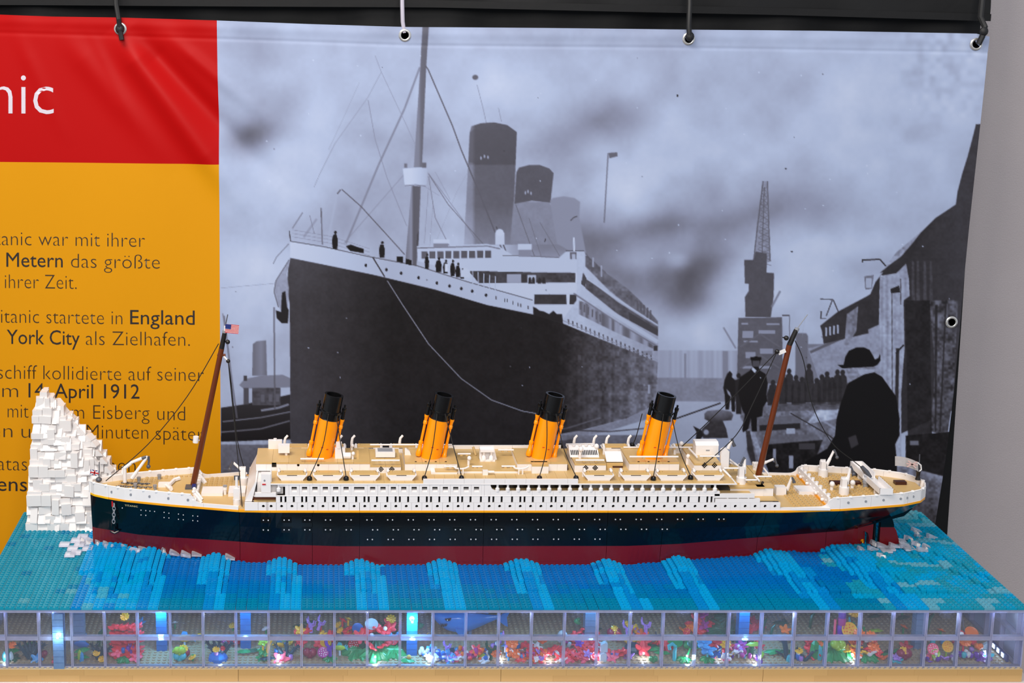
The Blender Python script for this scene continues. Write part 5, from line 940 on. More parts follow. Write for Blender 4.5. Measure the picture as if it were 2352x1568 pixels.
# ------------------------------------------------------------------ gear on deck
def crane(px, py, z, arm_px, arm_py, dY=0, tall=.016, base_r=.0056, slab=True):
    p = atZ(px, py, z); o = part(MB().cyl(p, p + Vector((0, 0, tall * .55)), base_r, n=16), 'deck_crane', 'white')
    part(MB().box(p.x - .0050, p.x + .0030, p.y - .0040, p.y + .0050, p.z + tall * .55, p.z + tall * 1.15), 'crane_cab', 'white', o); part(MB().box(p.x + .0031, p.x + .0036, p.y - .0043, p.y - .0030, p.z + tall * .62, p.z + tall * 1.0), 'crane_slot', 'darkgrey', o)
    for k in range(3): part(MB().cyl((p.x - .004 + k * .003, p.y + .001, p.z + tall * 1.15), (p.x - .004 + k * .003, p.y + .001, p.z + tall * 1.28), .0014, n=7), 'crane_knob', 'white', o)
    e = atY(arm_px, arm_py, p.y + dY); s_ = Vector((p.x + .004, p.y, p.z + tall * .75)); part(MB().tube([s_, s_.lerp(e, .5), s_.lerp(e, .55), e], [.0030, .0026, .0021, .0020], 8), 'crane_arm', 'white', o)
    dr = 1 if e.x > s_.x else -1; part(MB().tube([e + Vector((0, 0, .001)), e + Vector((dr * .003, 0, -.003)), e + Vector((dr * .0055, 0, -.009))], [.0026, .0018, .0016], 7).ball(e + Vector((dr * .006, 0, -.011)), .0030, 8, 5), 'crane_hook', 'darkgrey', o)
def bollard(px, py, z, m='grey', h=.008, r_=.0032): p = atZ(px, py, z); part(MB().lathe([(r_ * .8, 0), (r_ * .8, h * .55), (r_, h * .6), (r_, h)], p, 12), 'bollard', m)
def cowl(px, py, z, h=.010, r_=.0030, lean=.003):
    p = atZ(px, py, z); o = part(MB().cyl(p, p + Vector((0, 0, h * .7)), r_ * .6, n=8), 'ventilator', 'white'); part(MB().ball(p + Vector((lean * .3, -.001, h * .85)), r_, 10, 6, (1, 1, 1.15)), 'ventilator_hood', 'white', o)
# forecastle: anchor crane, capstans, chains, breakwater
o = part(MB().cyl(atY(287, 1107, YC), atY(286, 1072, YC), .0032, n=10), 'anchor_crane', 'white')
part(MB().tube([atY(286, 1074, YC), atY(300, 1064, YC), atY(301, 1062, YC), atY(326, 1052, YC)], [.0034, .0030, .0026, .0026], 8), 'crane_arm', 'white', o); part(MB().cyl(atY(326, 1052, YC), atY(336, 1049, YC), .0026, n=8), 'crane_joint', 'darkgrey', o)
part(MB().tube([atY(303, 1098, 2.13), atY(313, 1084, 2.13), atY(314, 1082, 2.13), atY(333, 1056, YC), atY(339, 1048, YC)], [.0032, .0030, .0024, .0024, .0024], 8), 'crane_brace', 'white', o)
part(MB().tube([atY(340, 1048, YC), atY(342, 1058, YC), atY(341, 1066, YC)], [.0028, .0018, .0018], 7).ball(atY(341, 1071, YC), .0036, 8, 5), 'crane_hook', 'darkgrey', o)
for x, y in ((319, 1106), (366, 1100), (311, 1121), (356, 1124)): bollard(x, y, ZFC)
for k, row in enumerate((((282, 1108), (306, 1108), (322, 1107), (341, 1111)), ((270, 1116), (300, 1115), (325, 1116), (345, 1119)))):
    a_, b_ = Vector(atZ(*row[0], ZFC + .002)), Vector(atZ(*row[-1], ZFC + .002)); ch = None
    for i in range(15):
        c = a_.lerp(b_, i / 14) + Vector((0, .0012 * math.sin(i), 0)); mb = MB(); tw = R(90 if i % 2 else 0)
        mb.tube([c + Vector((.0028 * math.cos(t), .0014 * math.sin(t) * math.cos(tw), .0014 * math.sin(t) * math.sin(tw))) for t in np.linspace(0, 2 * math.pi, 9)], .0005, 5); part(mb, 'chain_link', 'darkgrey')
part(MB().box(-.009, .009, -.004, .006, 0, .006, Matrix.Translation(atZ(377, 1117, ZFC))), 'breakwater_hatch', 'white'); 
for (x0, y0), (x1, y1) in (((388, 1118), (400, 1106)), ((400, 1106), (412, 1102)), ((383, 1118), (393, 1127)), ((393, 1127), (391, 1123))):
    a_, b_ = atZ(x0, y0, ZFC), atZ(x1, y1, ZFC); part(MB().tube([a_ + Vector((0, 0, .003)), b_ + Vector((0, 0, .003))], .0034, 6), 'breakwater', 'white')
# forecastle break: white stairs and props
for k in range(9):
    t = k / 8; y = YC - .058 + .112 * t; X = FCX + .004; part(MB().box(X - .0020, X + .0040, y - .0052, y + .0052, ZWD, ZFC + .001), 'break_panel', 'white')
for y in (YC - .046, YC - .034, YC + .040): part(MB().tube([(FCX + .003, y, ZFC + .006), (FCX + .009, y - .001, ZFC - .001), (FCX + .014, y - .002, ZWD)], [.0030, .0034, .0040], 6), 'stair', 'white'); part(MB().ball((FCX + .003, y, ZFC + .008), .0032, 8, 5), 'stair_post', 'white')
p = atZ(487, 1139, ZWD); part(MB().box(p.x - .017, p.x + .017, p.y, p.y + .030, ZWD, ZWD + .0050), 'hatch', 'white')
p = atZ(543, 1140, ZWD); part(MB().box(p.x - .013, p.x + .014, p.y, p.y + .032, ZWD, ZWD + .0060), 'hatch', 'white')
bollard(517, 1135, ZWD, 'white', .013, .0030); p = atZ(517, 1135, ZWD); part(MB().cyl(p + Vector((0, 0, .013)), p + Vector((0, 0, .0150)), .0034, n=10), 'bollard_cap', 'grey')
crane(560, 1113, ZWD, 536, 1062, .0, .024, .0072)
p = atZ(544, 1159, ZWD); o = part(MB().cyl(p, p + Vector((0, 0, .010)), .0060, n=16), 'deck_crane', 'white'); part(MB().box(p.x - .0050, p.x + .0050, p.y - .005, p.y + .005, p.z + .010, p.z + .028), 'crane_cab', 'white', o); part(MB().cyl(p + Vector((0, 0, .026)), p + Vector((0, 0, .046)), .0024, .0020, 8), 'crane_arm', 'white', o); part(MB().box(p.x - .0040, p.x + .0040, p.y + .001, p.y + .003, p.z + .040, p.z + .047), 'crane_hook', 'darkgrey', o)
# gear on the house roofs
p = atZ(632, 1030, ZH); part(MB().box(p.x - .011, p.x + .011, p.y - .002, p.y + .006, ZH, ZH + .014), 'wheelhouse', 'white'); part(MB().cyl((p.x, p.y + .002, ZH + .014), (p.x, p.y + .002, ZH + .0165), .0028, n=10), 'wheelhouse_stud', 'white')
p = atZ(653, 1046, ZH); part(MB().box(p.x - .0095, p.x + .0085, p.y - .001, p.y + .010, ZH + .0045, ZH + .0170), 'roof_box', 'white'); part(MB().cyl((p.x + .003, p.y + .003, ZH), (p.x + .003, p.y + .003, ZH + .005), .0022, n=8), 'roof_box_leg', 'white')
p = atZ(784, 1053, ZH); part(MB().box(p.x - .010, p.x + .006, p.y, p.y + .008, ZH, ZH + .0170), 'vent_house', 'white'); part(MB().cyl((p.x - .004, p.y + .004, ZH + .017), (p.x - .004, p.y + .004, ZH + .026), .005, n=12), 'vent_drum', 'white')
p = atZ(797, 1054, ZH); part(MB().cyl(p + Vector((-.006, .002, .005)), p + Vector((.006, .002, .005)), .0052, n=14), 'tank_drum', 'white')
cowl(810, 1054, ZH, .011); cowl(808, 1033, ZH, .009)
for k in range(7): p = atZ(821.5, 1053 - 2.9 * k, ZH); part(MB().cyl((p.x - .002, p.y, ZH + .0002), (p.x + .002, p.y, ZH + .0002), .0012, n=6), 'ladder_rung', 'tan')
p = atZ(885, 1050, ZH); sk = part(MB().box(p.x - .0155, p.x + .0155, p.y, p.y + .022, ZH, ZH + .0085), 'skylight', 'white'); part(MB().box(p.x - .0118, p.x + .0118, p.y + .003, p.y + .019, ZH + .0085, ZH + .0090), 'skylight_panel', 'grey', sk)
p = atZ(937, 1045, ZH); part(MB().prism([(-.005, 0), (.005, 0), (.003, .006), (-.002, .010), (-.005, .010)], 0, .006, 'y', Matrix.Translation(p)), 'slope_vent', 'white')
p = atZ(1120, 1060, ZB + .0045); o = part(MB().box(p.x - .012, p.x + .012, p.y, p.y + .014, p.z, p.z + .0025), 'fan_house', 'white'); part(MB().box(p.x - .012, p.x + .010, p.y + .010, p.y + .016, p.z, p.z + .022), 'fan_back', 'white', o); part(MB().box(p.x - .012, p.x + .010, p.y - .001, p.y + .012, p.z + .016, p.z + .019), 'fan_roof', 'white', o)
for s_ in (-1, 1): part(MB().lathe([(.0042, 0), (.0036, .006), (.0018, .008), (.0018, .013)], (p.x + s_ * .006, p.y + .003, p.z + .002), 10), 'fan_drum', 'white', o)
part(MB().box(-.0025, .0025, 0, .004, 0, .024, Matrix.Translation(atZ(1138, 1056, ZB + .0045)) @ Matrix.Rotation(R(-14), 4, 'Y')), 'stair', 'white')
cowl(1076, 1068, ZB + .0045, .014, .0034); p = atZ(1093, 1045, ZB + .0045); part(MB().cyl(p, p + Vector((-.004, .006, .012)), .0022, n=8), 'pipe', 'tan')
for x in (654, 779, 808, 918, 1318, 1363, 1392, 1442): p = atZ(x, 1030, ZB + .002); part(MB().tube([p, p + Vector((0, 0, .012)), p + Vector((.001, 0, .018)), p + Vector((.005, .002, .022))], [.0026, .0024, .0022, .0020], 7), 'davit_head', 'white')
p = atZ(1343, 1050, ZH); o = part(MB().prism([(0, 0), (.024, 0), (.020, .014), (.004, .003)], -.023, .023, 'x', Matrix.Translation(p)), 'louvre_skylight', 'white')
for k in range(16): part(MB().box(-.0007, .0007, 0, .0006, 0, .009, Matrix.Translation(p + Vector((-.0205 + k * .0027, .0030, .0035))) @ Matrix.Rotation(R(-55), 4, 'X')), 'louvre', 'pane_dark', o)
for k in range(4): part(MB().cyl(p + Vector((-.015 + k * .010, .018, .013)), p + Vector((-.015 + k * .010, .018, .0155)), .0028, n=8), 'skylight_stud', 'white', o)
cowl(1332, 1052, ZH, .018, .0040); cowl(1368, 1043, ZH, .016, .0040); p = atZ(1412, 1062, ZB + .008); part(MB().prism([(0, 0), (.020, .010), (.020, .012), (0, .002)], -.013, .013, 'x', Matrix.Translation(p)), 'glass_dome', 'white'); part(MB().box(-.013, .013, 0, .018, ZB - p.z, .001, Matrix.Translation(p)), 'dome_house', 'tan')
p = atZ(1408, 1047, ZB + .012); part(MB().box(p.x - .012, p.x + .010, p.y, p.y + .002, p.z, p.z + .0018), 'dome_bar', 'darkgrey')
# aft deckhouse top, ladders, aft cranes
p = atZ(1625, 1045, ZH); o = part(MB().box(p.x - .019, p.x + .017, p.y, p.y + .018, ZH, ZH + .016), 'aft_house', 'white'); part(MB().prism([(0, .016), (.018, .016), (.018, .021), (.006, .021)], -.0195, .0175, 'x', Matrix.Translation(Vector((p.x, p.y, ZH)))), 'aft_house_roof', 'white', o); part(MB().box(p.x - .003, p.x + .003, p.y - .0004, p.y + .001, ZH + .007, ZH + .009), 'name_plate', 'grey', o); part(MB().box(p.x - .009, p.x + .008, p.y - .0002, p.y + .0008, ZH + .001, ZH + .0115), 'aft_house_door', 'white', o)
def slab(px, py, z, w, h, d): p = atZ(px, py, z); s_ = part(MB().prism([(-w / 2, 0), (w / 2, 0), (w / 2, h * .82), (0, h), (-w / 2, h * .9)], 0, d, 'y', Matrix.Translation(p)), 'engine_screen', 'white'); part(MB().box(p.x + w / 2, p.x + w / 2 + .0012, p.y + .001, p.y + d, z + h * .2, z + h * .8), 'screen_back', 'darkgrey', s_)
slab(1664, 1078, ZB, .013, .036, .006)
part(MB().tube([atY(1672, 1030, 2.16), atY(1680, 1012, 2.16)], [.0030, .0024], 8), 'crane_arm', 'white'); part(MB().tube([atY(1681, 1007, 2.16), atY(1684, 1016, 2.16), atY(1687, 1024, 2.16)], [.0022, .0022, .0032], 7), 'crane_hook', 'darkgrey')
for a_, b_ in (((1583, 1030, 2.15), (1601, 1049, 2.11)), ((1661, 1078, 2.10), (1679, 1096, 2.08)), ((1676, 1055, 2.14), (1697, 1071, 2.11)), ((1732, 1091, 2.11), (1744, 1104, 2.09)), ((1752, 1072, 2.14), (1766, 1090, 2.11))): part(MB().cyl(atY(*a_), atY(*b_), .0016, n=8), 'handrail', 'white')
cowl(1578, 1066, ZB, .016, .0036); cowl(1563, 1034, ZB + .006, .014, .0036)
# stepped aft decks
part(MB().box(XS(1688), XS(1752, 1110, 2.09), 2.085, 2.185, ZG1, .2310), 'aft_house_lower', 'white'); part(MB().box(XS(1686), XS(1755, 1110, 2.09), 2.083, 2.187, .2310, .2335), 'aft_deck', 'tan')
part(MB().box(XS(1737, 1115, 2.09), XS(1775, 1115, 2.09), 2.0860, 2.182, ZG1, .2310), 'aft_cabin', 'white'); part(MB().box(XS(1737, 1115, 2.09), XS(1776, 1115, 2.09), 2.0850, 2.183, .2310, .2335), 'aft_cabin_roof', 'tan'); p = atY(1752, 1108, 2.0852); part(MB().cyl((p.x, 2.0848, p.z), (p.x, 2.087, p.z), .0020, n=10), 'porthole', 'shade')
part(MB().box(XS(1690, 1090, 2.09), XS(1752, 1090, 2.09), 2.095, 2.180, .2335, .2360), 'docking_deck', 'tan')
part(MB().box(XS(1640), XS(1732), YS, YS + .0035, .2260, .2325), 'aft_bulwark', 'white'); part(MB().box(XS(1650), XS(1732), YS + .0035, YS + .03, .2255, .2270), 'aft_side_deck', 'tan')
for x in (1671, 1695, 1719): part(MB().cyl((XS(x), YS + .0022, ZP1), (XS(x), YS + .0022, .2260), .0014, n=7), 'deck_prop', 'white')
part(MB().box(XS(1642), XS(1790), YS + .010, YS + .028, ZP1 - .002, ZP1), 'lower_side_deck', 'tan'); part(MB().box(XS(1642), XS(1725), YS + .016, YS + .018, ZP1, .2255), 'aft_side_wall', 'white')
crane(1702, 1118, .2270, 1711, 1052, 0, .030, .0080); crane(1736, 1078, .2335, 1777, 1054, 0, .010, .0050)
p = atZ(1797, 1137, ZWD); part(MB().box(p.x - .010, p.x + .006, p.y, p.y + .012, ZWD, ZWD + .0130), 'winch_house', 'white'); part(MB().box(p.x + .0062, p.x + .0068, p.y, p.y + .003, ZWD + .002, ZWD + .010), 'winch_slot', 'darkgrey'); e = atY(1818, 1097, p.y); part(MB().tube([p + Vector((.008, .003, .008)), e], [.0028, .0020], 8), 'crane_arm', 'white'); part(MB().tube([e, e + Vector((.003, 0, -.003)), e + Vector((.0045, 0, -.008))], [.0026, .0018, .0030], 7), 'crane_hook', 'darkgrey')
p = atZ(1860, 1137, ZWD); part(MB().box(p.x - .017, p.x + .017, p.y, p.y + .028, ZWD, ZWD + .0060), 'hatch', 'white')
# poop: bulkhead with studs, cranes, docking bridge, benches, bollards
for k in range(8):
    y = YC - .070 + k * .0175; q = part(MB().box(POOP - .0022, POOP + .0014, y + g2, y + .0175 - g2, ZWD, .2225), 'poop_bulkhead', 'white'); part(MB().cyl((POOP + .0014, y + .009, .2225), (POOP + .0014, y + .009, .2260), .0028, n=8), 'bulkhead_knob', 'white', q); part(MB().cyl((POOP - .0034, y + .009, .2150), (POOP - .002, y + .009, .2150), .0016, n=8), 'bulkhead_stud', 'white', q)
part(MB().box(POOP - .0040, POOP - .0022, YC - .070, YC + .070, ZWD, ZWD + .0034), 'bulkhead_stripe', 'gold')
for y in (YC - .050, YC - .022, YC + .02, YC + .05): part(MB().ball((POOP - .004, y, ZWD + .006), .0030, 8, 5), 'vent_ball', 'white')
crane(1890, 1093, ZPO, 1915, 1035, 0, .022, .0078); crane(1938, 1134, ZPO, 1953, 1073, 0, .022, .0078)
cowl(1910, 1125, ZPO, .012, .0042, 0); cowl(1957, 1122, ZPO, .012, .0042, 0)
for x, y, w in ((1920, 1113, .018), (1965, 1113, .016), (2068, 1112, .018)): p = atZ(x, y, ZPO); part(MB().box(p.x - w / 2, p.x + w / 2, p.y - .003, p.y + .007, ZPO, ZPO + .0050), 'bench', 'darkbrown')
bollard(1988, 1118, ZPO, 'grey', .011, .0052); bollard(1962, 1093, ZPO, 'darkgrey', .009, .0052)
BX0, BX1 = .884, .902                     # docking bridge across the poop
DBX = atZ(2010, 1110, ZPO + .012).x
db = part(MB().box(DBX - .010, DBX + .010, YC - .062, YC + .062, ZPO + .0105, ZPO + .0125), 'docking_bridge', 'white')
for s_ in (-1, 1):
    for k in range(4):
        y0, y1 = (YC - .062 + .0135 * k, YC - .062 + .0135 * (k + 1) - g2) if s_ < 0 else (YC + .062 - .0135 * (k + 1) + g2, YC + .062 - .0135 * k)
        for X in (DBX - .010, DBX + .0080): part(MB().box(X, X + .0020, y0, y1, ZPO + .0125, ZPO + .0205), 'bridge_side', 'white', db)
    part(MB().box(DBX - .010, DBX + .010, YC + s_ * .062 - .001, YC + s_ * .062 + .001, ZPO + .0105, ZPO + .0205), 'bridge_end', 'white', db)
    part(MB().box(DBX - .007, DBX + .007, YC + s_ * .034 - .003, YC + s_ * .034 + .003, ZPO, ZPO + .0105), 'bridge_leg', 'white', db)
# lettering, anchor and portholes on the black side
for k, (px, py) in enumerate(((324, 1171), (335, 1172), (344.5, 1173), (355, 1174), (324, 1182), (335, 1183), (377, 1176), (388, 1178), (377, 1188), (388, 1189), (410, 1180), (421, 1182), (410, 1192), (421, 1193), (443, 1184), (454, 1185), (443, 1195), (454, 1196), (281, 1166))):
    z = .1960 - (1171 + (px - 324) * .11 - 1171 + 0) * 0 - (0.0075 if py - (1171 + (px - 324) * .105) > 6 else 0); X = atY(px, py, 2.09).x
    for _ in range(3): X = atY(px, py, near(X, z)).x; z = atY(px, py, near(X, z)).z
    part(MB().cyl((X, near(X, z, .0005), z), (X, near(X, z, -.0008), z), .0009, n=6), 'porthole', 'dotgrey')
dm = MB().cyl((0, -.0005, 0), (0, .0006, 0), .0011, n=7).cyl((.0075, -.0005, 0), (.0075, .0006, 0), .0011, n=7).mesh('porthole_pair', 'dotgrey'); dp = MB().box(-.0042, .0117, -.0002, .0006, -.0046, .0050).mesh('porthole_plate', 'hullblack')
def pair(px, py):
    z = .19; X = XS(px - 5.7, py)
    for _ in range(3): q = atY(px - 5.7, py, near(X, z)); X, z = q.x, q.z
    o = link('porthole_plate', dp, ship, Vector((X - .30, near(X + .004, z, .0003) - YC, z - ship.location.z))); o.rotation_euler = (0, 0, -math.atan((hw(X + .008, z) - hw(X - .004, z)) / .012)); link('porthole_pair', dm, o, Vector((0, 0, 0)))
for k in range(23): pair(610.8 + 47.55 * k, 1193.7 - k * .09)
for k in range(5): pair(610.8 + 47.55 * k, 1216)
for k in range(15): pair(861.7 + 47.5 * k, 1216 - k * .1)
for k in range(12): pair(849.8 + 47.5 * k, 1238.2 - k * .08)
# anchor with chain
ch = None
for i in range(6):
    c = atY(262 - .2 * i, 1160 + 7.4 * i, near(-.327, .19) - .004); pts = [c + Vector((.0022 * math.cos(t) * (1 if i % 2 else .5), -.0016 * math.cos(t) * (0 if i % 2 else 1), .0036 * math.sin(t))) for t in np.linspace(0, 2 * math.pi, 11)]; part(MB().tube(pts, .0007, 5), 'chain_link', 'grey')
c = atY(263, 1207, near(-.327, .16) - .004); part(MB().cyl(c, c + Vector((0, 0, -.010)), .0014, n=6).tube([c + Vector((-.007, 0, -.009)), c + Vector((0, -.001, -.012)), c + Vector((.007, 0, -.009))], .0016, 6), 'anchor', 'black'); c = atY(258, 1156, near(-.33, .195) - .001); part(MB().box(c.x - .001, c.x + .001, c.y - .001, c.y + .001, c.z - .005, c.z + .004), 'hawse_mark', 'red')
cu = bpy.data.curves.new('t', 'FONT'); cu.body = 'TITANIC'; cu.size = 1; cu.resolution_u = 2; ob = bpy.data.objects.new('t', cu); C.objects.link(ob); bpy.context.view_layer.update()
me = bpy.data.meshes.new_from_object(ob.evaluated_get(bpy.context.evaluated_depsgraph_get())); bpy.data.objects.remove(ob)
co = np.zeros(len(me.vertices) * 3, np.float32); me.vertices.foreach_get('co', co); co = co.reshape(-1, 3); wx = co[:, 0].max()
XA = atY(286, 1156, 2.102).x; out = []
for x, y, _ in co: X = XA + x / wx * .0215; z = .1948 + y * .0042; out.append((X, near(X, z, .0005), z))
me.vertices.foreach_set('co', np.array(out, np.float32).ravel()); me.materials.clear(); me.materials.append(MATS['cream']); link('name_lettering', me, ship)
# ------------------------------------------------------------------ life in the tank
def cm(n, r, g, b, ro=.3): return mat('c_' + n, rgb(r, g, b), ro, var=.04)
for n_, c in dict(coral=(238, 66, 76), pink=(250, 110, 140), magenta=(180, 60, 150), yellow=(236, 186, 40), orange=(240, 120, 40), lime=(160, 200, 60), green=(20, 150, 84), dkgreen=(12, 86, 60), teal=(10, 66, 84), aqua=(60, 190, 210), blue=(20, 110, 200), azure=(60, 160, 230), white=(236, 240, 246), lilac=(170, 130, 220), purple=(110, 50, 180), wine=(140, 24, 60), sand=(200, 160, 80), red=(196, 30, 44), gray=(120, 108, 96), pale=(190, 214, 230)).items(): cm(n_, *c)
cmesh = {}
def cmesh_get(kind, col):
    k = (kind, col)
    if k in cmesh: return cmesh[k]
    mb = MB(); m = 'c_' + col
    if kind == 'daisy':                   # round flower plate with pointed petals, facing up
        n = 20; vs_ = [(0, 0, .0030)] + [((.0068 if i % 2 else .0056) * math.cos(2 * math.pi * i / n), (.0068 if i % 2 else .0056) * math.sin(2 * math.pi * i / n), .0022 if i % 2 else .0014) for i in range(n)] + [(0, 0, -.0004)]
        mb.add(vs_, [(0, 1 + i, 1 + (i + 1) % n) for i in range(n)] + [(n + 1, 1 + (i + 1) % n, 1 + i) for i in range(n)]); mb.lathe([(.0026, .0018), (.0028, .0036), (.0016, .0042), (.0010, .0032), (.0001, .0030)], n=10)
    elif kind == 'star':                  # five lobed flower leaf with turned-up rim
        n = 30; f = lambda i: .0082 + .0026 * math.cos(5 * 2 * math.pi * i / n); zf = lambda i: .0016 + .0012 * math.cos(5 * 2 * math.pi * i / n + .6)
        vs_ = [(0, 0, .0018)] + [(f(i) * math.cos(2 * math.pi * i / n), f(i) * math.sin(2 * math.pi * i / n), zf(i)) for i in range(n)] + [(f(i) * .96 * math.cos(2 * math.pi * i / n), f(i) * .96 * math.sin(2 * math.pi * i / n), zf(i) - .0024) for i in range(n)] + [(0, 0, -.0006)]
        mb.add(vs_, [(0, 1 + i, 1 + (i + 1) % n) for i in range(n)] + [(1 + i, 1 + n + i, 1 + n + (i + 1) % n, 1 + (i + 1) % n) for i in range(n)] + [(2 * n + 1, 1 + n + (i + 1) % n, 1 + n + i) for i in range(n)]); mb.lathe([(.0026, .0016), (.0026, .0034), (.0001, .0034)], n=10)
    elif kind == 'cup': mb.lathe([(.0022, 0), (.0030, .0018), (.0032, .0060), (.0024, .0078), (.0001, .0080)], n=12)
    elif kind == 'ball': mb.ball((0, 0, .0036), .0036, 10, 6)
    elif kind == 'stem': mb.cyl((0, 0, 0), (0, 0, .010), .0016, n=7)
    elif kind == 'longstem': mb.cyl((0, 0, 0), (0, 0, .024), .0015, n=7)
    elif kind == 'dish':
        mb.lathe([(.0001, -.0008), (.0050, .0006), (.0080, .0030), (.0084, .0036), (.0060, .0026), (.0001, .0022)], n=18)
    elif kind == 'dots':                  # pits and spots of a printed dish
        for r_, q in ((.0028, 5), (.0055, 9)):
            for i in range(q): a = 2 * math.pi * i / q; mb.cyl((r_ * math.cos(a), r_ * math.sin(a), .0020), (r_ * math.cos(a), r_ * math.sin(a), .0032), .0008, n=6)
    elif kind == 'leaf':                  # long leaf, lying
        mb.add([(0, 0, .001), (.008, -.0040, .0028), (.018, -.0042, .0036), (.026, 0, .0026), (.018, .0042, .0036), (.008, .0040, .0028), (.013, 0, .0050), (.013, 0, .0012)], [(0, 1, 6), (1, 2, 6), (2, 3, 6), (3, 4, 6), (4, 5, 6), (5, 0, 6), (1, 0, 7), (2, 1, 7), (3, 2, 7), (4, 3, 7), (5, 4, 7), (0, 5, 7)])
    elif kind == 'bush':                  # broad jagged leaf mat
        n = 36; f = lambda i: .019 + .004 * math.cos(6 * 2 * math.pi * i / n) + (.0016 if i % 2 else -.0016)
        vs_ = [(0, 0, .009)] + [(f(i) * .55 * math.cos(2 * math.pi * i / n), f(i) * .55 * math.sin(2 * math.pi * i / n), .0085 + (.0012 if i % 2 else 0)) for i in range(n)] + [(f(i) * math.cos(2 * math.pi * i / n), f(i) * math.sin(2 * math.pi * i / n), .0035) for i in range(n)] + [(f(i) * math.cos(2 * math.pi * i / n), f(i) * math.sin(2 * math.pi * i / n), 0) for i in range(n)]
        mb.add(vs_, [(0, 1 + i, 1 + (i + 1) % n) for i in range(n)] + [(1 + j * n + i, 1 + (j + 1) * n + i, 1 + (j + 1) * n + (i + 1) % n, 1 + j * n + (i + 1) % n) for j in (0, 1) for i in range(n)])
    elif kind == 'frond':                 # upright prickly frond
        r2 = random.Random(4); pts = [(.002 * math.sin(t * 2), 0, .030 * t) for t in np.linspace(0, 1, 7)]; mb.tube(pts, [.0034, .0034, .0030, .0028, .0024, .0018, .0008], 7)
        for i in range(22): t = r2.random() * .95; a = r2.random() * 6.28; p = Vector((.002 * math.sin(t * 2), 0, .030 * t)); mb.cyl(p, p + Vector((.0062 * math.cos(a), .0062 * math.sin(a), .0045)), .0012, .0002, 5)
    elif kind == 'reed': mb.tube([(0, 0, 0), (.001, 0, .010), (.003, .001, .020), (.009, .002, .027)], [.0022, .0026, .0030, .0010], 7)
    elif kind == 'hook': mb.tube([(0, 0, 0), (0, 0, .010), (.0005, 0, .016), (-.003, 0, .0195), (-.0065, 0, .017), (-.0055, 0, .013)], .0021, 8)
    elif kind == 'branch':
        mb.cyl((0, 0, 0), (0, 0, .010), .0020, .0015, 8)
        for a, h, l in ((0, .0065, .0068), (2.2, .0085, .008), (4.2, .006, .0068), (3.1, .0095, .0066), (5.4, .0095, .006)): p = Vector((0, 0, h)); q = p + Vector((l * .6 * math.cos(a), l * .6 * math.sin(a), l * .3)); mb.tube([p, q, q + Vector((.001 * math.cos(a), .001 * math.sin(a), l * .7))], [.0011, .0010, .0007], 6)
    elif kind == 'heart': mb.ball((-.003, 0, .0055), .0048, 10, 6).ball((.003, 0, .0055), .0048, 10, 6).ball((0, 0, .0025), .0040, 10, 6, (1, 1, 1))
    elif kind == 'tooth': mb.prism([(-.004, 0), (.004, 0), (.004, .010), (.001, .012), (-.004, .009)], -.003, .003)
    elif kind == 'rock': mb.lathe([(.014, 0), (.013, .006), (.010, .010), (.004, .013), (.0005, .0135)], n=9, smooth=False)
    elif kind == 'fish': mb.lathe([(.0004, -.010), (.0026, -.007), (.0044, -.002), (.0046, .002), (.0030, .006), (.0012, .0085)], n=10, M=Matrix.Rotation(R(90), 3, 'Y'), sq=.55)
    elif kind == 'fin': mb.prism([(.0075, -.0005), (.0125, -.0042), (.0115, 0), (.0125, .0042), (.0075, .0005)], -.0006, .0006); mb.prism([(-.004, .004), (.004, .0035), (.003, .0075), (-.002, .0082)], -.0006, .0006)
    elif kind == 'sharkfin': mb.prism([(-.006, 0), (.006, 0), (.0075, .010), (.0085, .015), (.003, .010)], -.0012, .0012)
    elif kind == 'crystal': mb.lathe([(.0034, 0), (.0038, .006), (.0030, .0115), (.0004, .0150)], n=6, smooth=False)
    cmesh[k] = mb.mesh(kind, m); return cmesh[k]
NAMES = dict(daisy='flower', star='flower_leaf', cup='polyp', ball='polyp', stem='stem', longstem='stem', dish='cap', dots='cap_spots', leaf='leaf', bush='leaf_mat', frond='frond', reed='reed', hook='hooked_stalk', branch='branch', heart='pod', tooth='block', rock='rock', fish='body', fin='fin', sharkfin='fin', crystal='crystal')
cr = random.Random(31)
ORD = 'zeroth first second third fourth fifth sixth seventh eighth ninth tenth eleventh twelfth thirteenth fourteenth fifteenth sixteenth seventeenth eighteenth nineteenth twentieth twenty-first twenty-second twenty-third twenty-fourth twenty-fifth twenty-sixth twenty-seventh twenty-eighth twenty-ninth thirtieth thirty-first thirty-second'.split()
used = set()
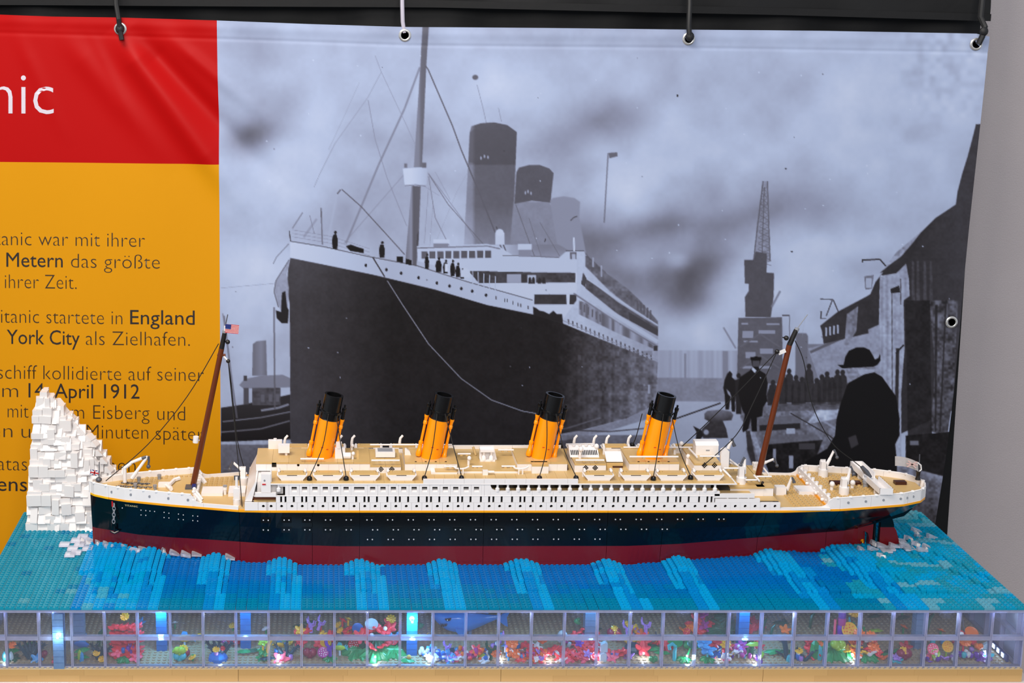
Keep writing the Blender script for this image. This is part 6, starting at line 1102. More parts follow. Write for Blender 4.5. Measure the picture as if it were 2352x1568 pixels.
def life(name, what, cat, px, py, pieces, group=None, lift=0., sc=1.):
    p = atZ(px, py, ZF + .0017); k = int((TX1 - p.x) / .048) + 1
    depth = 'close behind' if p.y < YF + .060 else 'well behind' if p.y < YF + .130 else 'far behind'
    for form in ('{w} {d} the {o} pane from the wall end', '{w}, {o} pane from the wall end', 'smaller {w}, {o} pane from the wall end', 'lower {w}, {o} pane from the wall end', 'higher {w}, {o} pane from the wall end', 'paler {w}, {o} pane from the wall end'):
        lab = form.format(w=what, d=depth, o=ORD[k])
        if lab not in used and len(lab.replace('-', ' ').split()) <= 16: break
    assert lab not in used, lab
    used.add(lab); ymin = min(pc[3] - (.025 if pc[0] == 'bush' else .014 if pc[0] in ('rock', 'dish', 'frond') else .0105) * sc * (pc[6] if len(pc) > 6 else 1.1) for pc in pieces); p.y = max(p.y, YF + .0130 - ymin)
    t = thing(name, lab, cat, (p.x, p.y, ZF + .0003 + lift), group); t.scale = (sc, sc, sc)
    for pc in pieces:
        kind, col, x, y, z = pc[:5]; rot = pc[5] if len(pc) > 5 else (0, 0, cr.uniform(0, 6)); s_ = pc[6] if len(pc) > 6 else 1
        o = link(NAMES[kind], cmesh_get(kind, col), t, Vector((x, y, z))); o.rotation_euler = rot; o.scale = (s_, s_, s_)
    return t
def tiltup(a=-35): return (R(a), 0, cr.uniform(-.3, .3))         # turn a flower towards the viewer: lean about X, front down
def daisy(px, py, col='yellow', under=None, h=.010):
    pcs = [('stem' if h < .015 else 'longstem', 'green', 0, 0, 0, (0, 0, 0))] if not under else [('stem', under, 0, 0, 0, (0, 0, 0)), ('star', under, 0, 0, h - .002, (R(22), 0, cr.uniform(0, 6)))]
    life('flower_coral', '%s flower%s' % (dict(yellow='yellow daisy', white='white daisy', orange='orange daisy').get(col, col), ' over a %s leaf' % under if under else ' on a green stem'), 'flower', px, py, pcs + [('daisy', col, 0, -.001, h, (R(24), 0, cr.uniform(0, 6)))], 'single flowers in the tank')
def leafy(px, py, col='dkgreen', rz=None): life('leaf_plant', dict(dkgreen='dark green leaf', lime='lime green leaf', green='green leaf', teal='dark teal leaf')[col], 'plant', px, py, [('leaf', col, -.013, 0, .002, (R(14), 0, rz if rz is not None else cr.uniform(-.5, .5)))], 'leaves in the tank')
def weed(px, py, col='teal', n=4, sc=1., extra=()):
    pcs = [('frond', col, 0, 0, 0, (R(cr.uniform(-12, 12)), R(-38 + 76 * k / max(n - 1, 1)), 0)) for k in range(n)]
    life('seaweed', 'dark prickly seaweed', 'seaweed', px, py, pcs + list(extra), 'prickly seaweeds', 0, sc)
def mushroom(px, py, cap, spots=None, h='longstem', col='green', face=38, hz=None):
    z = hz if hz else (.024 if h == 'longstem' else .010); pcs = [(h, col, 0, 0, 0, (0, 0, 0)), ('dish', cap, 0, 0, z, (R(face), 0, 0))]
    if spots: pcs.append(('dots', spots, 0, 0, z, (R(face), 0, 0)))
    life('cap_coral', '%s capped coral%s' % (cap, ' with %s spots' % spots if spots else ''), 'coral', px, py, pcs, 'capped corals')
def cluster(px, py, what, cols, kinds, n, w, d, hmax, seed, base=None):
    r2 = random.Random(seed); pcs = list(base or [])
    for i in range(n):
        u = (i + .5) / n; x = r2.uniform(-w, w); y = r2.uniform(-d, d); z = hmax * max(0, 1 - (abs(x) / w) ** 2) * (.25 + .75 * (y + d) / (2 * d + 1e-9)) * r2.uniform(.6, 1)
        k = r2.choice(kinds); c = cols[i % len(cols)] if r2.random() < .6 else r2.choice(cols); rot = (R(r2.uniform(15, 50)) if k in ('star', 'daisy', 'dish') else R(r2.uniform(-12, 22)), R(r2.uniform(-20, 20)), r2.uniform(-3, 3))
        pcs.append((k, c, x, y, z, rot, r2.uniform(.85, 1.1)))
        if z > .006: pcs.append(('stem', r2.choice(cols), x, y + .002, max(0, z - .010), (0, 0, 0)))
    life('coral_cluster', what, 'coral', px, py, pcs, 'coral clusters in the tank')
# the bays of the tank, from the iceberg end to the wall end
life('crystal_plant', 'glowing green crystal plant', 'plant', 10, 1533, [('crystal', 'aqua', 0, 0, 0), ('crystal', 'pale', .005, .002, 0), ('leaf', 'green', -.008, .004, .010, (R(20), 0, .3)), ('crystal', 'aqua', -.005, .002, 0)])
weed(62, 1530, 'teal', 6, 1.1); life('flower_coral', 'orange flower over a green leaf', 'flower', 30, 1512, [('bush', 'dkgreen', 0, 0, 0, (R(20), 0, 0), .5), ('longstem', 'green', 0, 0, 0, (0, 0, 0)), ('daisy', 'orange', 0, 0, .022, (R(30), 0, 0))]); life('shell_coral', 'small blue shell', 'coral', 79, 1530, [('star', 'azure', 0, 0, .003, (R(60), 0, 0)), ('cup', 'azure', 0, .002, 0)]); life('polyp', 'dark red round polyp', 'coral', 99, 1510, [('heart', 'wine', 0, 0, .002)])
leafy(54, 1462); leafy(68, 1486, 'green', .3); life('flower_coral', 'pink flower with yellow rim', 'flower', 127, 1533, [('star', 'pink', 0, 0, .001, (R(12), 0, 0)), ('daisy', 'yellow', 0, 0, .004, (R(16), 0, 0), 1.15), ('star', 'magenta', 0, 0, .007, (R(16), 0, 0), .6)])
life('shark_fin_fish', 'small blue finned fish', 'fish', 188, 1490, [('sharkfin', 'azure', 0, 0, .012, (0, 0, 0)), ('fish', 'blue', 0, 0, .009, (0, R(8), 0), 1.3)], lift=.0); life('polyp', 'pale blue polyp', 'coral', 132, 1470, [('cup', 'pale', 0, 0, 0)]); leafy(148, 1470, 'lime'); leafy(188, 1512, 'green')
life('crystal_plant', 'pale green crystal plant', 'plant', 178, 1531, [('crystal', 'lime', 0, 0, .003), ('crystal', 'azure', .003, -.001, 0), ('leaf', 'green', -.010, .003, .011, (R(30), 0, .4))]); life('reed_plant', 'dark green reed', 'plant', 226, 1484, [('reed', 'dkgreen', 0, 0, 0, (0, 0, 0), 1.15)])
weed(222, 1532, 'teal', 4, .9, (('daisy', 'yellow', -.004, -.006, .012, (R(30), 0, 0)), ('daisy', 'yellow', .005, -.009, .003, (R(30), 0, 0)), ('bush', 'teal', 0, .006, .004, (R(40), 0, 0), .6)))
life('coral_tower', 'tall red layered coral with yellow flower', 'coral', 283, 1532, [('bush', 'green', -.002, -.004, 0, (0, 0, 0), .62)] + [('star', 'coral', dx, .004, .006 + .0105 * k, (R(14), 0, k + dx * 40), 1.25) for k in range(5) for dx in (-.013, .001, .015)] + [('cup', 'purple', .004, -.004, .014), ('cup', 'blue', -.003, -.005, .012), ('branch', 'purple', .008, -.002, .010), ('daisy', 'yellow', 0, 0, .066, (R(34), 0, 0), 1.1), ('star', 'pink', -.012, -.004, .012, (R(30), 0, 0)), ('star', 'pink', .015, -.006, .005, (R(30), 0, 0))])
life('star_fish', 'small blue star shape', 'starfish', 322, 1440, [('star', 'azure', 0, 0, .010, (R(20), 0, 0), .9), ('stem', 'sand', 0, 0, 0)]); leafy(312, 1466, 'green'); daisy(402, 1442, 'white', None, .009); daisy(458, 1466, 'yellow', None, .006); daisy(535, 1446, 'yellow', None, .008)
FISH = [('fish', 'yellow', 0, 0, .010, (0, 0, 0), 1.1), ('fin', 'azure', 0, 0, .010, (0, 0, 0), 1.2)]
def fish(px, py, c1, c2, h=.0, sc=1., rz=0): life('toy_fish', '%s and %s fish' % (c1, c2), 'fish', px, py, [('fish', c1, 0, 0, .012 + h, (0, 0, 0), sc), ('fin', c2, 0, 0, .012 + h, (0, 0, 0), sc), ('fin', c2, -.0, 0, .014 + h, (0, 0, 0), sc * .8), ('stem', 'pale', 0, 0, h, (0, 0, 0))])
fish(424, 1480, 'yellow', 'azure', 0, 1.35); life('pod_plant', 'wine red pod under a yellow flower', 'plant', 421, 1508, [('heart', 'wine', 0, 0, .001, (0, 0, 0), 1.35), ('daisy', 'yellow', 0, 0, .013, (R(26), 0, 0), 1.2)]); life('turtle', 'lime green turtle on a turquoise block', 'turtle', 410, 1529, [('heart', 'aqua', 0, 0, 0, (0, 0, 0), 1.3), ('heart', 'lime', 0, 0, .010, (R(10), 0, 0), 1.2), ('ball', 'lime', -.008, -.001, .012, (0, 0, 0), .8)]); daisy(440, 1530, 'yellow', None, .005)
weed(498, 1530, 'teal', 5, 1.1, (('daisy', 'yellow', -.002, -.008, .016, (R(26), 0, 0), .8), ('cup', 'lilac', -.002, -.008, .009), ('ball', 'red', .007, -.006, .014), ('rock', 'blue', 0, -.002, -.002, (0, 0, 0), 1.0), ('star', 'magenta', .006, 0, .026, (R(30), 0, 0), .6)))
life('bowl_coral', 'red dome with a white knob', 'coral', 538, 1476, [('dish', 'red', 0, 0, .010, (R(180), 0, 0), 1.5), ('stem', 'red', 0, 0, 0), ('ball', 'white', .001, -.001, .010, (0, 0, 0), .6)]); leafy(565, 1470, 'dkgreen', .1); leafy(600, 1468, 'dkgreen'); daisy(611, 1452, 'white', None, .007); leafy(560, 1500, 'green', 0); leafy(580, 1500, 'dkgreen', .2)
life('palm_plant', 'green palm with a yellow top', 'plant', 604, 1510, [('bush', 'green', 0, 0, 0, (R(10), 0, 0), .5), ('longstem', 'yellow', 0, 0, 0, (0, 0, 0)), ('bush', 'green', 0, 0, .010, (R(24), 0, 1), .42), ('star', 'lime', 0, 0, .026, (R(24), 0, 0), .8), ('reed', 'yellow', .006, 0, .004, (0, 0, 0))]); fish(641, 1502, 'yellow', 'azure', .004, 1.1)
weed(655, 1529, 'teal', 3, 1.0, (('star', 'pink', -.006, -.008, .002, (R(34), 0, 0), 1.3), ('cup', 'lilac', .008, -.006, 0), ('cup', 'purple', -.012, -.002, 0), ('cup', 'blue', -.014, .002, .006), ('leaf', 'green', -.006, .004, .024, (R(24), 0, .3)))); leafy(612, 1528, 'teal', 0)
cluster(715, 1478, 'yellow and coral flower cluster with a lilac branch', ['yellow', 'coral', 'yellow', 'coral'], ['daisy', 'star', 'daisy'], 14, .034, .014, .040, 3, [('branch', 'lilac', 0, 0, .02, (0, 0, 0), 1.4), ('branch', 'lilac', .010, 0, .024, (0, R(20), 0), 1.3)]); leafy(690, 1440); leafy(712, 1432)
cluster(800, 1470, 'yellow and coral flower cluster above dark leaves', ['yellow', 'coral', 'coral', 'yellow'], ['daisy', 'star'], 10, .028, .012, .046, 8, [('bush', 'dkgreen', .006, -.004, 0, (R(16), 0, 0), 1.0), ('cup', 'blue', -.022, -.008, .002)])
mushroom(821, 1476, 'blue', None); mushroom(836, 1484, 'yellow', 'orange', 'longstem', 'green', 34, .020); mushroom(812, 1494, 'red', 'white', 'stem', 'wine', 40); mushroom(742, 1512, 'magenta', 'white', 'stem', 'wine', 40); mushroom(748, 1500, 'yellow', 'orange', 'longstem', 'sand', 20, .016); life('pod_plant', 'dark red pod', 'plant', 712, 1508, [('heart', 'wine', 0, 0, .001, (0, 0, 0), 1.4)]); life('branch_coral', 'purple branching coral on a green leaf', 'coral', 758, 1528, [('bush', 'green', 0, 0, 0, (0, 0, 0), .5), ('branch', 'purple', 0, 0, .006, (0, 0, 0), 1.5)]); fish(780, 1508, 'lime', 'aqua', .004)
life('flower_coral', 'coral red flower pair', 'flower', 700, 1490, [('star', 'coral', -.006, 0, .012, (R(34), 0, 0)), ('stem', 'coral', -.006, 0, 0), ('star', 'coral', .022, -.002, .012, (R(34), 0, 0)), ('stem', 'coral', .022, -.002, 0)])
life('leaf_reef', 'big green leafy reef carrying coral red flowers', 'coral', 862, 1528, [('bush', 'green', -.026, 0, 0, (R(10), 0, 0), 1.05), ('bush', 'green', 0, -.002, .002, (R(14), 0, .4), 1.25), ('bush', 'green', .028, 0, 0, (R(10), 0, 1), 1.0), ('bush', 'dkgreen', 0, .016, .010, (R(14), 0, .7), 1.2)] + [('star', 'coral', x, y, z, (R(cr.uniform(28, 44)), 0, cr.uniform(0, 6)), 1.15) for x, y, z in ((-.022, .004, .026), (-.006, -.006, .016), (.014, -.006, .016), (.026, 0, .022), (.012, .008, .034), (0, .010, .034), (-.010, .012, .030), (.024, .012, .036))] + [('ball', 'white', .016, .004, .036, (0, 0, 0), .9), ('dish', 'pale', -.004, .012, .040, (R(30), 0, 0), 1.2), ('cup', 'white', -.004, .002, .024)])
life('leaf_reef', 'dark green leaf reef with blue crystals', 'coral', 895, 1480, [('bush', 'dkgreen', 0, 0, 0, (R(20), 0, 0), 1.3), ('bush', 'dkgreen', -.012, .010, .016, (R(24), 0, 1), 1.0), ('crystal', 'azure', 0, -.012, .016, (R(16), 0, 0)), ('crystal', 'azure', .010, -.010, .016, (R(16), R(10), 0)), ('crystal', 'azure', -.012, -.012, .008, (R(16), R(-20), 0)), ('star', 'coral', .0, .004, .034, (R(34), 0, 0)), ('daisy', 'yellow', .002, .004, .040, (R(34), 0, 0), 1.2)]); mushroom(902, 1488, 'coral', 'white', 'stem', 'pink', 44, .014); mushroom(876, 1494, 'red', 'white', 'stem', 'wine', 44)
life('pebble_plant', 'sandy pod with a green leaf', 'plant', 940, 1520, [('ball', 'sand', 0, 0, .003), ('leaf', 'green', -.016, 0, 0, (R(20), 0, -.2))]); life('toy_crab', 'sand coloured crab', 'crab', 973, 1468, [('heart', 'sand', 0, 0, .001, (0, 0, 0), .8), ('reed', 'sand', .004, 0, .002, (0, 0, 0), .4), ('reed', 'sand', -.004, 0, .002, (0, 0, 3.1), .4)]); life('turtle', 'small green turtle', 'turtle', 962, 1444, [('heart', 'green', 0, 0, .002, (0, 0, 0), .9), ('ball', 'green', .006, 0, .006, (0, 0, 0), .6)])
cluster(985, 1530, 'blue and white polyp cluster', ['white', 'blue', 'azure', 'white'], ['cup', 'cup', 'ball', 'star'], 18, .026, .010, .012, 12); cluster(990, 1508, 'white polyp cluster', ['white', 'pale'], ['cup', 'ball'], 9, .020, .010, .012, 14); cluster(1030, 1526, 'blue, white and lilac polyp cluster', ['blue', 'white', 'lilac', 'azure'], ['cup', 'star', 'cup'], 16, .020, .012, .016, 15, [('branch', 'lilac', 0, 0, .006, (0, 0, 0), 1.2)]); cluster(1058, 1518, 'mixed pink, orange and white polyp cluster', ['pink', 'orange', 'white', 'magenta'], ['cup', 'ball', 'star'], 12, .016, .010, .014, 16); leafy(1050, 1508, 'teal', 1.2)
cluster(1098, 1528, 'coral red and white polyp cluster', ['coral', 'white', 'orange', 'magenta'], ['star', 'cup', 'ball'], 11, .014, .010, .014, 18); leafy(1112, 1508, 'lime', 0); life('branch_coral', 'slim green branching plant', 'plant', 1128, 1516, [('branch', 'dkgreen', 0, 0, 0, (0, 0, 0), 1.6)])
cluster(1165, 1530, 'blue polyp and orange flower cluster', ['white', 'blue', 'azure', 'lilac', 'orange'], ['cup', 'daisy', 'ball', 'star'], 26, .032, .014, .026, 20, [('branch', 'lilac', .004, .004, .012, (0, 0, 0), 1.5), ('daisy', 'orange', .010, -.004, .024, (R(36), 0, 0), 1.5), ('daisy', 'orange', -.014, -.008, .010, (R(36), 0, 0), 1.3), ('daisy', 'orange', .014, -.010, .010, (R(36), 0, 0), 1.3)]); cluster(1215, 1516, 'coral red flower cluster with magenta polyps', ['coral', 'coral', 'magenta', 'orange'], ['star', 'star', 'cup'], 10, .014, .012, .022, 22)
cluster(1258, 1528, 'coral red flower cluster with an orange pod', ['coral', 'coral', 'white', 'lilac', 'orange'], ['star', 'star', 'cup', 'daisy'], 18, .024, .012, .024, 23, [('heart', 'orange', -.004, .004, .022, (0, 0, 0), 1.1)]); life('glass_float', 'clear striped ball', 'ball', 1291, 1482, [('ball', 'pale', 0, 0, .010, (0, 0, 0), 2.2), ('stem', 'pale', 0, 0, 0)])
cluster(1340, 1480, 'coral red flower cluster under a green turtle', ['coral', 'coral', 'magenta', 'white', 'pale'], ['star', 'star', 'cup'], 18, .030, .012, .022, 24); life('turtle', 'bright green turtle', 'turtle', 1348, 1466, [('longstem', 'coral', 0, 0, 0, (0, 0, 0)), ('heart', 'green', .004, 0, .020, (0, R(16), 0), 1.3), ('cup', 'green', -.012, 0, .026, (0, R(-50), 0), 1.2), ('ball', 'green', -.014, 0, .030, (0, 0, 0), .8), ('cup', 'green', .012, -.004, .012, (0, 0, 0), .7)]); daisy(1366, 1432, 'yellow', None, .010); leafy(1368, 1452)
cluster(1345, 1530, 'large coral red flower bed', ['coral', 'coral', 'coral', 'pink'], ['star'], 26, .028, .016, .026, 26, [('star', 'purple', -.006, -.006, .026, (R(36), 0, 0), .7), ('cup', 'purple', -.006, -.006, .022), ('star', 'lilac', .006, -.012, .012, (R(36), 0, 0), .7)])
life('pod_plant', 'dark heart pod with a yellow flower', 'plant', 1410, 1470, [('heart', 'wine', 0, 0, .006, (0, 0, 0), 1.5), ('daisy', 'yellow', 0, 0, .020, (R(30), 0, 0), .9), ('stem', 'wine', 0, 0, 0)]); cluster(1440, 1478, 'yellow flower cluster on lilac branches', ['yellow', 'yellow', 'lilac', 'coral'], ['daisy', 'daisy', 'star'], 11, .026, .012, .034, 27, [('branch', 'lilac', 0, 0, .012, (0, 0, 0), 1.5)]); cluster(1482, 1474, 'yellow flower cluster with an orange top', ['yellow', 'orange', 'lilac', 'yellow'], ['daisy', 'star'], 8, .018, .010, .038, 28, [('branch', 'lilac', 0, 0, .014, (0, 0, 0), 1.5)]); daisy(1446, 1440, 'yellow', None, .008)
cluster(1412, 1508, 'red flower bed with blue polyps', ['coral', 'coral', 'lilac', 'pink'], ['star', 'star', 'cup'], 9, .022, .008, .018, 30); life('block_coral', 'pale blue upright blocks', 'coral', 1390, 1528, [('tooth', 'pale', 0, 0, 0, (0, 0, 0), 1.2), ('tooth', 'pale', .001, .001, .015, (0, 0, 0), 1.25)]); life('flower_coral', 'small pink flower on blue stem', 'flower', 1405, 1512, [('stem', 'blue', 0, 0, 0), ('star', 'pink', 0, -.001, .004, (R(38), 0, 0))]); life('star_fish', 'small sand yellow star', 'starfish', 1424, 1502, [('daisy', 'sand', 0, 0, .001, (R(20), 0, 0))])
life('flower_coral', 'coral red flower close to a dark rock', 'flower', 1476, 1500, [('star', 'coral', 0, 0, .008, (R(40), 0, .4), 1.25), ('stem', 'coral', 0, 0, 0), ('rock', 'teal', -.012, .010, 0, (0, 0, 0), 1.0)]); life('flower_coral', 'coral red flower above the rail', 'flower', 1476, 1484, [('star', 'coral', 0, 0, .010, (R(34), 0, 0), 1.3), ('stem', 'coral', 0, 0, 0)]); life('branch_coral', 'small black forked plant', 'plant', 1511, 1468, [('branch', 'teal', 0, 0, 0, (0, 0, 0), .8)]); leafy(1505, 1496, 'green', .2); leafy(1520, 1500, 'green', -.3); leafy(1498, 1484, 'dkgreen'); cluster(1524, 1488, 'low red flower row', ['coral', 'red'], ['star'], 4, .014, .004, .008, 33)
life('frog', 'small green frog', 'frog', 1506, 1529, [('heart', 'green', 0, 0, .000, (0, 0, 0), .9), ('ball', 'green', -.003, -.003, .006, (0, 0, 0), .5), ('ball', 'green', .003, -.003, .006, (0, 0, 0), .5)])
life('hooked_plant', 'bright green hooked stalk', 'plant', 1556, 1528, [('hook', 'aqua', 0, -.002, 0, (0, 0, 0), 1.35), ('dish', 'green', .002, .006, .022, (R(20), 0, 0), 1.3), ('longstem', 'green', .003, .006, 0, (0, 0, 0))]); life('lily_plant', 'green lily pad on a stalk', 'plant', 1577, 1528, [('bush', 'green', 0, 0, 0, (0, 0, 0), .5), ('longstem', 'green', .004, .002, 0, (0, R(16), 0)), ('dish', 'dkgreen', .012, .002, .023, (R(30), R(10), 0))]); leafy(1576, 1478, 'dkgreen'); leafy(1592, 1488, 'green'); life('lily_plant', 'dark green pod plant', 'plant', 1577, 1490, [('heart', 'green', 0, 0, .003)])
cluster(1595, 1450, 'coral red flower cluster by the water', ['coral', 'coral', 'orange'], ['star', 'star', 'daisy'], 6, .020, .008, .026, 35); cluster(1632, 1450, 'magenta and coral red flower cluster', ['magenta', 'coral', 'coral', 'magenta'], ['star'], 11, .022, .010, .030, 36); life('leaf_reef', 'dark green sloping leaf reef', 'plant', 1662, 1458, [('bush', 'dkgreen', 0, 0, .006, (R(36), 0, 0), 1.2), ('bush', 'dkgreen', .004, .010, .018, (R(30), 0, 1), .9), ('tooth', 'sand', .008, .006, .030, (0, 0, 0), .6)])
life('tap_coral', 'turquoise four armed coral on a green flower', 'coral', 1630, 1524, [('bush', 'green', 0, 0, 0, (0, 0, 0), .5), ('stem', 'aqua', 0, 0, .006), ('star', 'azure', 0, 0, .018, (R(26), 0, 0), 1.3), ('star', 'azure', -.006, .004, .026, (R(26), 0, 0), 1.2), ('cup', 'aqua', 0, 0, .012)]); cluster(1656, 1512, 'red, yellow and white polyp group', ['red', 'yellow', 'white', 'pink', 'blue'], ['cup', 'daisy', 'ball', 'star'], 11, .018, .012, .022, 38, [('daisy', 'yellow', .006, 0, .022, (R(36), 0, 0), 1.4), ('star', 'red', -.010, 0, .024, (R(30), 0, 0), 1.1)])
cluster(1715, 1528, 'lilac, white and blue polyp cluster', ['purple', 'white', 'azure', 'magenta', 'lilac'], ['cup', 'ball', 'star'], 18, .026, .012, .018, 40, [('leaf', 'lime', .004, 0, .020, (R(24), 0, 0)), ('frond', 'dkgreen', .016, .008, 0, (0, 0, 0)), ('frond', 'dkgreen', .010, .010, 0, (0, 0, 0)), ('star', 'red', -.020, 0, .020, (R(30), 0, 0), .9), ('crystal', 'aqua', -.024, -.006, 0)]); cluster(1728, 1446, 'coral red flower pair by the blue pillar', ['coral', 'red'], ['star'], 5, .014, .006, .022, 41); cluster(1736, 1480, 'small coral red flower', ['coral'], ['star'], 3, .010, .005, .012, 42); life('reed_plant', 'dark reed', 'plant', 1752, 1450, [('reed', 'dkgreen', 0, 0, 0)])
leafy(1768, 1528, 'lime', 1.0); leafy(1772, 1500, 'green', 0); leafy(1786, 1506, 'green', .6); leafy(1804, 1500, 'dkgreen', 0); life('whale_tail', 'dark blue curved tail fin', 'fish', 1812, 1530, [('reed', 'teal', .004, 0, 0, (0, 0, 2.9), 1.4), ('leaf', 'teal', -.014, .004, .012, (R(20), R(40), .4)), ('crystal', 'aqua', .006, -.004, -.004)]); life('reed_plant', 'small green reed', 'plant', 1770, 1462, [('reed', 'dkgreen', 0, 0, 0, (0, 0, 0), .8)]); life('turtle', 'brown turtle with an orange back', 'turtle', 1802, 1466, [('rock', 'gray', 0, 0, 0, (0, 0, 0), 1.0), ('star', 'orange', 0, 0, .016, (R(26), 0, 0), .9)]); leafy(1792, 1432, 'dkgreen'); leafy(1818, 1440, 'dkgreen', 1.2); life('reed_plant', 'broad dark reed', 'plant', 1860, 1440, [('reed', 'dkgreen', 0, 0, 0, (0, 0, 0), 1.0)])
cluster(1865, 1506, 'coral red flowers over dark shells', ['coral', 'coral', 'red'], ['star'], 8, .020, .008, .022, 44); life('toy_octopus', 'yellow topped sea creature', 'octopus', 1842, 1526, [('cup', 'blue', 0, 0, 0, (0, 0, 0), 1.2), ('cup', 'white', 0, 0, .008), ('daisy', 'yellow', 0, 0, .014, (R(26), 0, 0)), ('cup', 'lilac', .003, -.004, 0)]); leafy(1850, 1528, 'teal', 1.0); weed(1858, 1528, 'teal', 2, .8); life('cactus_plant', 'green pair of upright reeds', 'plant', 1892, 1527, [('crystal', 'aqua', 0, 0, 0, (0, 0, 0), 1.5), ('crystal', 'green', -.006, .002, .002, (0, 0, 0), 1.9), ('daisy', 'orange', .002, .004, .022, (R(30), 0, 0), .8)]); cluster(1862, 1476, 'small coral red blossom', ['coral'], ['star'], 2, .006, .003, .008, 45)
life('mermaid_tower', 'purple and orange layered coral tower', 'coral', 1930, 1478, [('cup', 'orange', 0, 0, .052, (0, 0, 0), 1.8), ('dish', 'orange', 0, 0, .058, (R(20), 0, 0), .9), ('cup', 'purple', 0, 0, .040, (0, 0, 0), 1.8), ('cup', 'magenta', 0, 0, .030, (0, 0, 0), 2.0), ('cup', 'purple', 0, 0, .016, (0, 0, 0), 2.2), ('cup', 'magenta', 0, 0, .002, (0, 0, 0), 2.3), ('longstem', 'pink', -.010, 0, .010, (0, 0, 0), 1.3), ('dish', 'yellow', .009, -.004, .026, (R(64), 0, 0), 1.4), ('dots', 'orange', .009, -.004, .026, (R(64), 0, 0), 1.4)]); life('flower_coral', 'yellow daisy over a turquoise branch', 'flower', 1962, 1470, [('branch', 'aqua', 0, 0, .004, (0, 0, 0), 1.9), ('branch', 'green', .006, 0, 0, (0, 0, 0), 1.7), ('daisy', 'yellow', -.004, 0, .046, (R(34), 0, 0), 1.5)])
life('frog', 'lime green spotted frog on a green hill', 'frog', 1922, 1508, [('bush', 'green', 0, .004, 0, (R(16), 0, 0), .7), ('heart', 'lime', 0, 0, .014, (R(10), 0, 0), 1.5), ('ball', 'lime', -.006, 0, .022, (0, 0, 0), .6), ('ball', 'lime', .006, 0, .022, (0, 0, 0), .6)]); life('leaf_reef', 'broad bright green leaf reef', 'plant', 1942, 1530, [('bush', 'green', -.006, 0, 0, (R(8), 0, 0), 1.3), ('bush', 'green', .014, .002, 0, (R(10), 0, .5), 1.0), ('cup', 'aqua', .026, -.004, 0), ('tooth', 'white', .000, .012, .012, (0, 0, 0), .8)])
cluster(1968, 1508, 'orange and lilac flower stack', ['orange', 'lilac', 'coral', 'purple', 'yellow'], ['star', 'daisy'], 12, .018, .008, .028, 47); cluster(2005, 1524, 'orange and coral red flower stack', ['orange', 'coral', 'orange', 'coral', 'white'], ['daisy', 'star'], 20, .022, .012, .034, 48, [('bush', 'green', -.002, -.006, 0, (0, 0, 0), .9), ('daisy', 'orange', -.012, 0, .034, (R(36), 0, 0), 1.4), ('daisy', 'orange', .006, 0, .030, (R(36), 0, 0), 1.4), ('daisy', 'orange', .008, -.006, .016, (R(36), 0, 0), 1.4)])
leafy(2010, 1452, 'lime', 0); leafy(2030, 1462, 'lime', -.4); daisy(2002, 1476, 'white', None, .006); leafy(2010, 1420, 'dkgreen'); leafy(2038, 1504, 'green', -.5); life('polyp', 'small magenta polyp on a leaf', 'coral', 2046, 1502, [('ball', 'magenta', 0, 0, .004), ('leaf', 'dkgreen', -.013, 0, 0, (R(14), 0, .4))]); life('flower_coral', 'red flower beside the pale pillar', 'flower', 2080, 1492, [('star', 'red', 0, 0, .006, (R(36), 0, 0), 1.0), ('stem', 'red', 0, 0, 0)]); life('pod_plant', 'dark red pod with a yellow flower', 'plant', 2083, 1521, [('heart', 'wine', 0, 0, .002, (0, 0, 0), 1.5), ('daisy', 'yellow', -.001, 0, .014, (R(30), 0, 0), 1.05)]); life('flower_coral', 'lilac flower on a turquoise base', 'flower', 2070, 1529, [('star', 'aqua', 0, 0, .002, (R(16), 0, 0)), ('star', 'lilac', 0, 0, .006, (R(20), 0, 0), .8)]); leafy(2066, 1500, 'green', .2); daisy(2074, 1452, 'orange', None, .010); leafy(2076, 1424, 'dkgreen'); daisy(2072, 1414, 'orange', None, .012); life('reed_plant', 'dark green reed by the pale pillar', 'plant', 2124, 1462, [('reed', 'dkgreen', 0, 0, 0, (0, 0, 0), 1.4)])
mushroom(2143, 1518, 'pink', 'white', 'longstem', 'pink', 66, .018); mushroom(2172, 1512, 'yellow', 'orange', 'longstem', 'lime', 66, .021); life('octopus', 'lime ring shaped creature', 'octopus', 2156, 1526, [('dish', 'lime', 0, 0, .012, (R(70), 0, 0), .8), ('cup', 'lime', 0, .002, .002, (0, 0, 0), 1.4), ('ball', 'white', 0, -.004, .010, (0, 0, 0), .7)]); cluster(2170, 1530, 'lilac and white floor polyps', ['lilac', 'white', 'purple', 'pink'], ['cup', 'ball', 'star'], 10, .028, .006, .004, 50); life('reed_plant', 'two turquoise buds', 'plant', 2152, 1484, [('cup', 'aqua', -.007, 0, .004, (0, 0, 0), 1.2), ('cup', 'azure', .008, 0, .006, (0, 0, 0), 1.2)]); daisy(2160, 1458, 'orange', None, .008); cluster(2196, 1474, 'small coral red bud', ['coral'], ['star'], 2, .005, .003, .006, 52)
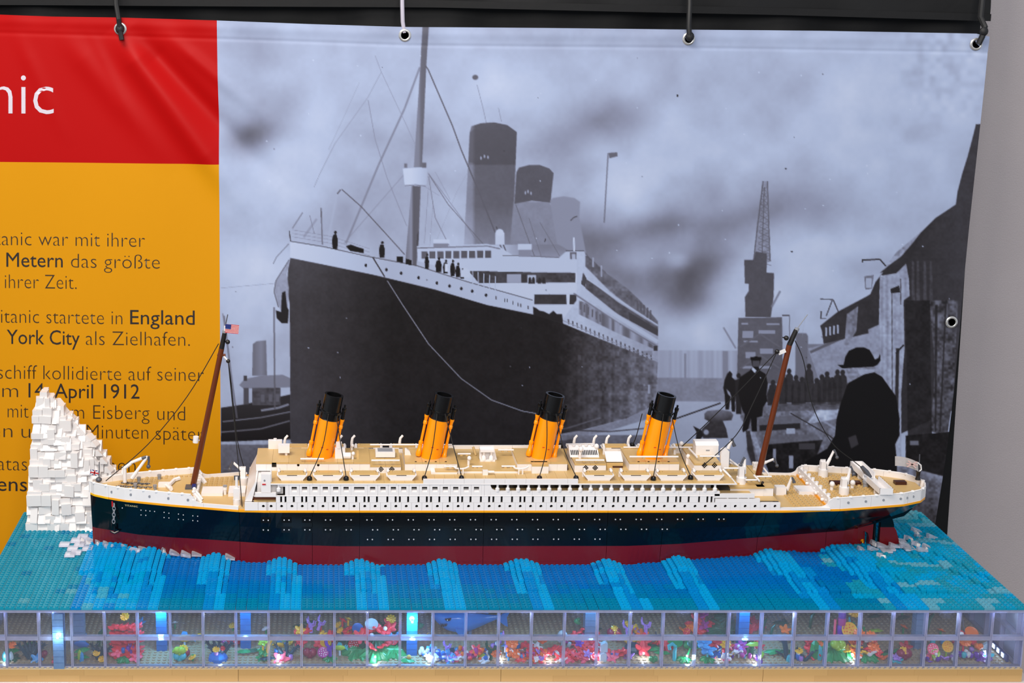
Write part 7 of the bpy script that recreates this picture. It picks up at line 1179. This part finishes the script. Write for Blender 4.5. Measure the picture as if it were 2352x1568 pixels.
cluster(2248, 1530, 'lilac and white polyp cluster beneath an orange flower', ['lilac', 'white', 'azure', 'purple', 'aqua'], ['cup', 'ball', 'star'], 18, .030, .010, .010, 54, [('daisy', 'orange', -.010, .004, .026, (R(36), 0, 0), 1.5), ('ball', 'white', -.014, .006, .034, (0, 0, 0), .9), ('longstem', 'coral', -.010, .006, 0, (0, 0, 0)), ('heart', 'orange', .012, .004, .014, (0, 0, 0), .9)]); life('flower_coral', 'coral red flower near the wall end', 'flower', 2226, 1480, [('star', 'coral', 0, 0, .012, (R(26), 0, 0), 1.6), ('dish', 'orange', .002, .002, .018, (R(40), 0, 0), 1.2), ('stem', 'coral', 0, 0, 0)]); life('lamp_holder', 'small clear lamp holder', 'lamp', 2256, 1490, [('cup', 'pale', 0, 0, 0, (0, 0, 0), 1.2), ('tooth', 'pale', .006, 0, .002, (0, 0, 0), .9)])
# ------------------------------------------------------------------ shark
sk_y = 2.010; sc_ = atY(1080, 1432, sk_y)
shk = thing('toy_shark', 'large see-through blue toy shark with jagged teeth swimming under the water', 'shark', (sc_.x, sk_y, ZF))
L0 = atY(993, 1412, sk_y); L1 = atY(1150, 1424, sk_y); n = 22; secs = [(0, .0010, .0010), (.05, .0070, .0050), (.15, .0120, .0085), (.30, .0165, .0110), (.45, .0170, .0110), (.60, .0135, .0090), (.75, .0090, .0060), (.88, .0050, .0035), (1, .0025, .0018)]
mb = MB(); vs_ = []; NN = 14; ST = 20
for i in range(ST):
    t = i / (ST - 1); rz_ = interp(t, [q[0] for q in secs], [q[1] for q in secs]); ry = interp(t, [q[0] for q in secs], [q[2] for q in secs]); cx_ = L0.x + (L1.x - L0.x) * t; cz = interp(t, [0, .2, .5, 1], [L0.z, L0.z - .010, L0.z - .012, L1.z + .006])
    vs_ += [(cx_, sk_y + ry * math.cos(2 * math.pi * k / NN), cz + rz_ * math.sin(2 * math.pi * k / NN)) for k in range(NN)]
fs = [(i * NN + k, i * NN + (k + 1) % NN, (i + 1) * NN + (k + 1) % NN, (i + 1) * NN + k) for i in range(ST - 1) for k in range(NN)] + [tuple(range(NN)), tuple((ST - 1) * NN + k for k in range(NN))]
mb.add(vs_, fs, True).build('body', 'shark', shk)
def fin3(pts, y, t=.002, nm='fin'): MB().prism([(atY(a, b, y).x, atY(a, b, y).z) for a, b in pts], y - t, y + t).build(nm, 'shark', shk)
fin3([(1046, 1442), (1072, 1446), (1064, 1458), (1068, 1466), (1058, 1462), (1048, 1450)], sk_y - .010); fin3([(1140, 1420), (1158, 1408), (1172, 1402), (1164, 1416), (1166, 1438), (1158, 1434), (1150, 1428)], sk_y, .002, 'tail_fin'); fin3([(1086, 1402), (1100, 1392), (1112, 1392), (1122, 1408)], sk_y)
e = atY(1029, 1423, sk_y - .0098); MB().prism([(e.x - .005, e.z + .0015), (e.x + .005, e.z + .003), (e.x + .003, e.z - .0014), (e.x - .002, e.z - .002)], e.y - .001, e.y + .001).build('eye', 'pane_dark', shk); MB().ball(e + Vector((-.001, -.0012, 0)), .0009, 8, 5).build('eye_glint', 'c_white', shk)
g0 = [(1012, 1430), (1015, 1435), (1017, 1431), (1020, 1436), (1022, 1431), (1025, 1435), (1026, 1429), (1027, 1434), (1024, 1438), (1022, 1435), (1019, 1440), (1017, 1436), (1014, 1439), (1012, 1434)]
MB().prism([(atY(a, b, sk_y - .0100).x, atY(a, b, sk_y - .0100).z) for a, b in g0], sk_y - .0106, sk_y - .0094).build('teeth', 'pane_dark', shk)
MB().cyl((sc_.x, sk_y, ZF + .0003), (sc_.x, sk_y, sc_.z - .012), .0026, n=10).build('stand', 'pillar', shk)
mb = MB(); q = atY(1118, 1404, 2.075); MB().lathe([(.0008, -.002), (.020, 0), (.024, .003), (.016, .006), (.0008, .008)], q, 20, sq=.5).build('leaf_pad', 'c_dkgreen', tag(thing('lily_leaf', 'dark green lily leaf above the shark', 'plant', (q.x, q.y, ZF)), None, None)); 
MB().cyl((q.x, q.y, ZF), q, .0018, n=7).build('stalk', 'c_dkgreen', bpy.data.objects['lily_leaf'])
